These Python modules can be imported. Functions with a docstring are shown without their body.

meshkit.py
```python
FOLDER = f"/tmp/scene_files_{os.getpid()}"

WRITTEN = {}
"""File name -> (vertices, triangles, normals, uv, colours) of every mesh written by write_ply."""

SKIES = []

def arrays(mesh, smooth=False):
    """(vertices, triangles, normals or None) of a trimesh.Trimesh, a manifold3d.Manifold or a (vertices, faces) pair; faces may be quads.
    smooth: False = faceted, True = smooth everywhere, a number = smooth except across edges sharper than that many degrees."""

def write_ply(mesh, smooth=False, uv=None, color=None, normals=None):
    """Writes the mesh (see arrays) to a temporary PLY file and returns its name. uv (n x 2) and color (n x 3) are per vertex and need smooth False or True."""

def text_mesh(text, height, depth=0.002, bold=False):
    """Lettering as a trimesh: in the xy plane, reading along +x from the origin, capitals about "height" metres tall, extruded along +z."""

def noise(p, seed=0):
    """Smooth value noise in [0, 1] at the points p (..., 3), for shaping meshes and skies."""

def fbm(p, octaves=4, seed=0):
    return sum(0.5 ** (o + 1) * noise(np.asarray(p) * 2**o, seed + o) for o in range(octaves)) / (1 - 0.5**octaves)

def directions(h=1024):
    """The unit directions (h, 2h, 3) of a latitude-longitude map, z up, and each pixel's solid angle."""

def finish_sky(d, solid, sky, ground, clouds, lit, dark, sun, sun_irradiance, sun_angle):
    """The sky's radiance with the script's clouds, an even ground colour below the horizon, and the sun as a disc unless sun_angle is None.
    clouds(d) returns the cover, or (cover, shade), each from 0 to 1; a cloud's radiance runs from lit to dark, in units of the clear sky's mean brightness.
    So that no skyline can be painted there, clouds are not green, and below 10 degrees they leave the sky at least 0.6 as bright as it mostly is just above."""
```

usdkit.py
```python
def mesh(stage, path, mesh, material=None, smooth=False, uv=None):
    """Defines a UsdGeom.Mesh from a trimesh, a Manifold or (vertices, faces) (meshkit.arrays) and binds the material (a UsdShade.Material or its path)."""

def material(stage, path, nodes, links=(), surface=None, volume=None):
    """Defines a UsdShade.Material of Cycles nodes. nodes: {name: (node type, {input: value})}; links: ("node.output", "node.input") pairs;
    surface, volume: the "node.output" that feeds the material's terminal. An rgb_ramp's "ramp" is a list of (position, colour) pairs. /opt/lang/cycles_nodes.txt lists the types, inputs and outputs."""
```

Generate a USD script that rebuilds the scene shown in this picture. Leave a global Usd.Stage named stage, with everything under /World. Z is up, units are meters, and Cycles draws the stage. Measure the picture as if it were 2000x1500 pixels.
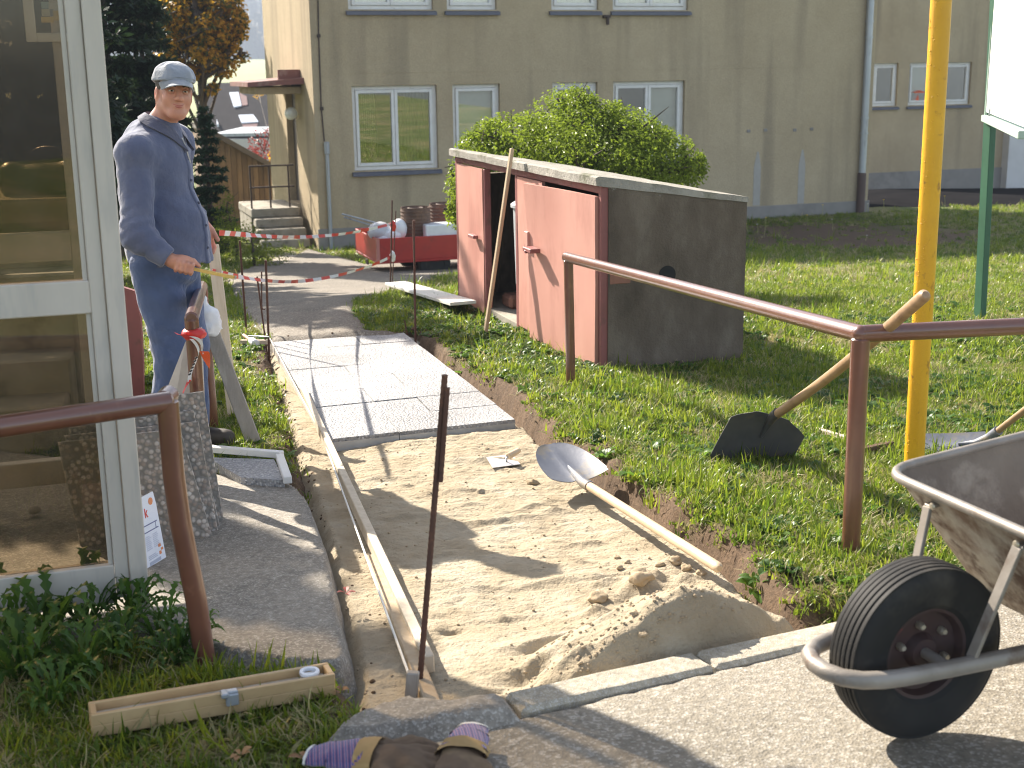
import math, random
import numpy as np, trimesh
import usdkit, meshkit
from pxr import Usd, UsdGeom, UsdLux, UsdShade, Sdf, Gf, Vt
from scipy.interpolate import RBFInterpolator
from shapely.geometry import Polygon, Point
import shapely

stage = Usd.Stage.CreateInMemory()
UsdGeom.SetStageUpAxis(stage, UsdGeom.Tokens.z)
UsdGeom.SetStageMetersPerUnit(stage, 1.0)
world = UsdGeom.Xform.Define(stage, '/World')
stage.SetDefaultPrim(world.GetPrim())

# ---------------------------------------------------------------- camera, sky, sun, exposure
EYE = np.array([0.0, 0.0, 1.5])
FPX = 2563.0                       # focal length in pixels of a 2000 px wide picture
PITCH, ROLL = math.radians(13.6), 0.0127
EXPOSURE = 1.6
SUN_EL, SUN_AZ = math.radians(34), math.radians(-40.0)      # azimuth measured from +y towards +x
SUN_POWER, SKY_POWER = 1.25, 0.08
cF = np.array([0, math.cos(PITCH), -math.sin(PITCH)])
_u0, _r0 = np.array([0, math.sin(PITCH), math.cos(PITCH)]), np.array([1.0, 0, 0])
cR = math.cos(ROLL) * _r0 - math.sin(ROLL) * _u0
cU = math.sin(ROLL) * _r0 + math.cos(ROLL) * _u0
cam = UsdGeom.Camera.Define(stage, '/World/camera')
cam.CreateHorizontalApertureAttr(36.0)
cam.CreateFocalLengthAttr(36.0 * FPX / 2000.0)
cam.CreateClippingRangeAttr(Gf.Vec2f(0.05, 5000))
cam.CreateFStopAttr(5.6)
cam.CreateFocusDistanceAttr(5.5)
cam.CreateExposureAttr(EXPOSURE)
cam.AddTransformOp().Set(Gf.Matrix4d(*cR, 0, *cU, 0, *(-cF), 0, *EYE, 1))
sun_dir = np.array([math.sin(SUN_AZ) * math.cos(SUN_EL), math.cos(SUN_AZ) * math.cos(SUN_EL), math.sin(SUN_EL)])
sky_mat = usdkit.material(stage, '/World/Looks/sky_look', {
    's': ('sky_texture', {'sky_type': 'single_scattering', 'sun_disc': False, 'sun_elevation': SUN_EL, 'sun_rotation': SUN_AZ,
                          'air_density': 1.0, 'aerosol_density': 2.2, 'ozone_density': 1.0}),
    'v': ('hsv', {'saturation': .7}), 'b': ('background_shader', {'strength': SKY_POWER})}, [('s.color', 'v.color'), ('v.color', 'b.color')], surface='b.background')
dome = UsdLux.DomeLight.Define(stage, '/World/sky')
UsdShade.MaterialBindingAPI.Apply(dome.GetPrim()).Bind(sky_mat)
dome.GetPrim().SetCustomDataByKey('label', 'pale blue autumn sky')
dome.GetPrim().SetCustomDataByKey('category', 'sky')
dome.GetPrim().SetCustomDataByKey('kind', 'structure')
sun = UsdLux.DistantLight.Define(stage, '/World/sun')
sun.CreateIntensityAttr(SUN_POWER); sun.CreateAngleAttr(0.5); sun.CreateNormalizeAttr(True)
sun.CreateColorAttr(Gf.Vec3f(1.0, 0.91, 0.79))
_x = np.cross([0, 0, 1.0], sun_dir); _x /= np.linalg.norm(_x); _y = np.cross(sun_dir, _x)
sun.AddTransformOp().Set(Gf.Matrix4d(*_x, 0, *_y, 0, *sun_dir, 0, 0, 0, 30, 1))

# ---------------------------------------------------------------- where a sight line meets a plane (to measure the place)
def ray(px, py):
    v = cF + cR * (px - 1000) / FPX + cU * (750 - py) / FPX
    return v
def atd(px, py, d):            # point at distance d along the view axis
    return EYE + ray(px, py) * d
def onh(px, py, h):            # point h metres below the eye
    v = ray(px, py)
    return EYE + v * (-h / v[2])
def proj(P):
    q = np.asarray(P, float) - EYE
    d = q @ cF
    return np.stack([1000 + FPX * (q @ cR) / d, 750 - FPX * (q @ cU) / d, d], -1)

# ---------------------------------------------------------------- scene tree helpers
used = {}
def numbered(parent, name):
    k = (parent, name); n = used.get(k, 0); used[k] = n + 1
    return f'{parent}/{name}' + (f'_{n:03d}' if n else '')
def tag(prim, label=None, cat=None, group=None, kind=None):
    for k, v in (('label', label), ('category', cat), ('group', group), ('kind', kind)):
        if v: prim.SetCustomDataByKey(k, v)
def thing(name, label, cat, group=None, loc=None, mtx=None):
    p = numbered('/World', name)
    x = UsdGeom.Xform.Define(stage, p)
    if mtx is not None: x.AddTransformOp().Set(Gf.Matrix4d(*np.asarray(mtx).T.ravel().tolist()))
    elif loc is not None: x.AddTranslateOp().Set(Gf.Vec3d(*map(float, loc)))
    tag(x.GetPrim(), label, cat, group)
    return p
def part(parent, name, mesh, mat, smooth=False, label=None, kind=None):
    p = numbered(parent, name)
    m = usdkit.mesh(stage, p, mesh, mat, smooth=smooth)
    tag(m.GetPrim(), label, None, None, kind)
    return p
def single(name, mesh, mat, label, cat, group=None, kind=None, smooth=False):
    p = numbered('/World', name)
    m = usdkit.mesh(stage, p, mesh, mat, smooth=smooth)
    tag(m.GetPrim(), label, cat, group, kind)
    return p
def copy_of(src, name, label, cat, group, mtx):
    p = numbered('/World', name)
    x = UsdGeom.Xform.Define(stage, p)
    x.GetPrim().GetReferences().AddInternalReference(src)
    x.ClearXformOpOrder()
    x.AddTransformOp(opSuffix='place').Set(Gf.Matrix4d(*np.asarray(mtx).T.ravel().tolist()))
    x.GetPrim().SetInstanceable(True)
    tag(x.GetPrim(), label, cat, group)
    return p

# ---------------------------------------------------------------- mesh helpers
cat_ = trimesh.util.concatenate
def nrm(v): v = np.asarray(v, float); return v / max(np.linalg.norm(v), 1e-12)
def frame(a, up=(0, 0, 1)):
    """columns: x along a, y sideways, z as near up as may be"""
    x = nrm(a); u = np.asarray(up, float)
    if abs(x @ nrm(u)) > .999: u = np.array([0, 1.0, 0])
    y = nrm(np.cross(u, x)); z = np.cross(x, y)
    return np.stack([x, y, z], 1)
def cbox(size, b=0.004):
    """box with chamfered edges, centred"""
    s = np.asarray(size, float) / 2; b = min(b, s.min() * .45)
    pts = []
    for k in range(3):
        t = s - b; t[k] = s[k]
        for a in np.ndindex(2, 2, 2): pts.append(t * (2 * np.array(a) - 1))
    return trimesh.convex.convex_hull(np.array(pts))
def move(m, p=(0, 0, 0), R=None):
    m = m.copy(); T = np.eye(4)
    if R is not None: T[:3, :3] = R
    T[:3, 3] = p; m.apply_transform(T); return m
def beam(p0, p1, w, h, up=(0, 0, 1), b=0.003):
    """bar from p0 to p1; w across, h along up"""
    p0, p1 = np.asarray(p0, float), np.asarray(p1, float)
    return move(cbox((np.linalg.norm(p1 - p0), w, h), b), (p0 + p1) / 2, frame(p1 - p0, up))
def rotz(a): c, s = math.cos(a), math.sin(a); return np.array([[c, -s, 0], [s, c, 0], [0, 0, 1.0]])
def rotx(a): c, s = math.cos(a), math.sin(a); return np.array([[1.0, 0, 0], [0, c, -s], [0, s, c]])
def roty(a): c, s = math.cos(a), math.sin(a); return np.array([[c, 0, s], [0, 1.0, 0], [-s, 0, c]])
def tube(pts, r, n=10, caps=True):
    pts = np.asarray(pts, float); r = np.broadcast_to(np.asarray(r, float), (len(pts),))
    t = np.gradient(pts, axis=0); t /= np.linalg.norm(t, axis=1, keepdims=True) + 1e-12
    u = np.cross(t[0], [0, 0, 1.0])
    if np.linalg.norm(u) < .1: u = np.cross(t[0], [0, 1.0, 0])
    u = nrm(u); V = []
    a = np.linspace(0, 2 * np.pi, n, endpoint=False)
    for i in range(len(pts)):
        u = nrm(u - (u @ t[i]) * t[i]); w = np.cross(t[i], u)
        V.append(pts[i] + r[i] * (np.cos(a)[:, None] * u + np.sin(a)[:, None] * w))
    V = np.vstack(V); F = []
    i, j = np.meshgrid(np.arange(len(pts) - 1), np.arange(n), indexing='ij'); i, j = i.ravel(), j.ravel(); k = (j + 1) % n
    q = np.stack([i * n + j, i * n + k, (i + 1) * n + k, (i + 1) * n + j], 1)
    F = np.vstack([q[:, [0, 1, 2]], q[:, [0, 2, 3]]])
    if caps:
        V = np.vstack([V, pts[0], pts[-1]]); c0, c1 = len(V) - 2, len(V) - 1; j = np.arange(n); k = (j + 1) % n; e = (len(pts) - 1) * n
        F = np.vstack([F, np.stack([k, j, np.full(n, c0)], 1), np.stack([e + j, e + k, np.full(n, c1)], 1)])
    return trimesh.Trimesh(V, F, process=False)
def rtube(p0, p1, r, n=14, b=.25):
    """straight round bar with slightly rounded ends; r number or (r0, r1)"""
    p0, p1 = np.asarray(p0, float), np.asarray(p1, float); r0, r1 = (r, r) if np.ndim(r) == 0 else r
    d = nrm(p1 - p0); e0, e1 = r0 * b, r1 * b
    return tube([p0, p0 + d * e0, p0 + d * e0 * 1.01, p1 - d * e1 * 1.01, p1 - d * e1, p1], [r0 * (1 - b), r0, r0, r1, r1, r1 * (1 - b)], n)
def lathe(prof, n=28, axis=None, p=(0, 0, 0)):
    prof = np.asarray(prof, float); m = trimesh.creation.revolve(prof, sections=n)
    if axis is not None:
        R = frame(axis)[:, [1, 2, 0]]; m = move(m, p, R)
    elif np.any(np.asarray(p) != 0): m = move(m, p)
    return m
def plate(outline, thick, R=None, p=(0, 0, 0)):
    """flat outline (n x 2) in its xy plane, extruded by thick along z (centred)"""
    m = trimesh.creation.extrude_polygon(Polygon(outline), thick, engine='earcut'); m.apply_translation([0, 0, -thick / 2])
    return move(m, p, R)
def hexa(bot, top):
    """solid from two matching quads (4 x 3)"""
    return trimesh.convex.convex_hull(np.vstack([bot, top]))
def gridmesh(X, Y, Z):
    n, m = X.shape
    V = np.stack([X.ravel(), Y.ravel(), Z.ravel()], 1)
    i, j = np.meshgrid(np.arange(n - 1), np.arange(m - 1), indexing='ij'); a = (i * m + j).ravel()
    q = np.stack([a, a + m, a + m + 1, a + 1], 1)
    return trimesh.Trimesh(V, np.vstack([q[:, [0, 1, 2]], q[:, [0, 2, 3]]]), process=False)
def flip_up(m):
    if (m.face_normals[:, 2] * m.area_faces).sum() < 0: m.invert()
    return m
def surfnet(f, lo, hi, h, margin=1.6):
    """surface of f = 0 (f < 0 inside) as a mesh of quads"""
    lo, hi = np.asarray(lo, float), np.asarray(hi, float); n = np.ceil((hi - lo) / h).astype(int) + 1
    G = np.stack(np.meshgrid(*[lo[k] + h * np.arange(n[k]) for k in range(3)], indexing='ij'), -1)
    B = 8; nb_ = (n + B - 1) // B
    ci = np.stack(np.meshgrid(*[np.minimum(np.arange(nb_[k]) * B + B / 2 - .5, n[k] - 1) for k in range(3)], indexing='ij'), -1)
    dc = f((lo + h * ci).reshape(-1, 3)).reshape(nb_)
    D = np.repeat(np.repeat(np.repeat(dc, B, 0), B, 1), B, 2)[:n[0], :n[1], :n[2]].copy()
    act = np.abs(dc) < h * B * margin
    on_ = np.repeat(np.repeat(np.repeat(act, B, 0), B, 1), B, 2)[:n[0], :n[1], :n[2]]
    D[on_] = f(G[on_])
    acc = np.zeros(tuple(n - 1) + (3,)); cnt = np.zeros(tuple(n - 1))
    base = [slice(0, -1)] * 3
    corner = lambda a: D[tuple(slice(a[k], n[k] - 1 + a[k]) for k in range(3))]
    for ax in range(3):
        o = [k for k in range(3) if k != ax]
        for a in np.ndindex(2, 2):
            c0 = np.zeros(3, int); c0[o[0]], c0[o[1]] = a; c1 = c0.copy(); c1[ax] = 1
            d0, d1 = corner(c0), corner(c1); s = (d0 < 0) != (d1 < 0)
            t = np.where(s, d0 / np.where(s, d0 - d1, 1), 0)
            for k in range(3): acc[..., k] += np.where(s, c0[k] + (t if k == ax else 0), 0)
            cnt += s
    on = cnt > 0; idx = np.full(on.shape, -1); idx[on] = np.arange(on.sum())
    cells = np.stack(np.nonzero(on), 1); V = lo + h * (cells + acc[on] / cnt[on][:, None])
    F = []
    for ax in range(3):
        o1, o2 = (ax + 1) % 3, (ax + 2) % 3
        sl0 = [slice(None)] * 3; sl1 = [slice(None)] * 3; sl0[ax] = slice(0, -1); sl1[ax] = slice(1, None)
        s = (D[tuple(sl0)] < 0) != (D[tuple(sl1)] < 0); inside = D[tuple(sl0)] < 0
        P = np.stack(np.nonzero(s), 1); ins = inside[s]
        ok = (P[:, o1] > 0) & (P[:, o2] > 0) & (P[:, o1] < n[o1] - 1) & (P[:, o2] < n[o2] - 1); P, ins = P[ok], ins[ok]
        def at(d1, d2):
            Q = P.copy(); Q[:, o1] -= d1; Q[:, o2] -= d2; return idx[tuple(Q.T)]
        q = np.stack([at(1, 1), at(0, 1), at(0, 0), at(1, 0)], 1); q[~ins] = q[~ins][:, ::-1]
        F.append(q)
    F = np.vstack(F); F = np.vstack([F[:, [0, 1, 2]], F[:, [0, 2, 3]]])
    m = trimesh.Trimesh(V, F, process=False)
    return m
def sd_cone(p, a, b, ra, rb):
    a, b = np.asarray(a, float), np.asarray(b, float); ba = b - a
    t = np.clip(((p - a) @ ba) / (ba @ ba), 0, 1)
    return np.linalg.norm(p - a - t[:, None] * ba, axis=1) - (ra + t * (rb - ra))
def sd_ell(p, c, r, R=None):
    q = p - np.asarray(c, float)
    if R is not None: q = q @ R
    r = np.asarray(r, float); k = np.linalg.norm(q / r, axis=1); k2 = np.linalg.norm(q / r ** 2, axis=1)
    return k * (k - 1) / np.maximum(k2, 1e-9)
def smin(*d, k=.03):
    o = d[0]
    for e in d[1:]:
        h = np.clip(.5 + .5 * (e - o) / k, 0, 1); o = e * (1 - h) + o * h - k * h * (1 - h)
    return o
def smax(a, b, k=.01): return -smin(-a, -b, k=k)

# ---------------------------------------------------------------- materials
mats = {}
ez = np.array([0, 0, 1.0])
def look(name, nodes, links, surface):
    mats[name] = usdkit.material(stage, '/World/Looks/' + name, nodes, links, surface=surface); return mats[name]
def pm(name, c1, c2=None, scale=6.0, rough=.75, bump=0.0, bscale=80.0, dist=.004, detail=5, metal=0.0, spec=.5, stretch=None, c3=None, scale3=1.2, w3=(.55, .7), coat=0, sheen=0, vary=0, lo=.3, hi=.7, rough2=None):
    """base colour between c1 and c2 by noise, patches of c3 by a broader noise, fine relief by a third"""
    c2 = c2 if c2 is not None else tuple(x * .8 for x in c1)
    n = {'g': ('geometry', {}), 'n': ('noise_texture', {'scale': scale, 'detail': detail, 'roughness': .6}),
         'r': ('rgb_ramp', {'ramp': [(lo, c1), (hi, c2)]}),
         'p': ('principled_bsdf', {'roughness': rough, 'metallic': metal, 'specular_ior_level': spec, 'coat_weight': coat, 'sheen_weight': sheen})}
    l = []
    src = 'g.position'
    if stretch is not None:
        n['m'] = ('mapping', {'scale': stretch[:3], 'rotation': (0, 0, stretch[3] if len(stretch) > 3 else 0)}); l.append(('g.position', 'm.vector')); src = 'm.vector'
    l += [(src, 'n.vector'), ('n.fac', 'r.fac')]
    out = 'r.color'
    if c3 is not None:
        n['n3'] = ('noise_texture', {'scale': scale3, 'detail': 6, 'roughness': .65}); n['r3'] = ('rgb_ramp', {'ramp': [(w3[0], (0, 0, 0)), (w3[1], (1, 1, 1))]})
        n['x3'] = ('mix', {'color2': c3}); l += [(src, 'n3.vector'), ('n3.fac', 'r3.fac'), ('r3.color', 'x3.fac'), (out, 'x3.color1')]; out = 'x3.color'
    if vary:
        n['oi'] = ('object_info', {}); n['mr'] = ('map_range', {'to_min': 1 - vary, 'to_max': 1 + vary}); n['h'] = ('hsv', {})
        l += [('oi.random', 'mr.value'), ('mr.result', 'h.value'), (out, 'h.color')]; out = 'h.color'
    l.append((out, 'p.base_color'))
    if rough2 is not None:
        n['rr'] = ('map_range', {'from_min': lo, 'from_max': hi, 'to_min': rough, 'to_max': rough2, 'clamp': True}); l += [('n.fac', 'rr.value'), ('rr.result', 'p.roughness')]
    if bump:
        n['nb'] = ('noise_texture', {'scale': bscale, 'detail': 5, 'roughness': .6}); n['b'] = ('bump', {'strength': bump, 'distance': dist})
        l += [(src, 'nb.vector'), ('nb.fac', 'b.height'), ('b.normal', 'p.normal')]
    return look(name, n, l, 'p.BSDF')
def leafmat(name, c1, c2, rough=.45, trans=.45, vary=.25, spec=.5, tcol=None):
    tcol = tcol or tuple(min(1, x * 1.9) for x in c2)
    n = {'oi': ('object_info', {}), 'g': ('geometry', {}), 'a': ('math', {'math_type': 'add'}), 'f': ('math', {'math_type': 'fraction'}),
         'r': ('rgb_ramp', {'ramp': [(0, c1), (1, c2)]}), 'p': ('principled_bsdf', {'roughness': rough, 'specular_ior_level': spec}),
         't': ('translucent_bsdf', {}), 'tm': ('mix', {'mix_type': 'multiply', 'fac': 1.0, 'color2': tuple(min(1, b / max(.5 * (a + c), .001)) for a, c, b in zip(c1, c2, tcol))}),
         'x': ('mix_closure', {'fac': trans})}
    l = [('oi.random', 'a.value1'), ('g.random_per_island', 'a.value2'), ('a.value', 'f.value1'), ('f.value', 'r.fac'), ('r.color', 'p.base_color'),
         ('r.color', 'tm.color1'), ('tm.color', 't.color'), ('p.BSDF', 'x.closure1'), ('t.BSDF', 'x.closure2')]
    return look(name, n, l, 'x.closure')
# ---------------------------------------------------------------- the lie of the land
_ctl = [(1770,1425,1.42),(1000,1490,1.42),(300,1490,1.50),(405,1320,1.60),(1660,1110,1.60),(1115,760,1.72),(418,845,1.80),(1175,725,1.74),(895,585,1.80),
        (1425,690,1.79),(840,870,1.72),(660,660,1.82),(1280,1315,1.50),(625,490,3.3),(1690,408,3.12),(760,570,2.33),(830,525,2.70),(560,462,3.2),
        (320,885,1.755),(1913,620,1.86),(1450,430,3.1),(1800,402,3.15),(1990,396,3.2),(480,520,2.75),(100,1000,1.66),(0,1250,1.56),(1950,900,1.66),(1650,540,2.35),(1300,1000,1.60)]
_P = np.array([onh(*c) for c in _ctl])
_extra = np.array([[-2, 1, .06], [0, 1, .08], [2.5, 1, .1], [4, 3, .05], [7, 6, -.15], [9, 20, -1.3], [16, 34, -1.8], [-8, 10, -.55], [-9, 24, -1.8], [-12, 34, -2.6], [0, 34, -1.85], [-10, 3, .1], [8, 1, .15], [-6, 38, -2.6], [8, 38, -1.9]])
_P = np.vstack([_P, _extra])
_rbf = RBFInterpolator(_P[:, :2], _P[:, 2], kernel='linear', smoothing=.02, degree=1)
_gx, _gy = np.arange(-16, 20.01, .4), np.arange(-2, 46.01, .4)
from scipy.ndimage import gaussian_filter
_Z = _rbf(np.stack(np.meshgrid(_gx, _gy, indexing='ij'), -1).reshape(-1, 2)).reshape(len(_gx), len(_gy))
_Z = gaussian_filter(_Z, 1.2)
from scipy.interpolate import RegularGridInterpolator
_gi = RegularGridInterpolator((_gx, _gy), _Z, bounds_error=False, fill_value=None)
def g(x, y):
    """general level of the ground"""
    x, y = np.asarray(x, float), np.asarray(y, float)
    z = _gi(np.stack([np.clip(x, -16, 20), np.clip(y, -2, 46)], -1))
    far = np.interp(y, [30, 46, 90, 130, 420], [-2.2, -3.6, -5.8, -5.0, 3.2])
    w = np.clip((np.maximum(y - 34, np.abs(x - 2) - 13)) / 12, 0, 1); w = w * w * (3 - 2 * w)
    return z * (1 - w) + far * w
def G(px, py, off=0.0):
    """where the sight line meets the ground (raised by off)"""
    v = ray(px, py); t = 1.5 / max(-v[2], .02)
    for _ in range(30):
        p = EYE + v * t; t += (p[2] - g(p[0], p[1]) - off) / max(-v[2], .03) * .8
    return EYE + v * t
def Gp(pts, off=0.0): return np.array([G(a, b, off) for a, b in pts])

# measured corners of the path
SNL, SNR = onh(642, 858, 1.705), onh(1007, 818, 1.705)          # near corners of the laid slabs (top)
SFL, SFR = onh(531, 668, 1.815), onh(789, 650, 1.815)           # far corners
pl = np.array([SFL, SNL]); 
trench_px = [(523,672),(560,800),(600,930),(640,1060),(672,1180),(694,1290),(690,1345),(720,1400),(860,1385),(975,1368),(1280,1294),(1560,1226),(1530,1205),(1420,1095),(1290,1010),(1180,935),(1060,850),(1010,800),(900,722),(835,668),(795,648)]
apron_px = [(440,932),(560,940),(602,975),(640,1068),(690,1290),(664,1312),(560,1305),(430,1285),(250,1225),(-200,1290),(-500,1000),(-200,860),(120,900),(300,930)]
drive_px = [(523,672),(480,640),(452,575),(440,545),(480,525),(560,506),(600,480),(650,500),(720,520),(900,508),(1150,505),(1000,522),(860,540),(770,574),(705,588),(700,620),(735,648),(798,652)]
fore_px = [(690,1440),(865,1420),(975,1402),(1285,1328),(1605,1246),(1800,1195),(2300,1080),(2900,1200),(2600,1900),(900,1900),(560,1600),(640,1480)]
def poly(px, off=0): return Polygon(Gp(px, off)[:, :2]).buffer(0)
TR, AP, DR, FO = poly(trench_px), poly(apron_px).intersection(shapely.box(-2.7, 2, 1, 7)), poly(drive_px), poly(fore_px)
soil_c = G(1650, 462)[:2]
def inside(P, x, y): return shapely.contains_xy(P, x, y)
def sdist(P, x, y):
    """distance to the outline, negative inside"""
    pts = shapely.points(np.ravel(x), np.ravel(y)); d = shapely.distance(shapely.boundary(P), pts)
    return np.where(inside(P, np.ravel(x), np.ravel(y)), -d, d).reshape(np.shape(x))
def grade(x, y):
    """finished ground with its banks: used by everything that stands on the lawn"""
    z = g(x, y); p = np.stack([x, y, np.zeros_like(x)], -1)
    z = z + .05 * (meshkit.fbm(p * 1.3, 3, 3) - .5) + .025 * (meshkit.fbm(p * 6, 3, 4) - .5)
    return z

_ka, _kb = G(1000, 1378, .02), G(1700, 1224, .02)
from shapely.geometry import LineString
KB = LineString([_ka[:2] + (_ka - _kb)[:2] * .05, _kb[:2]]).buffer(.17)
# ---------------------------------------------------------------- ground sheet
def axis_(lo, hi, near_lo, near_hi, fine, grow=1.18):
    a = list(np.arange(near_lo, near_hi + 1e-6, fine))
    s = fine; x = a[-1]
    while x < hi: s *= grow; x += s; a.append(x)
    s = fine; x = a[0]; b = []
    while x > lo: s *= grow; x -= s; b.append(x)
    return np.array(b[::-1] + a)
xs, ys = axis_(-60, 60, -2.6, 3.4, .03), axis_(-12, 150, 2.2, 10.5, .03)
X, Y = np.meshgrid(xs, ys, indexing='ij')
dT = np.full(X.shape, 9.0); nearm = (X > -3) & (X < 3) & (Y > 2) & (Y < 11)
dT[nearm] = sdist(TR, X[nearm], Y[nearm])
kbd = np.full(X.shape, 9.0); kbd[nearm] = sdist(KB, X[nearm], Y[nearm]); offk = np.clip(kbd / .25, 0, 1)
bank = .055 * np.exp(-(np.clip(dT, 0, 9) / .5) ** 2) * (X > -.2) * offk
rough = .05 * (meshkit.fbm(np.stack([X, Y, 0 * X], -1) * 14, 4, 8) - .5) * np.clip(1 - np.abs(dT - .08) / .28, 0, 1) * (.25 + .75 * offk)
cut = np.clip((.05 - dT + rough * 1.2) / .07, 0, 1)
Zg = grade(X, Y) + bank + rough - .16 * cut * cut * (3 - 2 * cut)
Zg -= .055 * np.clip(1 - kbd / .10, 0, 1)
near_a = sdist(AP, X[nearm], Y[nearm]); tmp = np.full(X.shape, 9.0); tmp[nearm] = near_a
Zg -= .05 * np.clip((.12 - tmp) / .1, 0, 1)
def shade_in(P, lo, hi):
    m_ = (X > P.bounds[0] - .3) & (X < P.bounds[2] + .3) & (Y > P.bounds[1] - .3) & (Y < P.bounds[3] + .3)
    t_ = np.full(X.shape, 9.0); t_[m_] = sdist(P, X[m_], Y[m_]); return t_
for P_ in (DR, FO): Zg -= .07 * np.clip((-.03 - shade_in(P_, 0, 0)) / .1, 0, 1)
# colour of the soil by place: grass soil, bare earth, trodden dry earth
p3 = np.stack([X, Y, 0 * X], -1); nz = meshkit.fbm(p3 * 3.0, 4, 21); nz2 = meshkit.fbm(p3 * 11, 3, 22)
bare = np.maximum(np.clip((.22 - dT + .3 * (nz - .5)) / .16, 0, 1), np.clip((.15 - kbd) / .1, 0, 1))
se = ((X - soil_c[0]) / 2.3) ** 2 + ((Y - soil_c[1]) / 2.6) ** 2
bare = np.maximum(bare, np.clip((1.25 - se + 1.2 * (nz - .5)) / .4, 0, 1))
grass_c = np.array([.095, .125, .025]); dry_c = np.array([.24, .20, .09]); earth_c = np.array([.115, .075, .045])
w1 = np.clip((nz - .48) / .25, 0, 1)[..., None]
col = grass_c * (1 - w1) + dry_c * w1
col = col * (1 - bare[..., None]) + earth_c * (.7 + .6 * nz2[..., None]) * bare[..., None]
gm = gridmesh(X, Y, Zg); flip_up(gm)
look('ground_look', {'a': ('attribute', {'attribute': 'soil'}), 'g': ('geometry', {}), 'n': ('noise_texture', {'scale': 60, 'detail': 6, 'roughness': .7}),
     'm': ('map_range', {'from_min': .3, 'from_max': .7, 'to_min': .55, 'to_max': 1.35}), 'h': ('hsv', {}), 'b': ('bump', {'strength': .8, 'distance': .012}),
     'p': ('principled_bsdf', {'roughness': .9, 'specular_ior_level': .25})},
     [('g.position', 'n.vector'), ('n.fac', 'm.value'), ('m.result', 'h.value'), ('a.color', 'h.color'), ('h.color', 'p.base_color'), ('n.fac', 'b.height'), ('b.normal', 'p.normal')], 'p.BSDF')
def vcol(path, c, name='soil'):
    pv = UsdGeom.PrimvarsAPI(stage.GetPrimAtPath(path)).CreatePrimvar(name, Sdf.ValueTypeNames.Color3fArray, 'vertex')
    pv.Set(Vt.Vec3fArray.FromNumpy(np.asarray(c, np.float32).reshape(-1, 3)))
gp = single('ground', gm, mats['ground_look'], 'lawn ground and bare earth banks around the new path', 'ground', kind='structure', smooth=True)
vcol(gp, col)

# ---------------------------------------------------------------- sand bed with its heap
def in_px(px): return np.array([G(a, b)[:2] for a, b in px])
bx0, by0, bx1, by1 = TR.bounds
xs2, ys2 = np.arange(bx0 - .12, bx1 + .12, .009), np.arange(by0 - .1, by1 + .1, .009)
X2, Y2 = np.meshgrid(xs2, ys2, indexing='ij')
d2 = sdist(TR, X2, Y2); q3 = np.stack([X2, Y2, 0 * X2], -1)
base_sand = -.035
Zs = g(X2, Y2) + base_sand + .05 * (meshkit.fbm(q3 * 2.2, 3, 5) - .5) + .018 * (meshkit.fbm(q3 * 8, 5, 6) - .5) + .014 * (meshkit.fbm(q3 * np.array([26, 60, 1]), 4, 7) - .5)
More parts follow.
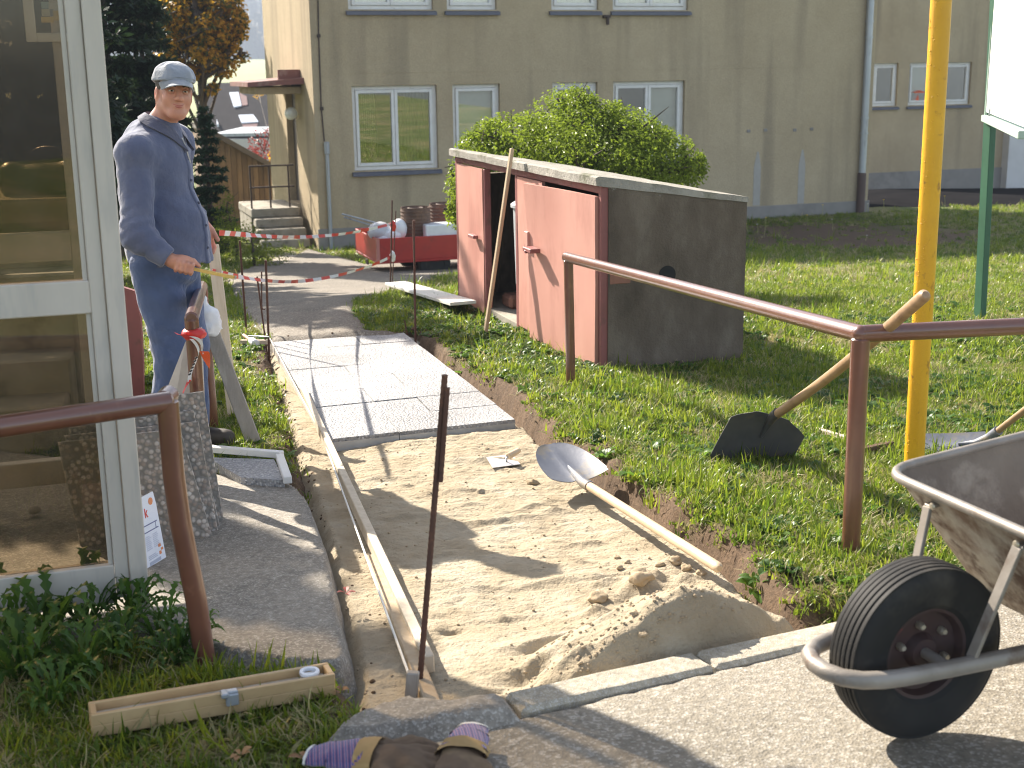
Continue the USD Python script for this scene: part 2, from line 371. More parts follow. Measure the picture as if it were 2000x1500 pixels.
# footprints and scraped furrows
rng = np.random.default_rng(4)
nodir = nrm((SNR - SNL) * [1, 1, 0])[:2]; along = np.array([-nodir[1], nodir[0]])
def bump_at(px, py, a, b, hgt, ang=0.0, sharp=2.0):
    c = G(px, py)[:2]; dx, dy = X2 - c[0], Y2 - c[1]
    u, v = dx * math.cos(ang) + dy * math.sin(ang), -dx * math.sin(ang) + dy * math.cos(ang)
    return hgt * np.exp(-((np.abs(u) / a) ** sharp + (np.abs(v) / b) ** sharp))
for px, py, a, b, h_, an in [(1060,1238,.085,.03,-.034,.5),(1075,1222,.09,.02,.02,.5),(1040,1298,.07,.035,-.034,.2),(1050,1284,.07,.018,.014,.2),(880,1208,.03,.025,-.03,0),(1130,1040,.06,.02,.016,0),(1085,982,.05,.018,.014,.2),(1130,1080,.05,.016,.014,.3),(960,1000,.18,.02,.014,.25),(900,950,.14,.02,.016,.1),(1000,900,.16,.03,.012,.1),(760,925,.2,.035,.02,.15),(960,888,.25,.03,.024,-.1),(1060,1120,.09,.02,.012,.3),(1190,1110,.1,.02,-.014,.3),(960,1330,.05,.018,-.015,.8),(1080,1330,.05,.018,-.015,.8),(800,1000,.12,.02,.012,.4),(1010,1180,.1,.02,-.012,.2),(930,1130,.12,.015,.01,.2)]:
    Zs += bump_at(px, py, a, b, h_, an)
for k in range(330):
    c = rng.uniform([bx0, by0], [bx1, by1]); a = rng.uniform(.012, .06); an = rng.normal(.25, .5)
    dx, dy = X2 - c[0], Y2 - c[1]; u, v = dx * math.cos(an) + dy * math.sin(an), -dx * math.sin(an) + dy * math.cos(an)
    Zs += rng.choice([-1, 1]) * rng.uniform(.004, .013) * np.exp(-((u / a) ** 2 + (v / (a * .35)) ** 2))
# heap
hc = G(1330, 1262)[:2]; dx, dy = X2 - hc[0], Y2 - hc[1]
ku = dx * nodir[0] + dy * nodir[1]; kv = -dx * nodir[1] + dy * nodir[0]
rr = np.sqrt((ku / .44) ** 2 + (np.where(kv > 0, kv / .34, kv / .26)) ** 2)
heap = .225 * np.clip(1 - rr, 0, 1) ** .85
pk = bump_at(1260, 1150, .16, .12, .02) + bump_at(1360, 1160, .06, .05, .03) + bump_at(1310, 1175, .05, .05, -.02)
heap *= 1 + .22 * (meshkit.fbm(q3 * 7, 4, 9) - .5)
Zs += heap + pk * (rr < 1.1) + .030 * (meshkit.fbm(q3 * 17, 4, 10) - .5) * np.clip(1.35 - rr, 0, 1)
Zs += bump_at(1165, 1175, .035, .03, .03) + bump_at(1250, 1125, .05, .045, .05) + bump_at(1190, 1185, .04, .03, .015)
Zs += bump_at(1310, 1085, .03, .028, .03) + bump_at(1280, 1110, .03, .03, .03) + bump_at(1340, 1110, .04, .03, .025)
# level under the laid slabs, falling to the edge
e1_ = SNR - SNL; e2_ = SFL - SNL
uu = ((X2 - SNL[0]) * nodir[0] + (Y2 - SNL[1]) * nodir[1]); vv = ((X2 - SNL[0]) * -nodir[1] + (Y2 - SNL[1]) * nodir[0])
slabz = np.interp(vv, [0, np.linalg.norm(e2_)], [SNL[2], SFL[2]])
under = np.clip(vv / .02, 0, 1) * (vv < 4)
Zs = Zs * (1 - under) + np.minimum(Zs, slabz - .066) * under
lip = np.exp(-((vv + .05) / .07) ** 2) * (uu > -.1) * (uu < 1.05); Zs += .018 * lip
edge = np.clip((d2 + .03) / .07, 0, 1); Zs -= .10 * edge
sm = gridmesh(X2, Y2, Zs); keep = (d2.ravel() < .06)
sm.update_faces(keep[sm.faces].all(1)); sm.remove_unreferenced_vertices(); flip_up(sm)
_si = RegularGridInterpolator((xs2, ys2), Zs, bounds_error=False, fill_value=None)
def sandz(x, y): return float(_si([[x, y]])[0])
pm('sand_look', (.42, .355, .255), (.32, .26, .175), scale=7, rough=.95, bump=.8, bscale=90, dist=.012, spec=.2, c3=(.47, .415, .32), scale3=4, w3=(.5, .75))
single('sand_bed', sm, mats['sand_look'], 'dug-out bed of raked yellow sand with a heap, awaiting slabs', 'sand', kind='structure', smooth=True)
def S(px, py, off=0):
    v = ray(px, py); ts = np.linspace(1.05, 2.0, 1500) / -v[2]; P = EYE + v * ts[:, None]
    below = P[:, 2] < _si(P[:, :2].clip([xs2[0], ys2[0]], [xs2[-1], ys2[-1]])) + off
    return P[np.argmax(below)]
# sand clods, small stones and earth crumbs
def rock(r, seed, sub=2, amp=.35, flat=.75):
    m = trimesh.creation.icosphere(sub, 1.0); v = m.vertices
    v = v * (1 + amp * (meshkit.fbm(v * 1.6 + seed * 7.3, 3, seed) - .5)[:, None] * 2); v[:, 2] *= flat
    m.vertices = v * r; return m
pm('clod_look', (.43, .345, .235), (.35, .27, .175), scale=20, rough=.95, bump=.6, bscale=120, spec=.2)
pm('earth_look', (.10, .065, .04), (.16, .105, .065), scale=9, rough=.95, bump=.7, bscale=90, dist=.01, spec=.2)
pm('stone_look', (.36, .33, .29), (.24, .21, .18), scale=12, rough=.8, bump=.3, bscale=60, vary=.25)
for k, (px, py, r) in enumerate([(1250,1130,.035),(1168,1172,.03),(1225,1100,.013),(1205,1090,.011),(1318,1098,.02),(1340,1112,.017),(1370,1122,.018),(1240,1200,.012),(1255,1240,.012),(1490,1118,.018),(1452,1104,.015),(1425,1100,.013),(1210,1110,.012),(1040,945,.022),(1290,1105,.014)]):
    p = S(px, py); single('sand_clod', move(rock(r, k + 1, 2, .75, .7), p + [0, 0, r * .25], rotz(k)), mats['clod_look'], (['largest lump of damp sand behind the heap', 'lump of sand at the left foot of the heap'] + ['loose small lump of damp sand on the sand bed'] * 20)[k], 'clod', 'lumps of sand by the heap', smooth=True)
crumbs = []
for k in range(1500):
    on_heap = rng.random() < .45
    if on_heap:
        c = hc + rng.normal(0, .17, 2) - along * rng.uniform(-.02, .22) - nodir * rng.uniform(0, .22)
    else: c = rng.uniform([bx0, by0], [bx1, by1])
    if not inside(TR, *c): continue
    vvv = (c - SNL[:2]) @ np.array([-nodir[1], nodir[0]])
    if vvv > 0: continue
    r = rng.uniform(.0018, .0055); m = rock(r, int(rng.integers(1000)), 1, .3); crumbs.append(move(m, (c[0], c[1], sandz(*c) + r * .4)))
single('sand_crumbs', cat_(crumbs), mats['clod_look'], 'small crumbs of sand strewn over the bed', 'sand crumbs', kind='stuff', smooth=True)
cr = []
for k in range(2600):
    c = rng.uniform([-1.6, 2.6], [1.6, 9.2]); d = float(sdist(TR, c[:1], c[1:2])[0])
    if not (-.05 < d < .3) : continue
    if d > .10 and c[0] < .1: continue
    if float(sdist(AP, c[:1], c[1:2])[0]) < .03 or float(sdist(FO, c[:1], c[1:2])[0]) < .22: continue
    r = rng.uniform(.003, .010) * (1 if rng.random() < .9 else 1.7)
    z = float(grade(c[:1], c[1:2])[0]) + .03 if d > .03 else sandz(*c)
    cr.append(move(rock(r, int(rng.integers(1000)), 1, .4), (c[0], c[1], z)))
single('earth_clods', cat_(cr), mats['earth_look'], 'crumbled dark earth along both sides of the trench', 'earth', kind='stuff', smooth=True)

# ---------------------------------------------------------------- concrete apron, driveway, forecourt, kerb
def sheet(P, step, zf, seed, edge_drop=.05, wob=.02):
    x0, y0, x1, y1 = P.bounds; x0, y0 = max(x0, -30), max(y0, -6)
    a, b = np.arange(x0 - .1, min(x1, 30) + .1, step), np.arange(y0 - .1, y1 + .1, step); A, B = np.meshgrid(a, b, indexing='ij')
    d = sdist(P, A, B); n = meshkit.fbm(np.stack([A, B, 0 * A], -1) * 7, 4, seed); d = d + wob * (n - .5) * 2
    Z = zf(A, B) - edge_drop * np.clip((d + step) / (1.6 * step + .015), 0, 1)
    m = gridmesh(A, B, Z); k = d.ravel() < 1.2 * step + .02; m.update_faces(k[m.faces].any(1)); m.remove_unreferenced_vertices(); return flip_up(m)
def ripple(A, B, amp, s, seed): return amp * (meshkit.fbm(np.stack([A, B, 0 * A], -1) * s, 4, seed) - .5)
def aggregate(name, c1, c2, c3, scale=260, bump=.5):
    look(name, {'g': ('geometry', {}), 'v': ('voronoi_texture', {'scale': scale}), 'n': ('noise_texture', {'scale': 2.2, 'detail': 7, 'roughness': .65}), 'n2': ('noise_texture', {'scale': 45, 'detail': 5}),
        'r': ('rgb_ramp', {'ramp': [(.3, c1), (.7, c2)]}), 'bw': ('separate_color', {}), 'rs': ('rgb_ramp', {'ramp': [(.72, (0, 0, 0)), (.85, (1, 1, 1))]}), 'x': ('mix', {'color2': c3}),
        'mm': ('map_range', {'from_min': .3, 'from_max': .7, 'to_min': .75, 'to_max': 1.2}), 'h': ('hsv', {}), 'ad': ('math', {'math_type': 'multiply_add', 'value2': .6}),
        'b': ('bump', {'strength': bump, 'distance': .006}), 'p': ('principled_bsdf', {'roughness': .85, 'specular_ior_level': .3})},
        [('g.position', 'v.vector'), ('g.position', 'n.vector'), ('g.position', 'n2.vector'), ('n.fac', 'r.fac'), ('v.color', 'bw.color'), ('bw.r', 'rs.fac'), ('rs.color', 'x.fac'), ('r.color', 'x.color1'),
         ('n2.fac', 'mm.value'), ('mm.result', 'h.value'), ('x.color', 'h.color'), ('h.color', 'p.base_color'), ('v.distance', 'ad.value1'), ('n2.fac', 'ad.value3'), ('ad.value', 'b.height'), ('b.normal', 'p.normal')], 'p.BSDF')
aggregate('apron_look', (.20, .18, .15), (.29, .26, .215), (.36, .335, .29), 190, .4)
aggregate('drive_look', (.14, .122, .098), (.215, .186, .148), (.28, .255, .215), 120)
aggregate('fore_look', (.26, .232, .185), (.19, .168, .13), (.35, .325, .28), 150, .7)
aggregate('kerb_look', (.42, .38, .30), (.34, .30, .225), (.48, .45, .39), 330, .5)
single('concrete_apron', sheet(AP, .016, lambda a, b: g(a, b) + .02 + ripple(a, b, .02, 3, 31), 32, .15, .012), mats['apron_look'], 'old grey concrete pavement under the glazed porch', 'pavement', kind='structure', smooth=True)
single('driveway', sheet(DR, .07, lambda a, b: g(a, b) + .035 + ripple(a, b, .03, 2, 33), 34, .10, .06), mats['drive_look'], 'worn asphalt driveway running down to the house', 'driveway', kind='structure', smooth=True)
single('forecourt', sheet(FO, .05, lambda a, b: g(a, b) + .012 + ripple(a, b, .015, 4, 35), 36, .08, .02), mats['fore_look'], 'gravelly asphalt yard in the foreground under the wheelbarrow', 'yard', kind='structure', smooth=True)
# dark yard beside the rear wing
YP = Polygon([G(1703, 402)[:2], G(2200, 396)[:2], G(2300, 352)[:2], G(1700, 356)[:2]]).buffer(.3)
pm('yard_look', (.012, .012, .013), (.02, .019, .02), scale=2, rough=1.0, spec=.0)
single('rear_yard', sheet(YP, .5, lambda a, b: g(a, b) + .05, 37, .05, .1), mats['yard_look'], 'dark asphalt yard at the foot of the rear wing', 'yard', kind='structure')
# kerb: a row of concrete edging stones
def kerb(p0, p1, n, w, hgt):
    t = thing('concrete_kerb', 'pale concrete kerb edging the sand bed in the foreground', 'kerb')
    for k in range(n):
        a, b = p0 + (p1 - p0) * k / n, p0 + (p1 - p0) * (k + 1) / n; dd = nrm(b - a) * .0015
        m = beam(a + dd, b - dd, w, hgt, b=.012); m = m.subdivide().subdivide().subdivide(); v = m.vertices
        m.vertices = v + .007 * (meshkit.fbm(v * 16, 3, k + 2) - .5)[:, None]
        part(t, 'kerb_stone', m, mats['kerb_look'], smooth=40)
kerb(_ka - [0, 0, .066], _kb - [0, 0, .066], 2, .105, .16)
# trodden concrete footing left of the kerb
ft = [(690,1420),(790,1395),(870,1400),(980,1385),(1010,1420),(880,1440),(720,1468),(650,1470)]
single('kerb_footing', sheet(poly(ft), .02, lambda a, b: g(a, b) + .055 + ripple(a, b, .03, 9, 41), 42, .06, .02), mats['apron_look'], 'rough dirty concrete footing at the left end of the kerb', 'footing', kind='structure', smooth=True)

# ---------------------------------------------------------------- paving slabs, laid
def pebble(name, cols, mort, scale=95, bump=.8, dark=.6):
    look(name, {'g': ('texture_coordinate', {}), 'ge': ('geometry', {}), 'v': ('voronoi_texture', {'scale': scale, 'randomness': 1}), 's': ('separate_color', {}), 'r': ('rgb_ramp', {'ramp': cols}),
        'd': ('rgb_ramp', {'ramp': [(.30, (1, 1, 1)), (.62, (0, 0, 0))]}), 'x': ('mix', {'color1': mort}), 'n': ('noise_texture', {'scale': 1.7, 'detail': 6, 'roughness': .6}),
        'mr': ('map_range', {'from_min': .3, 'from_max': .7, 'to_min': .68, 'to_max': 1.2}), 'h': ('hsv', {}), 'dm': ('math', {'math_type': 'multiply', 'value2': -1.0}), 'b': ('bump', {'strength': bump, 'distance': .006}), 'p': ('principled_bsdf', {'roughness': .6})},
        [('ge.position', 'v.vector'), ('v.color', 's.color'), ('s.r', 'r.fac'), ('v.distance', 'd.fac'), ('d.color', 'x.fac'), ('r.color', 'x.color2'), ('ge.position', 'n.vector'), ('n.fac', 'mr.value'), ('mr.result', 'h.value'), ('x.color', 'h.color'),
         ('h.color', 'p.base_color'), ('v.distance', 'dm.value1'), ('dm.value', 'b.height'), ('b.normal', 'p.normal')], 'p.BSDF')
pebble('slab_look', [(0, (.13, .135, .15)), (.3, (.31, .31, .32)), (.55, (.50, .49, .48)), (.75, (.21, .205, .20)), (1, (.62, .61, .60))], (.28, .277, .275), 88, 1.0)
pebble('old_slab_look', [(0, (.24, .19, .155)), (.35, (.42, .34, .275)), (.6, (.52, .47, .42)), (.8, (.30, .25, .21)), (1, (.62, .57, .52))], (.20, .185, .16), 58, .9)
pm('concrete_look', (.50, .48, .44), (.38, .36, .33), scale=9, rough=.85, bump=.3, bscale=120, c3=(.30, .28, .25), scale3=4)
pt = thing('slab_paving', 'finished stretch of new pale pebble-faced paving slabs', 'paving')
stage.GetPrimAtPath(pt).SetCustomDataByKey('kind', 'structure')
NR = 8
def sp(u, v):      # u across 0..1, v along 0..1 (near to far)
    a = SNL * (1 - u) + SNR * u; b = SFL * (1 - u) + SFR * u; return a * (1 - v) + b * v
rg = np.random.default_rng(12)
for r in range(NR):
    cutu = .365 if r % 2 == 0 else .62
    if r == 5: cutu = .5
    spans = [(0, cutu), (cutu, 1)]
    for u0, u1 in spans:
        ge = .0022
        c = np.array([sp(u0, r / NR), sp(u1, r / NR), sp(u1, (r + 1) / NR), sp(u0, (r + 1) / NR)])
        mid = c.mean(0); c = c + np.array([nrm(mid - q) * ge for q in c]); c[:, 2] += rg.uniform(-.003, .003) + rg.normal(0, .0008, 4)
        low = trimesh.convex.convex_hull(np.vstack([c - [0, 0, .018], c - [0, 0, .064]]))
        top = trimesh.convex.convex_hull(np.vstack([c - [0, 0, .004], mid + (c - mid) * .993, c - [0, 0, .0175]]))
        pth = part(pt, 'paving_slab', low, mats['concrete_look'])
        part(pth, 'pebble_face', top, mats['slab_look'])
# ---------------------------------------------------------------- apartment house
A1 = math.radians(19.5)
e1 = np.array([math.cos(A1), math.sin(A1), 0]); e2 = np.array([-math.sin(A1), math.cos(A1), 0]); ez = np.array([0, 0, 1.0])
CB = atd(625, 470, 24.0)
def onwall(px, py, o=CB, nv=e2):
    v = ray(px, py); t = ((o - EYE) @ nv) / (v @ nv); p = EYE + v * t
    return np.array([(p - o) @ e1, p[2]])
def wl(u, z, y=0.0, o=CB): q = o + e1 * u + e2 * y; return np.array([q[0], q[1], z])
def wbox(u0, u1, z0, z1, y0, y1, o=CB, b=.004):
    c = (wl(u0, z0, y0, o) + wl(u1, z1, y1, o)) / 2
    return move(cbox((abs(u1 - u0), abs(y1 - y0), abs(z1 - z0)), b), c, np.stack([e1, e2, ez], 1))
Zb, Zt = -2.9, 4.9
look('render_look', {'g': ('geometry', {}), 'n': ('noise_texture', {'scale': .55, 'detail': 8, 'roughness': .7}), 'r': ('rgb_ramp', {'ramp': [(.3, (.375, .297, .188)), (.7, (.465, .378, .248))]}),
    'nm': ('mapping', {'scale': (1.6, 1.6, .12)}), 'n2': ('noise_texture', {'scale': 1.4, 'detail': 6}), 'r2': ('rgb_ramp', {'ramp': [(.50, (0, 0, 0)), (.70, (.7, .7, .7))]}), 'x': ('mix', {'color2': (.265, .215, .145)}),
    'n3': ('noise_texture', {'scale': 42, 'detail': 6, 'roughness': .7}), 'm3': ('map_range', {'from_min': .3, 'from_max': .7, 'to_min': .86, 'to_max': 1.14}), 'h': ('hsv', {}), 'b': ('bump', {'strength': .6, 'distance': .02}), 'p': ('principled_bsdf', {'roughness': .92, 'specular_ior_level': .2})},
    [('g.position', 'n.vector'), ('n.fac', 'r.fac'), ('g.position', 'nm.vector'), ('nm.vector', 'n2.vector'), ('n2.fac', 'r2.fac'), ('r2.color', 'x.fac'), ('r.color', 'x.color1'), ('g.position', 'n3.vector'), ('n3.fac', 'm3.value'), ('m3.result', 'h.value'), ('x.color', 'h.color'), ('h.color', 'p.base_color'), ('n3.fac', 'b.height'), ('b.normal', 'p.normal')], 'p.BSDF')
pm('plinth_look', (.27, .25, .225), (.22, .205, .185), scale=2.5, rough=.95, bump=.5, bscale=50, dist=.01, c3=(.17, .155, .14), scale3=1)
pm('white_paint', (.74, .73, .70), (.66, .64, .60), scale=7, rough=.5, c3=(.40, .36, .30), scale3=16, w3=(.66, .74), bump=.15, bscale=60)
pm('sill_look', (.085, .09, .125), (.11, .115, .15), scale=5, rough=.45, bump=.1)
pm('room_look', (.34, .32, .28), (.26, .245, .22), scale=2, rough=.9)
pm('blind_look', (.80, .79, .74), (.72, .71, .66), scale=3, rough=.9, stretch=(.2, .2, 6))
pm('green_reflection_look', (.19, .215, .075), (.11, .13, .045), scale=2.2, rough=.95, stretch=(3, 3, .35), bump=.3, bscale=4, dist=.03)  # olive panel colour stands in for lawn and trees mirrored in the pane
look('glass_look', {'t': ('transparent_bsdf', {'color': (.94, .96, .94)}), 'gl': ('glossy_bsdf', {'roughness': .015, 'color': (.9, .9, .9)}), 'f': ('fresnel', {'IOR': 1.5}), 'm': ('math', {'math_type': 'multiply_add', 'value2': 2.6, 'value3': .11, 'use_clamp': True}), 'x': ('mix_closure', {})},
     [('f.fac', 'm.value1'), ('m.value', 'x.fac'), ('t.BSDF', 'x.closure1'), ('gl.BSDF', 'x.closure2')], 'x.closure')
pm('zinc_look', (.33, .35, .37), (.42, .44, .45), scale=3, rough=.42, metal=.6, stretch=(3, 3, .4), c3=(.20, .20, .20), scale3=2)
pm('brown_pipe', (.085, .05, .04), (.065, .04, .035), scale=6, rough=.5)
pm('red_tin', (.23, .085, .07), (.16, .065, .055), scale=3, rough=.5, c3=(.30, .2, .17), scale3=4)
pm('dark_iron', (.045, .032, .026), (.07, .045, .035), scale=20, rough=.6, metal=.3)
hs = thing('apartment_house', 'large ochre rendered house with white windows filling the background', 'house')

def window(parent, u0, u1, z0, z1, o, mull, inner, depth=.13, sill=True, kind_label=None):
    """opening already cut: frame, casements, panes, room behind"""
    fw = .07
    wn = part(parent, 'window', cat_([wbox(u0, u0 + fw, z0, z1, depth - .05, depth + .03, o), wbox(u1 - fw, u1, z0, z1, depth - .05, depth + .03, o), wbox(u0 + fw, u1 - fw, z1 - fw, z1, depth - .048, depth + .028, o), wbox(u0 + fw, u1 - fw, z0, z0 + fw, depth - .048, depth + .028, o)]), mats['white_paint'], label=kind_label)
    cs = [u0 + fw, *[u0 + m * (u1 - u0) for m in mull], u1 - fw]
    for a, b in zip(cs[:-1], cs[1:]):
        s = .055; a, b, c, d = a + .004, b - .004, z0 + fw + .004, z1 - fw - .004
        part(wn, 'casement', cat_([wbox(a, a + s, c, d, depth - .075, depth + .012, o), wbox(b - s, b, c, d, depth - .075, depth + .012, o), wbox(a + s, b - s, d - s, d, depth - .073, depth + .01, o), wbox(a + s, b - s, c, c + s, depth - .073, depth + .01, o)]), mats['white_paint'])
        part(wn, 'pane', wbox(a + s, b - s, c + s, d - s, depth - .03, depth - .026, o, .0005), mats['glass_look'])
    if sill:
        sl = hexa([wl(u0 - .05, z0 - .10, -.07, o), wl(u1 + .05, z0 - .10, -.07, o), wl(u1 + .05, z0 - .085, depth - .06, o), wl(u0 - .05, z0 - .085, depth - .06, o)],
                  [wl(u0 - .05, z0 - .045, -.07, o), wl(u1 + .05, z0 - .045, -.07, o), wl(u1 + .05, z0 - .002, depth - .06, o), wl(u0 - .05, z0 - .002, depth - .06, o)])
        part(wn, 'sill', sl, mats['sill_look'])
    rm = cat_([wbox(u0 - .3, u1 + .3, z0 - .4, z1 + .3, 1.55, 1.6, o), wbox(u0 - .35, u0 - .3, z0 - .4, z1 + .3, .32, 1.6, o), wbox(u1 + .3, u1 + .35, z0 - .4, z1 + .3, .32, 1.6, o), wbox(u0 - .35, u1 + .35, z0 - .45, z0 - .4, .32, 1.6, o), wbox(u0 - .35, u1 + .35, z1 + .3, z1 + .35, .32, 1.6, o)])
    part(wn, 'room', rm, mats['room_look'])
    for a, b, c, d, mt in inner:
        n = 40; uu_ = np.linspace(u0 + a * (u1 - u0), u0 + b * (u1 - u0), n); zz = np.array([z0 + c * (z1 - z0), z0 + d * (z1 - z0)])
        V = np.array([wl(u, z, depth + .07 + .012 * math.sin(i * 1.9) * (mt == 'green_reflection_look'), o) for i, u in enumerate(uu_) for z in zz]); i = np.arange(n - 1) * 2
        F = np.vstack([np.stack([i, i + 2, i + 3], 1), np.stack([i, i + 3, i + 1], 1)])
        part(wn, 'curtain' if mt == 'green_reflection_look' else 'blind', trimesh.Trimesh(V, F, process=False), mats[mt], smooth=True)
def wall_with_holes(u0, u1, z0, z1, th, holes, o):
    P = shapely.box(u0, z0, u1, z1)
    for a, b, c, d in holes: P = P.difference(shapely.box(a, c, b, d))
    m = trimesh.creation.extrude_polygon(P, th, engine='earcut'); v = m.vertices
    m.vertices = o[None] * [1, 1, 0] + e1 * v[:, :1] + e2 * v[:, 2:3] + ez * v[:, 1:2]; m.fix_normals(); return m
def wrect(x0, x1, y0, y1, o=CB):
    a, b = onwall(x0, y1, o), onwall(x1, y0, o); return [a[0], b[0], a[1], b[1]]
low = [wrect(693, 853, 166, 328), wrect(887, 976, 162, 324), wrect(1080, 1167, 160, 322), wrect(1197, 1338, 158, 320)]
zl0, zl1 = np.mean([w[2] for w in low]), np.mean([w[3] for w in low])
storey = onwall(760, 12)[1] - low[0][2]
ups = []
for w in low: w[2], w[3] = zl0, zl1
for x0, x1 in ((680, 846), (873, 970), (1077, 1169), (1197, 1344)):
    a, b = onwall(x0, 14)[0], onwall(x1, 14)[0]; ups.append([a, b, zl0 + storey, zl1 + storey])
UE = onwall(1704, 200)[0]
front = wall_with_holes(0, UE, Zb, Zt, .3, low + ups, CB)
part(hs, 'front_wall', front, mats['render_look'])
inn = [[(.52, .98, .05, .95, 'green_reflection_look'), (.02, .30, .05, .95, 'green_reflection_look')], [(.03, .97, .03, .93, 'blind_look')], [], [(.5, .97, .03, .95, 'blind_look')]]  # first window: green panels added to imitate its reflection
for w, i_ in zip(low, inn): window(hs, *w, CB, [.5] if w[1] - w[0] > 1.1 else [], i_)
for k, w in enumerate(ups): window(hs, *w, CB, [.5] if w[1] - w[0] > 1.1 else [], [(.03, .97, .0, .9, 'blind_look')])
zp = onwall(1300, 412)[1]
part(hs, 'plinth', wbox(-.03, UE + .03, Zb, zp, -.035, .0, b=.01), mats['plinth_look'])
part(hs, 'floor_band', wbox(.0, UE, zl1 + .22, zl1 + .235, -.004, .0, b=.001), mats['render_look'])
# side wall with the recessed entrance
LEN = 4.7; dz0 = -1.06
sw = Polygon([(0, Zb), (LEN, Zb), (LEN, Zt), (0, Zt)])
d0, d1 = 1.5, 2.5
sw = sw.difference(shapely.box(d0, dz0, d1, dz0 + 2.35))
m = trimesh.creation.extrude_polygon(sw, .3, engine='earcut'); v = m.vertices
m.vertices = CB * [1, 1, 0] + e2 * (.3 + v[:, :1]) + e1 * v[:, 2:3] + ez * v[:, 1:2]; m.fix_normals()
part(hs, 'side_wall', m, mats['render_look'])
pm('door_look', (.07, .05, .04), (.05, .037, .03), scale=4, rough=.5, stretch=(4, 4, .5))
part(hs, 'door', wbox(.12, .17, dz0, dz0 + 2.33, .3 + d0 + .02, .3 + d1 - .02), mats['door_look'])
cz = onwall(600, 157)[1] - .05
cp = hexa([wl(-1.0, cz - .06, 1.0), wl(.0, cz - .02, .8), wl(.0, cz - .02, 3.3), wl(-1.0, cz - .06, 3.3)], [wl(-1.0, cz + .02, 1.0), wl(.0, cz + .09, .8), wl(.0, cz + .09, 3.3), wl(-1.0, cz + .02, 3.3)])
cn = part(hs, 'canopy', cp, mats['red_tin'])
part(hs, 'canopy_flashing', wbox(-.42, -.005, cz + .06, cz + .24, 1.1, 1.15), mats['red_tin'])
part(hs, 'canopy_soffit', wbox(-.85, -.01, cz - .20, cz - .07, 1.1, 3.1), mats['render_look'])
look('opal_look', {'p': ('principled_bsdf', {'base_color': (.7, .7, .62), 'roughness': .3})}, [], 'p.BSDF')
part(hs, 'door_lamp', move(trimesh.creation.icosphere(2, .12), wl(-.16, dz0 + 1.75, 1.4)), mats['opal_look'], smooth=True)
# roof slab above the picture: keeps the top of the house real
pm('roof_look', (.12, .07, .055), (.09, .055, .045), scale=3, rough=.8)
part(hs, 'roof', hexa([wl(-.5, Zt, -.6), wl(UE + .5, Zt, -.6), wl(UE + .5, Zt, LEN + .8), wl(-.5, Zt, LEN + .8)], [wl(-.5, Zt + .2, -.6), wl(UE + .5, Zt + .2, -.6), wl(UE, Zt + 1.2, LEN / 2), wl(0, Zt + 1.2, LEN / 2)]), mats['roof_look'])
part(hs, 'rear_wall', wbox(.3, UE, Zb, Zt, LEN, LEN + .3), mats['render_look'])
part(hs, 'end_wall', wbox(UE - .3, UE, Zb, Zt, .3, LEN), mats['render_look'])
# downpipes and cables
def pipe_on(name, px_t, px_b, y0, y1, r, mt, off=-.09, kids=True):
    a, b = onwall(px_t, y0), onwall(px_b, y1); u = (a[0] + b[0]) / 2
    p = part(hs, name, rtube(wl(u, a[1], off), wl(u, b[1], off), r), mats[mt], smooth=40); return u, a[1], b[1], p
u, zt_, zb_, dpp = pipe_on('downpipe', 1693, 1684, -60, 338, .075, 'zinc_look')
for py in (42, 73, 230, 260): part(dpp, 'pipe_clip', lathe([(.0, -.018), (.086, -.018), (.086, .018), (0, .018)], 20, (0, 0, 1), wl(u, onwall(1690, py)[1], -.09)), mats['zinc_look'], smooth=30)
part(hs, 'downpipe_foot', rtube(wl(u, zb_ + .02, -.09), wl(u, zb_ - 1.6, -.09), .09), mats['brown_pipe'], smooth=40)
cpts = [onwall(620, -30), onwall(622, 70), onwall(627, 210), onwall(633, 276)]
part(hs, 'cable', tube([wl(c[0], c[1], -.02) for c in cpts], .012, 6), mats['dark_iron'])
for c in (onwall(622, 70), onwall(628, 212)): part(hs, 'cable_clip', wbox(c[0] - .03, c[0] + .03, c[1] - .03, c[1] + .03, -.04, 0), mats['dark_iron'])
a, b = onwall(635, 290), onwall(646, 478); u = a[0] + .02
part(hs, 'conduit_pipe', rtube(wl(u, a[1] + .1, -.05), wl(u, b[1] - .4, -.05), .035), mats['zinc_look'], smooth=40)
part(hs, 'conduit_collar', rtube(wl(u, a[1] - .1, -.05), wl(u, a[1] + .12, -.05), .05), mats['zinc_look'], smooth=40)
c = onwall(1183, 36)
part(hs, 'wall_hook', cat_([wbox(c[0] - .07, c[0] + .07, c[1] + .01, c[1] + .06, -.09, -.0), wbox(c[0] - .02, c[0] + .025, c[1] - .12, c[1] + .03, -.12, -.06)]), mats['dark_iron'])
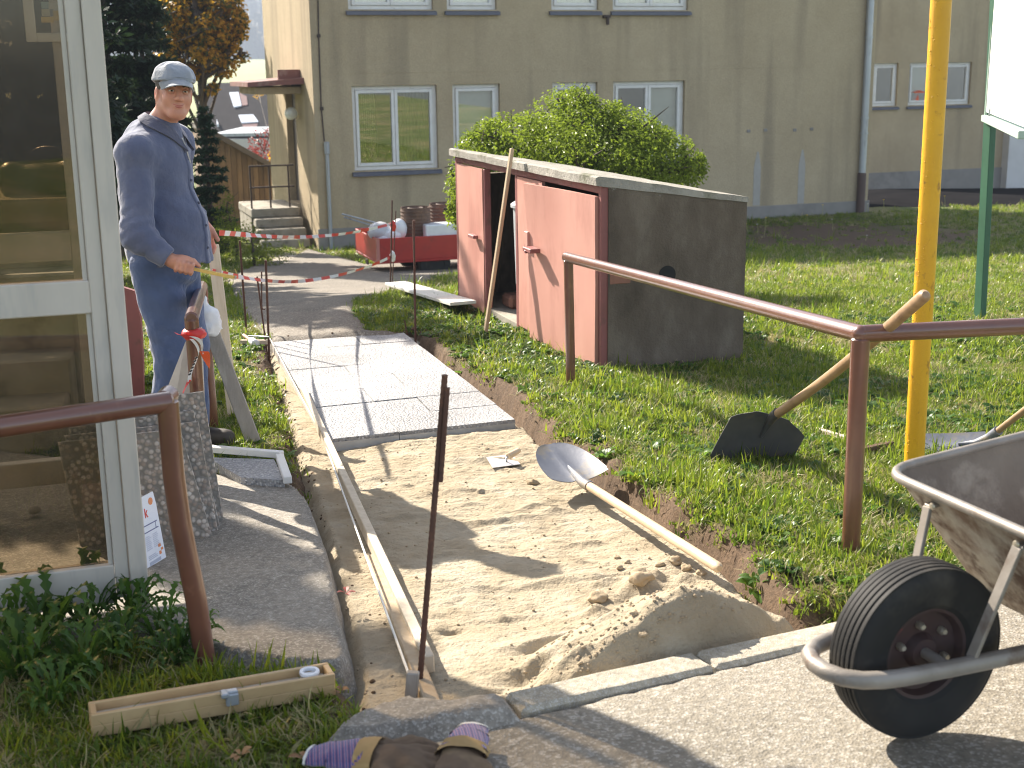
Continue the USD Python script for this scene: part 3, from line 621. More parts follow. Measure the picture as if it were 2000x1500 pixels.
# bare patches of old plaster on the wall
pm('bare_look', (.37, .35, .31), (.33, .31, .275), scale=12, rough=.95)
for x0, x1, yt, yb in ((1470, 1487, 296, 402), (1557, 1574, 292, 398)):
    a, b = onwall(x0, yb), onwall(x1, yt); w_ = b[0] - a[0]; hh = b[1] - a[1]
    ol = [(a[0], a[1]), (b[0], a[1]), (b[0], a[1] + hh * .72), (a[0] + w_ * .62, b[1]), (a[0] + w_ * .38, b[1]), (a[0], a[1] + hh * .72)]
    mm_ = trimesh.creation.extrude_polygon(Polygon(ol), .006, engine='earcut'); vv_ = mm_.vertices
    mm_.vertices = CB * [1, 1, 0] + e1 * vv_[:, :1] + e2 * (vv_[:, 2:3] - .004) + ez * vv_[:, 1:2]; mm_.fix_normals()
    part(hs, 'plaster_patch', mm_, mats['bare_look'])
for px, py in ((1462, 256), (1495, 254), (1552, 254), (1585, 252)):
    c = onwall(px, py); part(hs, 'wall_plug', wbox(c[0] - .04, c[0] + .04, c[1] - .03, c[1] + .03, -.012, .0), mats['plinth_look'])
# rear wing
WO = CB + e2 * 7.4 + e1 * 0
wgs = [wrect(1655, 1756, 119, 206, WO), wrect(1773, 1899, 121, 206, WO)]
for w in wgs: w[2], w[3] = wgs[1][2], wgs[1][3]
U0 = onwall(1640, 200, WO)[0]; U1 = onwall(1962, 200, WO)[0] + .6
ww = wall_with_holes(U0, U1, Zb, Zt, .3, wgs, WO)
wg = thing('rear_wing', 'lower ochre wing of the house with two small windows', 'house')
part(wg, 'front_wall', ww, mats['render_look'])
for w in wgs: window(wg, *w, WO, [.55], [(.03, .5, .3, .95, 'blind_look')] if w is wgs[1] else [])
part(wg, 'plinth', wbox(U0, U1, Zb, onwall(1850, 331, WO)[1], -.03, -.0, WO), mats['plinth_look'])
pm('orange_toy', (.75, .12, .03), (.65, .10, .03), rough=.5)
c = onwall(1798, 188, WO); tp = thing('orange_figure', 'orange red ornament standing inside the rear wing window', 'ornament')
part(tp, 'body', rtube(wl(c[0] - .04, c[1] - .18, .17, WO), wl(c[0], c[1] + .10, .17, WO), (.10, .06), 12), mats['orange_toy'], smooth=True)
part(tp, 'brim', move(lathe([(0, 0), (.2, 0), (.2, .025), (.08, .07), (0, .07)], 20, (0, 0, 1)), wl(c[0] + .02, c[1] + .09, .18, WO)), mats['orange_toy'], smooth=30)
part(wg, 'end_wall', wbox(U1 - .3, U1, Zb, Zt, .3, 8, WO), mats['render_look'])
part(wg, 'downpipe', rtube(wl(U1 - .05, Zt, -.12, WO), wl(U1 - .05, -2.2, -.12, WO), .1), mats['brown_pipe'], smooth=40)
part(wg, 'roof', wbox(U0, U1 + .4, Zt, Zt + .3, -.6, 8, WO), mats['roof_look'])
# white building at the far right
pm('white_render', (.62, .61, .59), (.55, .54, .52), scale=2, rough=.9)
WB = atd(1966, 350, 37.5)
wb = thing('white_outbuilding', 'white rendered building seen under the notice board at the right edge', 'building')
part(wb, 'wall', wbox(0, 4.0, -2.6, 3.2, 0, 3, WB), mats['white_render'])
part(wb, 'roof', wbox(-.3, 4.3, 3.2, 3.4, -.3, 3.3, WB), mats['roof_look'])
# ---------------------------------------------------------------- entrance steps with iron railing
st_ = thing('entrance_steps', 'weathered concrete steps up to the side door of the house', 'steps')
pm('step_look', (.34, .31, .25), (.24, .215, .17), scale=6, rough=.9, bump=.5, bscale=40, dist=.01, c3=(.12, .105, .085), scale3=3)
sx0, sx1 = -1.02, -.10
SB = CB
ztop = dz0
for k in range(4):
    z1_ = ztop - .165 * k; y0_ = 1.3 - .29 * k
    part(st_, 'step', wbox(sx0 + .03 * (k % 2), sx1, z1_ - .165, z1_, y0_ - .0, y0_ + .33 if k else 3.0, SB, .02), mats['step_look'])
part(st_, 'cheek', wbox(sx0 + .02, sx1, ztop - 1.2, ztop - .17, 1.5, 3.0, SB), mats['step_look'])
rl = thing('step_railing', 'rusty iron railing on the landing of the steps', 'railing')
for k in range(3):
    uu0 = sx0 + .03 + k * .36
    part(rl, 'post', wbox(uu0 - .016, uu0 + .016, ztop, ztop + .78, 1.4, 1.432, SB), mats['dark_iron'])
for zz_ in (.78, .38): part(rl, 'rail', wbox(sx0 + .01, sx1 - .06, ztop + zz_, ztop + zz_ + .03, 1.398, 1.434, SB), mats['dark_iron'])
# ---------------------------------------------------------------- concrete bin shelter with red doors
def upat(base, px, py):        # point on the upright plane through base
    v = ray(px, py); return EYE + v * ((base[1] - EYE[1]) / v[1])
FR, FL = onh(1178, 722, 1.74), onh(897, 585, 1.80)
fd = nrm((FL - FR) * [1, 1, 0]); bd = np.array([fd[1], -fd[0], 0]); LBX = np.linalg.norm((FL - FR)[:2]); WBX = .92
ZT = .885
def bxp(t, w, z): q = FR + fd * t + bd * w; return np.array([q[0], q[1], z])
def bb(t0, t1, w0, w1, z0, z1, b=.004): return move(cbox((abs(t1 - t0), abs(w1 - w0), abs(z1 - z0)), b), (bxp(t0, w0, z0) + bxp(t1, w1, z1)) / 2, np.stack([fd, -bd, ez], 1))
def tfor(px, py):              # place along the door face of a sight line
    v = ray(px, py); t = ((FR - EYE) @ bd) / (v @ bd); return (EYE + v * t - FR) @ fd
look('stain_look', {'g': ('geometry', {}), 'm': ('mapping', {'scale': (1.9, 1.9, 1.0)}), 'n': ('noise_texture', {'scale': 1.6, 'detail': 7, 'roughness': .62}), 'r': ('rgb_ramp', {'ramp': [(.28, (.07, .054, .04)), (.52, (.13, .104, .08)), (.75, (.22, .185, .145))]}),
    'n2': ('noise_texture', {'scale': 9, 'detail': 7, 'roughness': .7}), 's': ('separate_xyz', {}), 'z': ('map_range', {'from_min': .62, 'from_max': .92, 'to_min': -.22, 'to_max': .16}), 'ad': ('math', {'math_type': 'add'}), 'r2': ('rgb_ramp', {'ramp': [(.56, (0, 0, 0)), (.62, (.85, .85, .85))]}),
    'x': ('mix', {'color2': (.34, .32, .28)}), 'n3': ('noise_texture', {'scale': 70, 'detail': 6, 'roughness': .7}), 'b': ('bump', {'strength': .7, 'distance': .012}), 'p': ('principled_bsdf', {'roughness': .95, 'specular_ior_level': .2})},
    [('g.position', 'm.vector'), ('m.vector', 'n.vector'), ('n.fac', 'r.fac'), ('g.position', 'n2.vector'), ('g.position', 's.vector'), ('s.z', 'z.value'), ('z.result', 'ad.value1'), ('n2.fac', 'ad.value2'), ('ad.value', 'r2.fac'), ('r2.color', 'x.fac'), ('r.color', 'x.color1'), ('x.color', 'p.base_color'), ('g.position', 'n3.vector'), ('n3.fac', 'b.height'), ('b.normal', 'p.normal')], 'p.BSDF')
pm('roofslab_look', (.36, .335, .29), (.21, .195, .165), scale=7, rough=.95, bump=.7, bscale=45, dist=.012, c3=(.12, .12, .075), scale3=5, w3=(.52, .66))
pm('door_red', (.50, .235, .185), (.57, .30, .24), scale=1.8, rough=.55, c3=(.36, .15, .12), scale3=3.2, w3=(.5, .8), stretch=(1, 1, .35), bump=.08, bscale=30)
pm('door_red_dark', (.26, .085, .08), (.20, .07, .06), scale=5, rough=.6, c3=(.12, .06, .04), scale3=9)
bs = thing('bin_shelter', 'low concrete bin shelter with faded red metal doors', 'bin shelter')
T0 = .12
zd = lambda t: np.interp(t, [0, LBX], [FR[2], FL[2]])
part(bs, 'end_wall', trimesh.convex.convex_hull(np.array([bxp(t, w, z) for t, w, z in [(0, .03, -.75), (T0, .03, -.75), (0, WBX, -.75), (T0, WBX, -.75), (0, .03, ZT - .055), (T0, .03, ZT - .055), (0, WBX, ZT - .185), (T0, WBX, ZT - .185)]])), mats['stain_look'], label='stained dark concrete end wall with a round hole')
part(bs, 'end_wall', bb(LBX - T0, LBX, .03, WBX, -.8, ZT - .19), mats['stain_look'])
part(bs, 'back_wall', bb(T0, LBX - T0, WBX - T0, WBX, -.8, ZT - .19), mats['stain_look'])
part(bs, 'partition', bb(LBX * .5 - .04, LBX * .5 + .04, .06, WBX - T0, -.8, ZT - .19), mats['stain_look'])
part(bs, 'floor', bb(T0, LBX - T0, .0, WBX - T0, -.8, FL[2] + .06), mats['step_look'])
rs = trimesh.convex.convex_hull(np.array([bxp(t, w, z) for t in (-.006, LBX + .03) for w, z in ((-.05, ZT - .05), (-.05, ZT - .004), (-.03, ZT + .004), (WBX + .004, ZT - .185), (WBX + .004, ZT - .155))]))
rs = rs.subdivide().subdivide().subdivide().subdivide(); v = rs.vertices; rs.vertices = v + (.012 * (meshkit.fbm(v * 9, 4, 6) - .5))[:, None] * np.array([1, 1, 1])
part(bs, 'roof_slab', rs, mats['roofslab_look'], smooth=40)
hc_ = up_ = None
v = ray(1303, 537); t_ = ((FR - fd * .001 - EYE) @ fd) / (v @ fd); hp = EYE + v * t_
part(bs, 'wall_hole', move(lathe([(.0, -.002), (.055, -.002), (.055, .004), (0, .004)], 24, fd, hp), (0, 0, 0)), (pm('black_look', (.006, .006, .006), (.01, .01, .009), rough=.9)), label='round dark hole in the end wall')
v = ray(1192, 549); t_ = ((FR - EYE) @ fd) / (v @ fd); hp = EYE + v * t_
part(bs, 'bare_brick', bb(-.004, .03, .04, .17, hp[2] - .02, hp[2] + .04), (pm('brick_look', (.26, .12, .08), (.2, .09, .06), scale=14, rough=.9, bump=.4)), label='bare brick showing in the end wall')
tm = tfor(1012, 460); tl1, tl0 = tfor(950, 440), tfor(903, 430)
for t in (.03, tm, LBX - .03): part(bs, 'door_post', bb(t - .022, t + .022, -.012, .04, FR[2] - .1 if t < .1 else (FL[2] - .02 if t > 2 else FR[2] - .04), ZT - .05), mats['door_red_dark'])
part(bs, 'lintel', bb(.05, LBX - .05, -.008, .03, ZT - .10, ZT - .056), mats['door_red_dark'])
def doorleaf(t0, t1, z0, z1, w, swing=0.0, hinge=0, bend=0.0):
    """sheet steel leaf with folded edges"""
    n = 9; ts = np.linspace(t0, t1, n); zs = np.linspace(z0, z1, n); A, B = np.meshgrid(ts, zs, indexing='ij')
    h_ = t0 if hinge == 0 else t1
    dist = np.abs(A - h_); Wd = w - math.sin(swing) * dist - bend * ((B - z0) / (z1 - z0)) ** 3 * (dist / abs(t1 - t0)) ** 2 + .003 * np.sin(A * 9) * np.sin(B * 7)
    A2 = h_ + (A - h_) * math.cos(swing)
    P = FR[None, None] * [1, 1, 0] + fd * A2[..., None] + bd * Wd[..., None] + ez * B[..., None]
    m = gridmesh(P[..., 0], P[..., 1], P[..., 2]); Q = P + bd * .022; m2 = gridmesh(Q[..., 0], Q[..., 1], Q[..., 2])
    def strip(Pa, Qa): V = np.vstack([Pa, Qa]); k = len(Pa); i = np.arange(k - 1); return trimesh.Trimesh(V, np.vstack([np.stack([i, i + 1, i + 1 + k], 1), np.stack([i, i + 1 + k, i + k], 1)]), process=False)
    return cat_([m, m2, strip(P[0], Q[0]), strip(P[-1], Q[-1]), strip(P[:, 0], Q[:, 0]), strip(P[:, -1], Q[:, -1])])
zlow = lambda t: zd(t) + .02
td = tfor(1058, 500)
dl = part(bs, 'door', doorleaf(tl1, LBX - .055, FL[2] + .02, ZT - .105, -.012, .02, 1), mats['door_red'], smooth=30)
p_ = tfor(936, 460); zz_ = upat(bxp(p_, 0, 0), 936, 460)[2]
part(dl, 'handle', bb(p_ - .09, p_ + .05, -.075, -.035, zz_ - .012, zz_ + .012), mats['door_red_dark'])
dm = part(bs, 'door', doorleaf(td - .06, tm - .026, FR[2] + .0, ZT - .105, -.010, .012, 1), mats['door_red'], smooth=30)
dr = part(bs, 'door', doorleaf(.056, td + .035, FR[2] - .02, ZT - .115, -.03, .045, 0, .035), mats['door_red'], smooth=30)
p_ = tfor(1070, 522); zz_ = FR[2] + .60
part(dr, 'handle', cat_([bb(p_ - .10, p_ + .05, -.155, -.085, zz_ - .012, zz_ + .016), bb(p_ - .02, p_ + .01, -.16, -.07, zz_ - .02, zz_)]), mats['door_red_dark'])
part(dr, 'latch', bb(td - .005, td + .06, -.10, -.075, zz_ - .02, zz_ + .10), mats['door_red'])
part(bs, 'door_edge', bb(tl1 - .03, tl1 - .004, -.02, .03, FL[2] + .02, ZT - .105), mats['door_red_dark'])
# galvanised bin inside and bricks on the floor
gb = thing('dustbin', 'galvanised round dustbin standing inside the open bin shelter', 'dustbin')
bc = bxp(tm + .20, .25, FL[2] + .06); bh = .80
pm('bin_zinc', (.46, .48, .49), (.36, .38, .39), scale=6, rough=.5)
part(gb, 'body', lathe([(0, 0), (.165, 0), (.17, .02), (.19, .25), (.205, bh - .02), (.215, bh), (.20, bh), (0, bh - .01)], 32, p=bc), mats['bin_zinc'], smooth=30)
part(gb, 'lid', lathe([(0, bh + .07), (.12, bh + .055), (.20, bh + .02), (.222, bh + .005), (.222, bh - .015), (.214, bh - .015)], 32, p=bc), mats['bin_zinc'], smooth=30)
for k in (-1, 1):
    q = bc + fd * .21 * k + [0, 0, bh * .72]; part(gb, 'handle', tube([q + fd * .0 * k - bd * .06, q + fd * .05 * k - bd * .05 - [0, 0, .02], q + fd * .05 * k + bd * .05 - [0, 0, .02], q + bd * .06], .009, 8), mats['zinc_look'], smooth=True)
for k, (a, w, z) in enumerate([(.33, .16, 0), (.22, .12, 0), (.30, .15, .072)]):
    single('brick', bb(tm + a, tm + a + .11, w, w + .22, FL[2] + .062 + z, FL[2] + .13 + z, .006), mats['brick_look'], ['red brick on the floor of the shelter behind the other', 'red brick in the shelter opening beside the door post', 'red brick stacked on top of another in the shelter'][k], 'brick', 'loose bricks inside the shelter')
single('rubble', bb(tm + .55, tm + .75, .12, .3, FL[2] + .06, FL[2] + .16, .03), mats['brick_look'], 'dark lump of rubble at the left of the shelter floor', 'rubble')
# lath leaning against the shelter roof
pm('lath_look', (.47, .36, .23), (.36, .26, .155), scale=5, rough=.7, stretch=(6, 6, .6), bump=.15, bscale=50, vary=.1)
pm('pale_wood', (.60, .52, .40), (.47, .385, .275), scale=6, rough=.7, stretch=(5, 5, .7), bump=.2, bscale=60)
pm('grey_wood', (.36, .33, .29), (.26, .235, .20), scale=7, rough=.85, stretch=(4, 4, .8), bump=.4, bscale=70, c3=(.46, .42, .36), scale3=3)
lb = G(948, 652, .04); v = ray(1000, 290); t_ = ((bxp(0, -.1, 0) - EYE) @ bd) / (v @ bd); ltop = EYE + v * t_
single('lath', beam(lb, ltop, .036, .022, bd), mats['lath_look'], 'thin wooden lath leaning upright against the bin shelter roof', 'lath')
wbp = [G(772, 553, .12), G(905, 592, .11)]
single('white_board', beam(wbp[0], wbp[1], .20, .025, (0, -.1, 1)), pm('white_plank', (.72, .70, .64), (.60, .575, .51), scale=5, rough=.6), 'long white board lying on the grass by the bin shelter', 'board')

# ---------------------------------------------------------------- brown pipe railings
pm('rail_look', (.135, .050, .028), (.10, .036, .022), scale=9, rough=.30, c3=(.165, .07, .04), scale3=14, w3=(.6, .72), bump=.12, bscale=120, dist=.002, spec=.8, coat=.5)
RR = .0275
r1b, r2b = onh(1660, 1112, 1.60), onh(1116, 762, 1.715)
r1t, r2t = upat(r1b, 1681, 652), upat(r2b, 1110, 503)
rr_ = thing('pipe_railing', 'brown painted pipe railing with two posts along the lawn', 'railing')
part(rr_, 'post', rtube(r1b - [0, 0, .1], r1t - [0, 0, .01], RR + .002, 18), mats['rail_look'], smooth=35)
part(rr_, 'post', rtube(r2b - [0, 0, .1], r2t - [0, 0, .01], RR - .002, 18), mats['rail_look'], smooth=35)
dd_ = nrm(r2t - r1t)
part(rr_, 'handrail', rtube(r1t, r2t + dd_ * .035, RR, 20), mats['rail_look'], smooth=35)
re_ = onh(2000, 637, 1.5 - r1t[2]); de_ = nrm(re_ - r1t)
part(rr_, 'handrail', rtube(r1t - de_ * .01, r1t + de_ * 2.6, RR, 20), mats['rail_look'], smooth=35, label='handrail turning off to the right')
part(rr_, 'elbow', move(trimesh.creation.icosphere(3, RR * 1.03), r1t), mats['rail_look'], smooth=True)
part(rr_, 'post', rtube(r1t + de_ * 2.57 - [0, 0, .85], r1t + de_ * 2.57, RR, 18), mats['rail_look'], smooth=35)
l1b = onh(405, 1320, 1.60); l1t = upat(l1b, 327, 785); l1m = upat(l1b, 352, 1020)
lr = thing('pipe_railing', 'brown painted pipe railing with a bent post in front of the glazed porch', 'railing')
dn = nrm(l1m - l1b)
part(lr, 'post', tube([l1b - dn * .12, l1b, l1b * .5 + l1m * .5 + [.006, 0, 0], l1m, l1m * .6 + l1t * .4 - [.004, 0, 0], l1t], RR + .001, 18), mats['rail_look'], smooth=35)
le_ = onh(0, 833, 1.5 - l1t[2]); dl_ = nrm(le_ - l1t)
part(lr, 'handrail', rtube(l1t - dl_ * .012, l1t + dl_ * 1.7, RR, 20), mats['rail_look'], smooth=35)
part(lr, 'post', rtube(l1t + dl_ * 1.66 - [0, 0, .9], l1t + dl_ * 1.66, RR, 18), mats['rail_look'], smooth=35)
part(lr, 'cut_stub', rtube(l1t + [-.012, .01, 0], l1t + np.array([-.012, .07, .004]), RR * .95, 16), mats['rail_look'], smooth=35)
lab = onh(402, 992, 1.705); lat = upat(lab, 374, 622)
lfb = onh(418, 848, 1.80); lft = upat(lfb, 394, 560)
lf = thing('pipe_railing', 'shorter brown pipe railing between the leaning boards and the worker', 'railing')
part(lf, 'post', rtube(lab - [0, 0, .1], lat, RR, 18), mats['rail_look'], smooth=35)
part(lf, 'post', rtube(lfb - [0, 0, .1], lft, RR, 18), mats['rail_look'], smooth=35)
part(lf, 'handrail', rtube(lat - nrm(lft - lat) * .02, lft + nrm(lft - lat) * .03, RR, 20), mats['rail_look'], smooth=35)
# ---------------------------------------------------------------- yellow pole, green post and board
pm('yellow_paint', (.68, .37, .012), (.60, .31, .01), scale=5, rough=.38, bump=.25, bscale=45, dist=.004, c3=(.34, .17, .02), scale3=18, w3=(.60, .68))
yb = onh(1782, 955, 1.62); yt = upat(yb, 1842, -60)
yp = thing('yellow_pole', 'thick yellow painted steel pole standing on the lawn', 'pole')
part(yp, 'tube', rtube(yb - [0, 0, .15], yt, .0375, 28), mats['yellow_paint'], smooth=35)
rgd = np.random.default_rng(8); drops = []
ax_ = nrm(yt - yb)
for k in range(150):
    t = rgd.uniform(.1, np.linalg.norm(yt - yb)); an = rgd.uniform(math.pi * .85, math.pi * 1.5); r = rgd.uniform(.0012, .003)
    drops.append(move(trimesh.creation.icosphere(1, r), yb + ax_ * t + .0375 * np.array([math.cos(an), math.sin(an), 0])))
part(yp, 'paint_blisters', cat_(drops), mats['yellow_paint'], smooth=True, kind='stuff')
pm('green_paint', (.035, .115, .065), (.028, .09, .05), scale=4, rough=.45)
pm('pale_green', (.40, .50, .42), (.34, .44, .36), scale=4, rough=.5)
gb_ = onh(1914, 624, 1.86); gt = upat(gb_, 1948, -40)
nb = thing('notice_board', 'white notice board on a dark green steel post at the right edge', 'notice board')
part(nb, 'post', beam(gb_ - [0, 0, .1], gt, .085, .05, (1, .3, 0), .004), mats['green_paint'])
zbB = 1.5 - .40; bA = onh(1930, 231, .40); bB = onh(2003, 263, .40); dB = nrm(bB - bA)
nB = np.array([dB[1], -dB[0], 0]); nB = nB if nB[0] < 0 else -nB
bA = bA - dB * .02
part(nb, 'panel', move(cbox((2.3, .03, 1.5), .004), bA + dB * 1.15 + ez * .79, np.stack([dB, np.cross(ez, dB), ez], 1)), pm('panel_white', (.76, .745, .70), (.72, .70, .655), scale=3, rough=.5))
part(nb, 'bottom_rail', move(cbox((2.32, .09, .045), .004), bA + dB * 1.15 + ez * .0, np.stack([dB, np.cross(ez, dB), ez], 1)), mats['pale_green'])
part(nb, 'side_rail', beam(bA + ez * .02 - dB * .02, bA + ez * 1.55 - dB * .02, .05, .06, dB), mats['pale_green'])
c = bA + dB * .42 + nB * .03 + ez * .03
part(nb, 'catch', cat_([beam(c, c + ez * .06, .012, .012, dB), beam(c + ez * .04 - dB * .02, c + ez * .045 + dB * .03, .012, .012)]), mats['zinc_look'])

# ---------------------------------------------------------------- shovels
pm('blade_steel', (.11, .12, .15), (.17, .18, .205), scale=6, rough=.5, metal=.35, bump=.25, bscale=35, c3=(.22, .19, .145), scale3=6, w3=(.5, .62))
pm('dark_steel', (.075, .075, .075), (.11, .105, .10), scale=6, rough=.5, metal=.4, bump=.3, bscale=40, c3=(.15, .12, .09), scale3=7)
pm('shaft_wood', (.58, .46, .31), (.48, .355, .22), scale=5, rough=.5, stretch=(3, 3, 3), bump=.12, bscale=40, c3=(.40, .28, .17), scale3=5, w3=(.6, .75))
pm('old_shaft', (.36, .235, .13), (.27, .165, .085), scale=5, rough=.55, bump=.15, bscale=40, c3=(.2, .12, .065), scale3=6)
def blade_mesh(outline_w, length, dish, thick=.003, n=26, m=17):
    """outline_w(s) half width along s 0..1 (socket to tip)"""
    s, q = np.meshgrid(np.linspace(0, 1, n), np.linspace(-1, 1, m), indexing='ij'); hw = outline_w(s)
    Yv = q * hw; Zv = dish * (q ** 2) * (hw / hw.max()) ** 1.2 - dish * .3 * np.sin(s * np.pi) - .012 * np.exp(-(q / .16) ** 2) * (1 - s) * -1
    a = gridmesh(s * length, Yv, Zv); b = gridmesh(s * length, Yv, Zv - thick); b.invert()
    rim = []
    i0 = np.concatenate([np.arange(m), np.arange(1, n) * m + m - 1, (n - 1) * m + np.arange(m - 2, -1, -1), np.arange(n - 2, 0, -1) * m]); k = len(i0); V = np.vstack([a.vertices[i0], b.vertices[i0]]); i = np.arange(k); j = (i + 1) % k
    return cat_([a, b, trimesh.Trimesh(V, np.vstack([np.stack([i, j, j + k], 1), np.stack([i, j + k, i + k], 1)]), process=False)])
def shovel(name, label, sock, end, bdir, bup, outline, length, dish, bmat, hmat, bow=0.0, r=.0175):
    t = thing(name, label, 'shovel')
    R = frame(bdir, bup)
    part(t, 'blade', move(blade_mesh(outline, length, dish), sock - R[:, 0] * .02, R), bmat, smooth=40)
    hd = nrm(end - sock); side = nrm(bup - (np.asarray(bup) @ hd) * hd)
    part(t, 'socket', tube([sock + R[:, 0] * .09 + R[:, 2] * .006, sock + R[:, 0] * .02 + R[:, 2] * .008, sock + hd * .06, sock + hd * .13], [.006, .016, .021, .021], 14), bmat, smooth=40)
    L = np.linalg.norm(end - sock); ss = np.linspace(.07 / L, 1, 14)
    pts = [sock + (end - sock) * s + side * bow * math.sin(math.pi * s) for s in ss]
    pts = [*pts, pts[-1] + hd * .012]; rad = [r] * (len(pts) - 1) + [r * .55]
    part(t, 'shaft', tube(pts, rad, 16), hmat, smooth=35)
    return t
sk = onh(1128, 935, 1.60); en = onh(1402, 1108, 1.535)
back = nrm(sk - en)
round_pt = lambda s: .128 * np.sqrt(np.clip(1 - np.clip((s - .05) / .96, 0, 1) ** 2.3, 0.0005, 1)) * np.where(s < .05, .97, 1)
shovel('round_shovel', 'round bladed shovel with a pale wooden shaft lying across the sand', sk, en, nrm(back + np.array([-.06, 0, .30])), (.1, -.35, 1), round_pt, .31, .035, mats['blade_steel'], mats['shaft_wood'])
bg = onh(1478, 912, 1.68); sq = atd(1504, 818, proj(bg)[2] - .10)
rp = onh(1742, 628, 1.5 - r1t[2] - .045); hd_ = nrm(rp - sq); tt = sq + hd_ * (np.linalg.norm(rp - sq) * 1.33)
for _ in range(40):
    if proj(tt)[0] < 1800: tt = tt + hd_ * .01
    elif proj(tt)[0] > 1806: tt = tt - hd_ * .01
bdn = nrm(bg - sq)
sqo = lambda s: .178 * np.where(s < .16, np.sqrt(np.clip(1 - ((.16 - s) / .17) ** 2, .03, 1)) * .35 + .65 * np.clip(s / .16, .25, 1) ** .5, 1) * (1 + .05 * s)
shovel('square_shovel', 'square bladed shovel with a worn shaft propped on the pipe railing', sq, tt, nrm(bdn + np.array([-.22, 0, 0])), (.35, -1, .25), sqo, .315, .022, mats['dark_steel'], mats['old_shaft'], .014, .019)
s3 = G(1915, 868, .05); e3_ = atd(2035, 775, proj(s3)[2] - .35)
shovel('small_spade', 'small spade with its handle leaning out of the picture at the right', s3, e3_, nrm(np.array([-.9, .35, -.12])), (0, -.45, 1), lambda s: .075 * np.ones_like(s), .28, .012, mats['blade_steel'], mats['old_shaft'], 0, .014)
single('broken_stick', beam(G(1595, 838, .03), G(1652, 856, .03), .02, .02), mats['pale_wood'], 'short pale stick in the grass behind the railing corner post', 'stick')
single('bark_strip', beam(G(1678, 880, .03), G(1742, 866, .03), .03, .02), mats['earth_look'], 'dark strip of bark in the grass beside the yellow pole', 'bark')

# ---------------------------------------------------------------- wheelbarrow
pm('rubber', (.012, .0115, .011), (.02, .019, .018), scale=8, rough=.7, spec=.3, bump=.15, bscale=60, c3=(.06, .053, .043), scale3=5, w3=(.52, .75))
pm('barrow_steel', (.16, .10, .06), (.42, .37, .29), scale=9, rough=.8, metal=.05, bump=.9, bscale=28, dist=.007, c3=(.10, .055, .03), scale3=7, w3=(.5, .6), lo=.38, hi=.58)
pm('barrow_inside', (.13, .10, .078), (.23, .19, .145), scale=4, rough=.9, metal=.0, bump=.7, bscale=40, c3=(.36, .31, .245), scale3=5, w3=(.52, .66))
pm('worn_tube', (.30, .27, .235), (.21, .185, .155), scale=9, rough=.5, metal=.3, bump=.2, bscale=60, c3=(.15, .10, .07), scale3=10, w3=(.55, .68))
pm('hub_dark', (.035, .02, .02), (.05, .025, .022), scale=10, rough=.55, c3=(.20, .03, .03), scale3=12, w3=(.62, .72))
pm('bolt_look', (.62, .56, .44), (.5, .45, .35), scale=20, rough=.35, metal=.7)
cont = onh(1778, 1425, 1.42); WRAD = .195
af = nrm(np.array([-.93, -.37, 0])); nf = np.array([.37, -.93, 0]); WC = cont + ez * WRAD
def wp(u, v, z): return WC + af * u + nf * v + ez * z
wbT = thing('wheelbarrow', 'rusty steel builder wheelbarrow with a black ribbed tyre in the right corner', 'wheelbarrow')
prof = [(.098, -.034), (.112, -.046), (.15, -.053), (.175, -.049), (.187, -.041)]
for k in range(6):
    y = -.036 + k * .0144; cr_ = .1955 - 2.2 * y * y
    prof += [(cr_ - .0005, y - .0052), (cr_, y - .004), (cr_, y + .004), (cr_ - .0005, y + .0052)]
    if k < 5: prof += [(cr_ - .007, y + .0062), (cr_ - .007, y + .0084)]
prof += [(.187, .041), (.175, .049), (.15, .053), (.112, .046), (.098, .034)]
tyre = lathe(np.array(prof), 96, nf, WC)
wl_ = part(wbT, 'wheel', lathe([(0, -.03), (.085, -.03), (.095, -.036), (.104, -.038), (.104, -.03), (.098, -.02), (.098, .02), (.104, .03), (.104, .038), (.095, .036), (.088, .018), (.04, .012), (.03, .03), (0, .03)], 64, nf, WC), mats['hub_dark'], smooth=30)
part(wl_, 'tyre', tyre, mats['rubber'], smooth=30)
for k in range(6):
    an = k * math.pi / 3 + .35; c = WC + af * .062 * math.cos(an) + ez * .062 * math.sin(an) + nf * .016
    part(wl_, 'bolt', lathe([(0, .018), (.006, .018), (.0085, .012), (.0085, 0), (0, 0)], 6, nf, c), mats['bolt_look'])
part(wl_, 'axle', rtube(wp(0, -.12, 0), wp(0, .12, 0), .012), mats['worn_tube'], smooth=35)
loop = [(-1.5, .27, .22), (-1.0, .22, .10), (-.5, .16, .03), (-.2, .122, .004), (0, .112, 0), (.10, .108, 0), (.17, .098, 0), (.215, .075, 0), (.24, .04, 0), (.247, 0, 0)]
loop = loop + [(a, -b, c) for a, b, c in loop[-2::-1]]
from scipy.interpolate import CubicSpline
L_ = np.array([wp(a, b, c) for a, b, c in loop]); cs_ = CubicSpline(np.concatenate([[0], np.cumsum(np.linalg.norm(np.diff(L_, axis=0), axis=1))]), L_)
part(wbT, 'frame_tube', tube(cs_(np.linspace(0, cs_.x[-1], 90)), .0185, 16), mats['worn_tube'], smooth=40)
uf, zr = -.13, 1.5 - .935 - WC[2]
rim = [(uf, -.31, zr), (uf, .31, zr), (uf - .95, .37, zr + .06), (uf - .95, -.37, zr + .06)]
bot = [(uf - .20, -.215, zr - .29), (uf - .20, .215, zr - .29), (uf - .80, .23, zr - .27), (uf - .80, -.23, zr - .27)]
def rounded(q, rad, n=6):
    q = np.array(q, float); out = []
    for k in range(4):
        p0, p, p1 = q[k - 1], q[k], q[(k + 1) % 4]; a = p + nrm(p0 - p) * rad; b = p + nrm(p1 - p) * rad
        for t in np.linspace(0, 1, n): out.append((1 - t) ** 2 * a + 2 * t * (1 - t) * p + t * t * b)
    return np.array(out)
rings = []
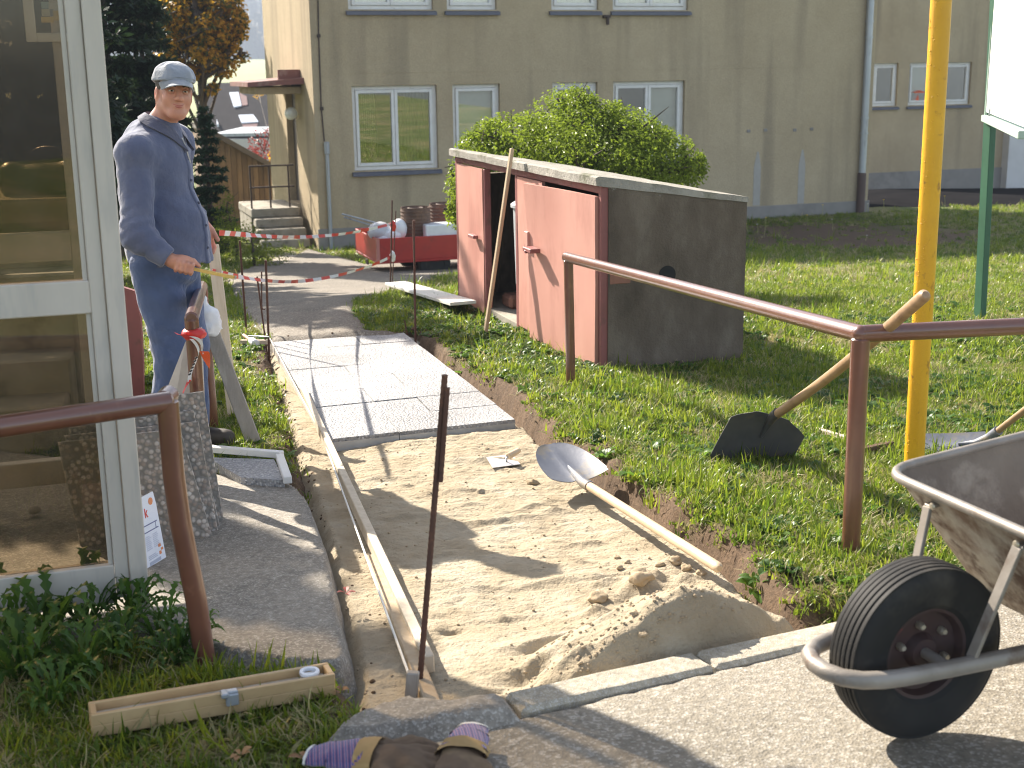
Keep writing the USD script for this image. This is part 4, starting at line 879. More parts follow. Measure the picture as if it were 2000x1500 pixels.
for s in np.linspace(0, 1, 7):
    r_ = rounded(rim, .09) * (1 - s) + rounded(bot, .07) * s; rings.append(r_)
flr = rounded(bot, .07).mean(0)
rings += [rounded(bot, .07) * .6 + flr * .4, rounded(bot, .07) * .02 + flr * .98]
RG = np.array([[wp(*p) for p in r_] for r_ in rings]); nn = RG.shape[1]
def shell(RG, off):
    V = RG.reshape(-1, 3); k = len(RG); i, j = np.meshgrid(np.arange(k - 1), np.arange(nn), indexing='ij'); i, j = i.ravel(), j.ravel(); j2 = (j + 1) % nn
    q = np.stack([i * nn + j, i * nn + j2, (i + 1) * nn + j2, (i + 1) * nn + j], 1); m = trimesh.Trimesh(V, np.vstack([q[:, [0, 1, 2]], q[:, [0, 2, 3]]]), process=False); return m
outer = shell(RG, 0); ctr = RG.reshape(-1, 3).mean(0) + ez * .1
inner_RG = RG + np.stack([np.zeros(3)] + [nrm(ez)] * 0) if False else RG.copy(); cen = RG.mean(1, keepdims=True); inner_RG = RG + .006 * (cen - RG) / np.linalg.norm(cen - RG, axis=2, keepdims=True).clip(.01) + ez * .004
tr = part(wbT, 'tray', outer, mats['barrow_steel'], smooth=25)
part(tr, 'tray_lining', shell(inner_RG, 0), mats['barrow_inside'], smooth=25)
part(tr, 'rolled_rim', tube(np.vstack([RG[0], RG[0][:2]]), .0115, 12, False), mats['worn_tube'], smooth=40)
for sgn in (-1, 1):
    for q in (.1,):
        a_, b_ = wp(-.055, .108 * sgn, .01), wp(uf - .012, .115 * sgn + (.02 if sgn > 0 else -.03), zr - .035)
        k_ = b_ + af * .012
        part(wbT, 'strut', cat_([beam(a_, k_, .026, .010, af, .002), beam(k_, k_ - af * .045 - ez * .03 * 0 + ez * .006, .026, .008, ez, .002)]), mats['worn_tube'])
    part(wbT, 'rivet', lathe([(0, .006), (.007, .004), (.009, 0), (0, 0)], 10, af, wp(uf + .0, .13 * sgn, zr - .03)), mats['bolt_look'], smooth=40)
    part(wbT, 'leg', tube([wp(-.75, .20 * sgn, .05), wp(-.78, .21 * sgn, -.1), wp(-.80, .21 * sgn, -WRAD + .01), wp(-.95, .22 * sgn, -WRAD + .01)], .015, 10), mats['worn_tube'], smooth=40)
part(tr, 'mortar_crust', flip_up(gridmesh(*[a_.reshape(12, 12) for a_ in (lambda P: (P[:, 0], P[:, 1], P[:, 2]))(np.array([wp(uf - .2 - .6 * i / 11, -.2 + .4 * j / 11, zr - .27 + .035 * float(meshkit.fbm(np.array([[i * .5, j * .5, 3.]]), 3, 2)[0])) for i in range(12) for j in range(12)]))])), mats['earth_look'], smooth=True)
# ---------------------------------------------------------------- glazed porch
AP_ = math.radians(18); pe = np.array([math.cos(AP_), math.sin(AP_), 0]); pn = np.array([-math.sin(AP_), math.cos(AP_), 0])
PB = onh(296, 1210, 1.585)
def onp(px, py, o=PB): v = ray(px, py); t = ((o - EYE) @ pn) / (v @ pn); p = EYE + v * t; return np.array([(p - o) @ pe, p[2]])
def pbx(u0, u1, z0, z1, y0, y1, o=PB, b=.003):
    q = o + pe * (u0 + u1) / 2 + pn * (y0 + y1) / 2; return move(cbox((abs(u1 - u0), abs(y1 - y0), abs(z1 - z0)), b), (q[0], q[1], (z0 + z1) / 2), np.stack([pe, pn, ez], 1))
pm('alu_look', (.55, .50, .435), (.48, .435, .375), scale=3, rough=.5, metal=.0, stretch=(3, 3, .5), c3=(.40, .38, .35), scale3=6, w3=(.55, .8), bump=.05, bscale=60)
look('tint_glass', {'t': ('transparent_bsdf', {'color': (.60, .545, .46)}), 'gl': ('glossy_bsdf', {'roughness': .02, 'color': (.9, .9, .88)}), 'd': ('diffuse_bsdf', {'color': (.35, .32, .27)}), 'f': ('fresnel', {'IOR': 1.5}), 'm': ('math', {'math_type': 'multiply_add', 'value2': 1.3, 'value3': .01, 'use_clamp': True}), 'x': ('mix_closure', {}),
    'g': ('geometry', {}), 'n': ('noise_texture', {'scale': 9, 'detail': 8, 'roughness': .7}), 'r': ('map_range', {'from_min': .35, 'from_max': .8, 'to_min': .004, 'to_max': .04, 'clamp': True}), 'y': ('mix_closure', {})},
    [('f.fac', 'm.value1'), ('m.value', 'x.fac'), ('t.BSDF', 'x.closure1'), ('gl.BSDF', 'x.closure2'), ('g.position', 'n.vector'), ('n.fac', 'r.value'), ('r.result', 'y.fac'), ('x.closure', 'y.closure1'), ('d.BSDF', 'y.closure2')], 'y.closure')
po = thing('glazed_porch', 'aluminium framed glazed porch with a thick corner post at the left edge', 'porch')
ZR = 2.25; zg0 = PB[2]
part(po, 'corner_post', cat_([pbx(-.050, 0, zg0, ZR, -.012, .05), pbx(-.056, -.004, zg0, ZR, .0505, .10)]), mats['alu_look'])
part(po, 'frame_stile', cat_([pbx(-.092, -.0515, zg0 + .08, ZR, .0, .045), pbx(-.108, -.093, zg0 + .1, ZR, .012, .034)]), mats['alu_look'])
fpl = onh(322, 1206, 1.585)
fp_ = part(po, 'foot_plate', cat_([pbx(-.06, .085, zg0 - .01, zg0 + .012, -.03, .035)]), mats['zinc_look'])
part(fp_, 'bolt', cat_([lathe([(0, .022), (.010, .022), (.010, .006), (0, .006)], 6, p=PB + pe * .052 + ez * .006), lathe([(0, .009), (.022, .009), (.022, 0), (0, 0)], 20, p=PB + pe * .052 + ez * .012)]), mats['zinc_look'])
def bar_at(x, y0, y1, name, dpt=(.0, .05), o=PB, u0=-2.6, u1=-.0925):
    a, b = onp(x, y0, o)[1], onp(x, y1, o)[1]; part(po, name, pbx(u0, u1, b, a, *dpt, o), mats['alu_look']); return a, b
b1 = bar_at(90, 553, 618, 'middle_rail'); b2 = bar_at(90, 1120, 1196, 'bottom_rail')
part(po, 'pane', pbx(-2.6, -.094, b1[0] + .001, ZR, .022, .027, b=.0005), mats['tint_glass'])
part(po, 'pane', pbx(-2.6, -.094, b2[0] + .001, b1[1] - .001, .022, .027, b=.0005), mats['tint_glass'])
PB2 = PB + pn * 1.25 + pe * .0; PB2 = np.array(PB2); u2 = onp(188, 900, PB2)[0]
part(po, 'rear_post', pbx(u2 - .02, u2 + .05, zg0 - .1, ZR, 0, .06, PB2), mats['alu_look'])
zb_a, zb_b = onp(70, 903, PB2)[1], onp(70, 950, PB2)[1]; zc_a, zc_b = onp(70, 455, PB2)[1], onp(70, 512, PB2)[1]
part(po, 'rear_rail', pbx(-2.8, u2 - .0205, zb_b, zb_a, 0, .05, PB2), mats['alu_look'])
part(po, 'rear_rail', pbx(-2.8, u2 - .0205, zc_b, zc_a, 0, .05, PB2), mats['alu_look'])
part(po, 'rear_pane', pbx(-2.8, u2 - .021, zc_a + .001, ZR, .022, .027, PB2, .0005), mats['tint_glass'])
# added frame and colour patches imitating the reflection of a window with posters
wa, wb_ = onp(52, 82, PB2), onp(140, -40, PB2); ww2 = wb_[0] - wa[0] + .03
vw = part(po, 'vent_window', cat_([pbx(wa[0], wa[0] + .035, wa[1], wa[1] + .42, -.03, .0, PB2), pbx(wa[0] + .035, wa[0] + ww2, wa[1], wa[1] + .03, -.03, .0, PB2), pbx(wa[0] + ww2 - .035, wa[0] + ww2, wa[1] + .03, wa[1] + .42, -.03, .0, PB2)]), mats['white_paint'])
for k, (x0, x1, y0, y1, c) in enumerate([(81, 95, 4, 17, (.30, .42, .45)), (95, 112, 6, 22, (.55, .55, .50)), (82, 98, 18, 32, (.50, .48, .35)), (81, 104, 33, 44, (.70, .48, .08)), (104, 118, 20, 40, (.6, .42, .1)), (98, 104, 18, 32, (.2, .2, .2))]):
    a, b = onp(x0, y1, PB2), onp(x1, y0, PB2); part(vw, 'sticker', pbx(a[0], b[0], a[1], b[1], -.012, -.009, PB2, .0004), pm(f'reflected_poster_paint_{"abcdef"[k]}', c, rough=.6))
pm('felt_roof', (.12, .115, .11), (.09, .085, .08), rough=.9)
part(po, 'roof', cat_([pbx(-3.0, .02, ZR, ZR + .14, -.06, 1.4)]), mats['felt_roof'])
part(po, 'side_rail', cat_([beam(PB + pn * .10 - pe * .03 + ez * (z - zg0), np.array([*(PB2 + pe * (u2 + .02))[:2], z]), .04, .05) for z in (ZR - .05,)]), mats['alu_look'])
# steps added behind the glass for bands like reflected steps, and a black bag
gs = thing('porch_steps', 'concrete steps added behind the porch glass in place of reflected steps', 'steps')
stx1 = -2.12
for k in range(6):
    y0 = 5.75 + .27 * k; z1 = -.20 + .17 * (k + 1)
    part(gs, 'step', move(cbox((2.2, .30 if k < 5 else 1.2, .5), .012), (stx1 - .1 * k / 2 - 1.1, y0 + (.15 if k < 5 else .6), z1 - .25), rotz(math.radians(14))), mats['step_look'])
pm('black_leather', (.012, .012, .013), (.02, .019, .018), scale=8, rough=.32, bump=.35, bscale=22, dist=.01)
def bagf(p):
    q = (p - bagc) @ rotz(.25)
    d = smin(sd_ell(q, (0, 0, .10), (.24, .13, .13)), sd_ell(q, (-.2, 0, .14), (.08, .09, .10)), sd_ell(q, (.17, 0, .17), (.10, .09, .08)), k=.05)
    d = np.maximum(d, -q[:, 2]); return d + .018 * (meshkit.fbm(p * 9, 3, 2) - .5)
bagc = atd(98, 395, 7.6)
bgp = thing('black_bag', 'black leather bag lying on the top step behind the glass', 'bag')
part(bgp, 'body', surfnet(bagf, bagc - .4, bagc + .42, .018), mats['black_leather'], smooth=True)
hpts = [bagc + rotz(.25).T @ np.array([.12 * math.cos(t), .02, .24 + .07 * math.sin(t)]) for t in np.linspace(-.2, math.pi + .2, 16)]
part(bgp, 'handle', tube(hpts, .012, 8), mats['black_leather'], smooth=True)

# ---------------------------------------------------------------- slabs propped against the railing
sl_px = [[(150,798),(398,763),(441,1040),(195,1072)], [(135,835),(378,800),(436,1052),(185,1085)], [(125,850),(388,822),(431,1063),(178,1095)], [(112,863),(352,836),(424,1076),(165,1105)]]
sl_lab = ['grey exposed aggregate slab at the back of the propped slab row', 'exposed aggregate slab third from the front of the propped row', 'exposed aggregate slab second from the front of the propped row', 'brown pebbled slab at the front of the propped row, card leaning on it']
def planar4(px4, hb, lean, shift):
    tl, tr_, br, bl = px4; B0, B1 = onh(*bl, hb), onh(*br, hb); B0, B1 = B0 + [0, shift, 0], B1 + [0, shift, 0]
    return np.array([upat(B0 + [0, lean, 0], *tl), upat(B1 + [0, lean, 0], *tr_), B1, B0])
def slab4(Q, th):
    n_ = nrm(np.cross(Q[1] - Q[0], Q[3] - Q[0])); n_ = n_ if n_[1] > 0 else -n_
    return Q, Q + n_ * th
pm('slab_back', (.42, .39, .345), (.33, .305, .27), scale=8, rough=.9, bump=.4, bscale=60, c3=(.38, .36, .33), scale3=5)
for k, (q, lb_) in enumerate(zip(sl_px, sl_lab)):
    Q, Q2 = slab4(planar4(q, 1.672 if k < 3 else 1.668, .11, .0), .042)
    t = thing('propped_slab', lb_, 'paving slab', 'paving slabs propped against the railing post')
    nv = nrm(Q2[0] - Q[0]); mid = Q.mean(0)
    part(t, 'body', trimesh.convex.convex_hull(np.vstack([Q + nv * .008, Q2])), mats['slab_back'])
    part(t, 'pebble_face', trimesh.convex.convex_hull(np.vstack([mid + (Q - mid) * .985, Q + nv * .0078])), mats['old_slab_look'])
    if k == 3: QF = Q
# packaging card on the front slab
cq = planar4([(268, 975), (300, 960), (355, 1108), (296, 1133)], 1.64, .05, -.02)
nF = nrm(np.cross(cq[1] - cq[0], cq[3] - cq[0])); cq[2] = cq[2] - nF * ((cq[2] - cq[0]) @ nF); nF = nF if nF[1] < 0 else -nF
pm('card_white', (.78, .80, .86), (.74, .76, .82), scale=4, rough=.45); pm('card_orange', (.62, .20, .07), (.55, .17, .06), rough=.6); pm('ink_red', (.62, .07, .05), (.6, .06, .05), rough=.5); pm('ink_blue', (.05, .06, .20), (.05, .06, .2), rough=.5); pm('ink_grey', (.45, .48, .58), (.42, .45, .55), rough=.5); pm('ink_orange', (.72, .27, .12), (.7, .25, .1), rough=.5)
cd = thing('packaging_card', 'white printed cardboard package leaning on the front pebbled slab', 'package')
ou = [(0, .0), (.86, -.01), (.93, .14), (1, .98), (.97, 1.0), (.06, 1.0), (-.12, .90), (-.10, .03)]
def cardp(u, v, off=0): return (cq[0] * (1 - u) + cq[1] * u) * (1 - v) + (cq[3] * (1 - u) + cq[2] * u) * v + nF * off
def cardpoly(pts, o0, o1): return trimesh.convex.convex_hull(np.array([cardp(u, v, o) for u, v in pts for o in (o0, o1)]))
part(cd, 'sheet', cardpoly(ou, .0, .006), mats['card_white'])
part(cd, 'bottom_flap', cardpoly([(.0, .985), (.97, .985), (1.0, 1.015), (.02, 1.03)], -.03, -.002), mats['card_orange'])
def ink(u0, u1, v0, v1, m): return cardpoly([(u0, v0), (u1, v0), (u1, v1), (u0, v1)], .0062, .0070)
part(cd, 'print', cat_([cardpoly([(.62 + .13 * math.cos(a), .085 + .045 * math.sin(a)) for a in np.linspace(0, 6.28, 14)], .0062, .007), ink(.66, .80, .62, .66, 0), ink(.78, .90, .68, .71, 0), ink(.66, .78, .71, .75, 0)]), mats['ink_orange'], label='orange emblems')
part(cd, 'print', cat_([ink(.0, .80, .335, .345, 0), ink(-.05, .84, .415, .425, 0), ink(.70, .715, .345, .415, 0)]), mats['ink_blue'], label='dark blue ruled box')
rgc = np.random.default_rng(3)
part(cd, 'print', cat_([ink(.02 + c * .42, .02 + c * .42 + rgc.uniform(.22, .36), .47 + .022 * k, .478 + .022 * k, 0) for k in range(8) for c in (0, 1)] + [ink(.05, rgc.uniform(.4, .62), .70 + .02 * k, .708 + .02 * k, 0) for k in range(3)] + [ink(.06, .7, .775, .815, 0)] + [ink(.08, rgc.uniform(.3, .6), .85 + .02 * k, .857 + .02 * k, 0) for k in range(5)]), mats['ink_grey'], label='grey small print')
part(cd, 'barcode', cat_([ink(.74 + .016 * k, .74 + .016 * k + (.006 if k % 3 else .011), .86, .945, 0) for k in range(14)]), mats['ink_blue'])
tx = meshkit.text_mesh('k', .030, .0006, True); vv_ = tx.vertices
uh = nrm(cq[1] - cq[0]); vh = nrm(cq[0] - cq[3]); tx.vertices = cardp(.16, .25, .0063) + uh * vv_[:, :1] + vh * vv_[:, 1:2] + nF * vv_[:, 2:3]
part(cd, 'lettering', tx, mats['ink_red'])
# slab with white edging lying on the grass
ws = thing('edged_slab', 'flat pebble slab with a white angle edging lying beside the propped slabs', 'paving slab')
q = Gp([(405, 893), (535, 897), (556, 938), (470, 932)], .05); part(ws, 'body', trimesh.convex.convex_hull(np.vstack([q, q - [0, 0, .045]])), mats['slab_look'])
part(ws, 'edging', cat_([beam(G(405, 876, .055), G(551, 888, .055), .035, .03), beam(G(546, 892, .055), G(562, 938, .055), .035, .03)]), mats['white_paint'])
# boards leaning by the worker
bA_ = G(457, 820, .0); single('tall_board', beam(bA_, upat(bA_ + [0, .10, 0], 416, 478), .058, .02, (0, -1, 0)), mats['pale_wood'], 'tall pale wooden board standing beside the worker', 'board')
bA_ = G(496, 866, .0); bT_ = upat(bA_ + [0, .12, 0], 403, 618); single('grey_plank', beam(bA_, bT_, .07, .028, (.2, -1, 0)), mats['grey_wood'], 'weathered grey plank leaning towards the tall pale board', 'plank')
def clothf(p):
    q = p - bT_; return smin(sd_ell(q, (-.015, -.01, .005), (.075, .055, .06)), sd_ell(q, (.02, -.02, -.05), (.05, .05, .05)), sd_ell(q, (-.03, 0, .06), (.045, .04, .05)), k=.03) + .05 * (meshkit.fbm(p * 17, 3, 5) - .5)
pm('plastic_white', (.74, .75, .77), (.66, .67, .70), scale=8, rough=.35, bump=.2, bscale=30)
single('plastic_bag', surfnet(clothf, bT_ - .2, bT_ + .22, .009), mats['plastic_white'], 'crumpled white plastic hung over the top of the grey plank', 'plastic bag', smooth=True)
pb_ = onh(360, 960, 1.70); pq = np.array([upat(pb_ + [0, .12, 0], *c) for c in ((310, 800), (362, 668), (392, 640), (398, 800))]); pq2 = pq + [0, .02, 0]
pq = np.vstack([pq, [pq[3] - [0, .12, .35], pq[0] - [0, .12, .35]]]); single('leaning_sheet', trimesh.convex.convex_hull(np.vstack([pq, pq + [0, .025, 0]])), mats['slab_back'], 'light grey cement sheet leaning behind the railing post', 'sheet')
rb_ = onh(262, 860, 1.74) + [0, .5, 0]; rq = np.array([upat(rb_, *c) for c in ((236, 560), (262, 568), (274, 620), (279, 700), (270, 742), (236, 742))]); single('metal_panel', trimesh.convex.convex_hull(np.vstack([rq, rq + [0, .03, 0], [rq[5] - [0, 0, .5], rq[4] - [0, 0, .5]]])), mats['door_red_dark'], 'dull red metal panel standing behind the legs of the worker', 'panel')

# ---------------------------------------------------------------- boards and string along the sand
s0, s1 = onh(592, 762, 1.70 + .035), S(838, 1298, .035)
single('straightedge', beam(s0, s1, .030, .05, (0, 0, 1)), mats['pale_wood'], 'long pale wooden straightedge lying along the left side of the sand', 'board')
s2, s3_ = S(728, 1090, .045), S(852, 1398, .02)
single('short_batten', beam(s2, s3_, .042, .028, (0, 0, 1)), mats['lath_look'], 'shorter batten half under the straightedge at its near end', 'batten')
sb0 = S(800, 1396, -.03); sb1 = upat(sb0, 807, 1312)
single('small_stake', beam(sb0, sb1, .032, .022, (0, -1, 0)), mats['grey_wood'], 'small grey wooden stake beside the foreground steel rods', 'stake')
pm('string_look', (.72, .70, .64), (.66, .64, .58), rough=.6)
st_a = SFL + [-.02, .02, .03]; st_b = SNL + [-.03, 0, .02]
single('builders_string', tube([st_a, st_b, sb1 + [-.012, 0, -.004]], .0035, 6), mats['string_look'], 'taut white string along the left edge of the path', 'string')
# steel rods
pm('rust_rod', (.10, .042, .025), (.065, .03, .02), scale=18, rough=.75, bump=.3, bscale=90, c3=(.15, .065, .035), scale3=20)
def rod(a, b, r, ribs=True):
    L = np.linalg.norm(b - a); n = int(L / .008) if ribs else 2; s = np.linspace(0, 1, max(n, 2)); rad = np.full(len(s), r)
    if ribs: rad = r * (1 + .14 * (np.arange(len(s)) % 2))
    return tube(a + (b - a) * s[:, None], rad, 9)
rb0 = S(815, 1392, -.05); rtp = upat(rb0, 869, 732)
rt = thing('steel_rods', 'pair of rusty ribbed steel rods driven in at the near end of the sand', 'steel rods')
part(rt, 'rod', rod(rb0, rtp, .0072), mats['rust_rod'], smooth=60)
ra = rb0 + (rtp - rb0) * .70 + [.011, -.008, 0]; rb2 = upat(rb0 + [0, -.01, 0], 874, 757); part(rt, 'rod', rod(ra, rb2, .0062), mats['rust_rod'], smooth=60)
def stake(px0, py0, px1, py1, r, label, grp='rusty steel rods staking out the path', off=0):
    b = G(px0, py0); single('steel_rod', rod(b - [0, 0, .1], upat(b, px1, py1), r, False), mats['rust_rod'], label, 'steel rod', grp, smooth=60)
    return b
k1 = stake(482, 652, 468, 470, .008, 'rusty rod at the left side of the driveway near the worker')
k2 = stake(525, 690, 519, 508, .008, 'rusty rod at the far left corner of the laid slabs')
stake(522, 676, 502, 540, .006, 'thinner rod leaning left beside the far left slab corner')
k4 = stake(811, 658, 808, 430, .008, 'rusty rod in the grass at the far right corner of the slabs')
stake(798, 648, 790, 625, .005, 'short stub of rod in the grass near the slabs')
k5 = stake(761, 572, 766, 391, .008, 'rusty rod carrying the tape knots in front of the trailer')
stake(764, 570, 773, 412, .006, 'thin rod beside the taped rod in front of the trailer')
hk = G(516, 668); single('bent_rod', tube([upat(hk, 511, 530), upat(hk, 511, 598), upat(hk, 513, 604), upat(hk, 518, 604)], .005, 8), mats['rust_rod'], 'small bent rod hooked beside the slab corner rods', 'steel rod')
# barrier tape
pm('tape_red', (.62, .04, .035), (.55, .035, .03), rough=.35); pm('tape_white', (.76, .76, .76), (.7, .7, .7), rough=.35); pm('tape_orange', (.85, .12, .03), (.8, .1, .02), rough=.4)
def ribbon(P, w, seg, name, label, twist=1.2):
    P = np.asarray(P, float); cs = CubicSpline(np.concatenate([[0], np.cumsum(np.linalg.norm(np.diff(P, axis=0), axis=1))]), P); L = cs.x[-1]
    t = thing(name, label, 'barrier tape', 'red and white tape round the building site'); a = 0; k = 0
    while a < L:
        b = min(a + seg, L); s = np.linspace(a, b, 10); C = cs(s); up_ = np.array([np.array([.35 * math.sin(x * twist * 2), .35 * math.cos(x * twist), .8 + .2 * math.sin(x * 3)]) for x in s]); up_ /= np.linalg.norm(up_, axis=1, keepdims=True)
        V = np.vstack([C - up_ * w / 2, C + up_ * w / 2]); i = np.arange(9); part(t, 'red_stripe' if k % 2 == 0 else 'white_stripe', trimesh.Trimesh(V, np.vstack([np.stack([i, i + 1, i + 11], 1), np.stack([i, i + 11, i + 10], 1)]), process=False), mats['tape_red' if k % 2 == 0 else 'tape_white'], smooth=True)
        a = b; k += 1
    return t
d5 = proj(k5)[2]; dm_ = 6.4
ribbon([atd(428, 455, dm_), atd(500, 460, 8.2), atd(565, 463, 9.8), atd(640, 460, 11.4), atd(700, 452, 12.5), atd(765, 437, d5)], .028, .26, 'barrier_tape', 'upper red and white tape from the worker to the rod by the trailer')
ribbon([atd(415, 530, dm_ + .2), atd(470, 541, 8.0), atd(530, 549, 9.4), atd(600, 548, 10.8), atd(690, 530, 12.2), atd(766, 500, d5)], .028, .26, 'barrier_tape', 'lower sagging red and white tape across the driveway')
def knotf(c, r, seed): return lambda p: sd_ell(p, c, r) + .6 * min(r) * (meshkit.fbm(p * 1.2 / min(r), 3, seed) - .5)
kt = thing('tape_knots', 'knots of red tape tied to the rod in front of the trailer', 'barrier tape')
for k, (px, py) in enumerate(((768, 442), (767, 501))):
    c = atd(px, py, d5 - .03); part(kt, 'knot', surfnet(knotf(c, (.03, .026, .06), k), c - .13, c + .14, .010), mats['tape_red' if k == 0 else 'plastic_white'], smooth=True)
# tape tied on the cut railing
kc_ = upat(lab, 379, 652)
tk = thing('tied_tape', 'red and white tape knotted round the short railing post with hanging ends', 'barrier tape')
part(tk, 'knot', surfnet(knotf(kc_, (.048, .045, .026), 3), kc_ - .1, kc_ + .11, .006), mats['tape_red'], smooth=True)
def strap(pts, w, m, tw=0.0, name='tape_end'):
    P = np.array(pts); cs = CubicSpline(np.linspace(0, 1, len(P)), P); s = np.linspace(0, 1, 18); C = cs(s); side = np.array([[math.cos(tw * x + .3), math.sin(tw * x + .3) * -.6, .45 * math.sin(4 * x)] for x in s]); V = np.vstack([C - side * w / 2, C + side * w / 2]); i = np.arange(17)
    part(tk, name, trimesh.Trimesh(V, np.vstack([np.stack([i, i + 1, i + 19], 1), np.stack([i, i + 19, i + 18], 1)]), process=False), mats[m], smooth=True)
fz = lab + [0, -.06, 0]
strap([kc_ + [-.02, -.045, 0], upat(fz, 360, 655), upat(fz, 343, 651)], .022, 'tape_red', .6)
strap([kc_ + [.0, -.05, 0], upat(fz, 392, 668), upat(fz, 396, 682), upat(fz, 398, 690)], .02, 'tape_white', 1.5)
strap([upat(fz, 398, 686), upat(fz, 404, 700), upat(fz, 406, 716)], .038, 'tape_orange', .8)
strap([kc_ + [.0, -.05, -.01], upat(fz, 388, 690), upat(fz, 378, 715), upat(fz, 370, 745)], .016, 'tape_white', 2.5)
strap([upat(fz, 370, 742), upat(fz, 362, 757), upat(fz, 357, 768)], .017, 'tape_red', 1.)
pm('tape_black', (.03, .03, .03), (.04, .04, .04), rough=.5)
part(tk, 'black_mark', cat_([beam(upat(fz + [0, -.012, 0], 386 - 2.6 * k, 697 + 6.5 * k), upat(fz + [0, -.012, 0], 381 - 2.6 * k, 700 + 6.5 * k), .003, .006) for k in range(6)]), mats['tape_black'])
# mallet on the corner of the driveway
m0, m1 = G(476, 655, .05), G(500, 672, .05); ml = thing('mallet', 'small mallet with a pale head lying by the rods at the slab corner', 'mallet')
part(ml, 'handle', rtube(m0, m0 * .3 + m1 * .7, .014, 10), mats['old_shaft'], smooth=35); part(ml, 'head', rtube(m0 * .35 + m1 * .65, m1, .028, 14), mats['plastic_white'], smooth=35)
single('peg_board', beam(G(470, 668, .03), G(523, 668, .03), .03, .03), mats['pale_wood'], 'thin pale batten on the ground behind the far slab corner', 'batten')
single('rod_bar', beam(G(485, 656, .10), G(526, 658, .12), .01, .01), mats['zinc_look'], 'thin metal bar joining the rods at the slab corner', 'bar')
# trowel
tw = thing('trowel', 'bricklayer trowel with a bright flat blade lying on the sand', 'trowel')
q = np.array([S(950, 893, .012), S(1000, 886, .012), S(1016, 906, .012), S(962, 913, .012)]); part(tw, 'blade', trimesh.convex.convex_hull(np.vstack([q, q - [0, 0, .003]])), pm('bright_steel', (.72, .72, .72), (.66, .66, .66), rough=.3, metal=.4))
c0, c1 = S(988, 903, .014), S(992, 892, .05); part(tw, 'tang', tube([c0, (c0 + c1) / 2 + [0, 0, .012], c1], .006, 8), mats['zinc_look'], smooth=True); part(tw, 'handle', rtube(c1, c1 + np.array([.05, .06, .012]), (.016, .013), 12), mats['shaft_wood'], smooth=35)

# ---------------------------------------------------------------- wooden spirit level in the grass
L0, L1 = G(176, 1408, .06), G(648, 1327, .055); Lx = nrm(L1 - L0); Lf = frame(L1 - L0); Ll = np.linalg.norm(L1 - L0)
def lv(x, y, z): return L0 + Lf @ np.array([x, y, z])
pm('level_wood', (.50, .35, .18), (.42, .28, .135), scale=4, rough=.5, stretch=(3, 3, 3), bump=.1, bscale=40)
sl = thing('spirit_level', 'wooden spirit level with a white ringed vial lying in the grass', 'spirit level')
W_, H_ = .074, .056
part(sl, 'base', move(cbox((Ll, W_, H_ * .55), .003), lv(Ll / 2, 0, -H_ * .2), Lf), mats['level_wood'])
for s_ in (-1, 1): part(sl, 'side', move(cbox((Ll, .011, H_ * .5), .002), lv(Ll / 2, s_ * (W_ / 2 - .0055), H_ * .3), Lf), mats['level_wood'])
for x in (.008, Ll - .008): part(sl, 'end', move(cbox((.014, W_ - .0225, H_ * .5), .002), lv(x, 0, H_ * .298), Lf), mats['level_wood'])
part(sl, 'inlay', move(cbox((Ll - .032, W_ - .024, .006), .001), lv(Ll / 2, 0, H_ * .12), Lf), mats['pale_wood'])
part(sl, 'vial_ring', move(lathe([(.015, 0), (.024, 0), (.025, .003), (.024, .008), (.016, .008), (.015, 0)], 28), lv(Ll - .055, 0, H_ * .46), Lf), mats['plastic_white'], smooth=30)
part(sl, 'vial', move(cbox((.03, .012, .010), .004), lv(Ll - .055, 0, H_ * .42), Lf), mats['zinc_look'])
part(sl, 'brass_plate', cat_([move(cbox((.03, .02, .012), .003), lv(Ll * .56, -W_ / 2 + .004, H_ * .5), Lf), move(cbox((.03, .012, .03), .003), lv(Ll * .56, -W_ / 2 - .006, H_ * .25), Lf), move(cbox((.018, .03, .012), .003), lv(Ll * .53, -W_ / 2 + .0, H_ * .5), Lf)]), mats['zinc_look'])

# ---------------------------------------------------------------- red trailer by the house
TB = atd(738, 512, 17.0); tu, tv = e1, e2
def tb(u, v, z): q = TB + tu * u + tv * v; return np.array([q[0], q[1], TB[2] + z])
def tbx(u0, u1, v0, v1, z0, z1, b=.006): return move(cbox((abs(u1 - u0), abs(v1 - v0), abs(z1 - z0)), b), (tb(u0, v0, z0) + tb(u1, v1, z1)) / 2, np.stack([tu, tv, ez], 1))
pm('trailer_red', (.40, .028, .022), (.32, .022, .02), scale=3, rough=.4, c3=(.24, .03, .025), scale3=4)
tl_ = thing('red_trailer', 'red box trailer loaded with barrels and bags in front of the house', 'trailer')
TL_, TW_, TH_ = 2.4, 1.25, .30
part(tl_, 'bed', tbx(0, TL_, 0, TW_, -.03, .0), mats['trailer_red'])
for v_ in (0, TW_ - .025): part(tl_, 'side_board', tbx(0, TL_, v_, v_ + .025, .001, TH_), mats['trailer_red'])
for u_ in (0, TL_ - .025): part(tl_, 'tail_board', tbx(u_, u_ + .025, .026, TW_ - .026, .001, TH_), mats['trailer_red'])
part(tl_, 'corner_strip', cat_([tbx(-.012, .03, -.012, .0, -.03, TH_ + .01), tbx(-.012, -.001, .0, .03, -.03, TH_ + .01)]), pm('trailer_trim', (.5, .2, .16), (.42, .15, .12), rough=.5))
wc_ = tb(.95, .06, -.10)
for v_ in (.08, TW_ - .08):
    w_ = part(tl_, 'wheel', lathe([(0, -.05), (.12, -.05), (.13, -.06), (.20, -.065), (.215, -.04), (.215, .04), (.20, .065), (.13, .06), (.12, .05), (0, .05)], 36, tv, tb(.78, v_, -.08)), mats['rubber'], smooth=30)
part(tl_, 'drawbar', tbx(-.02, 0.0, .5, .6, -.1, -.03), mats['dark_iron'])
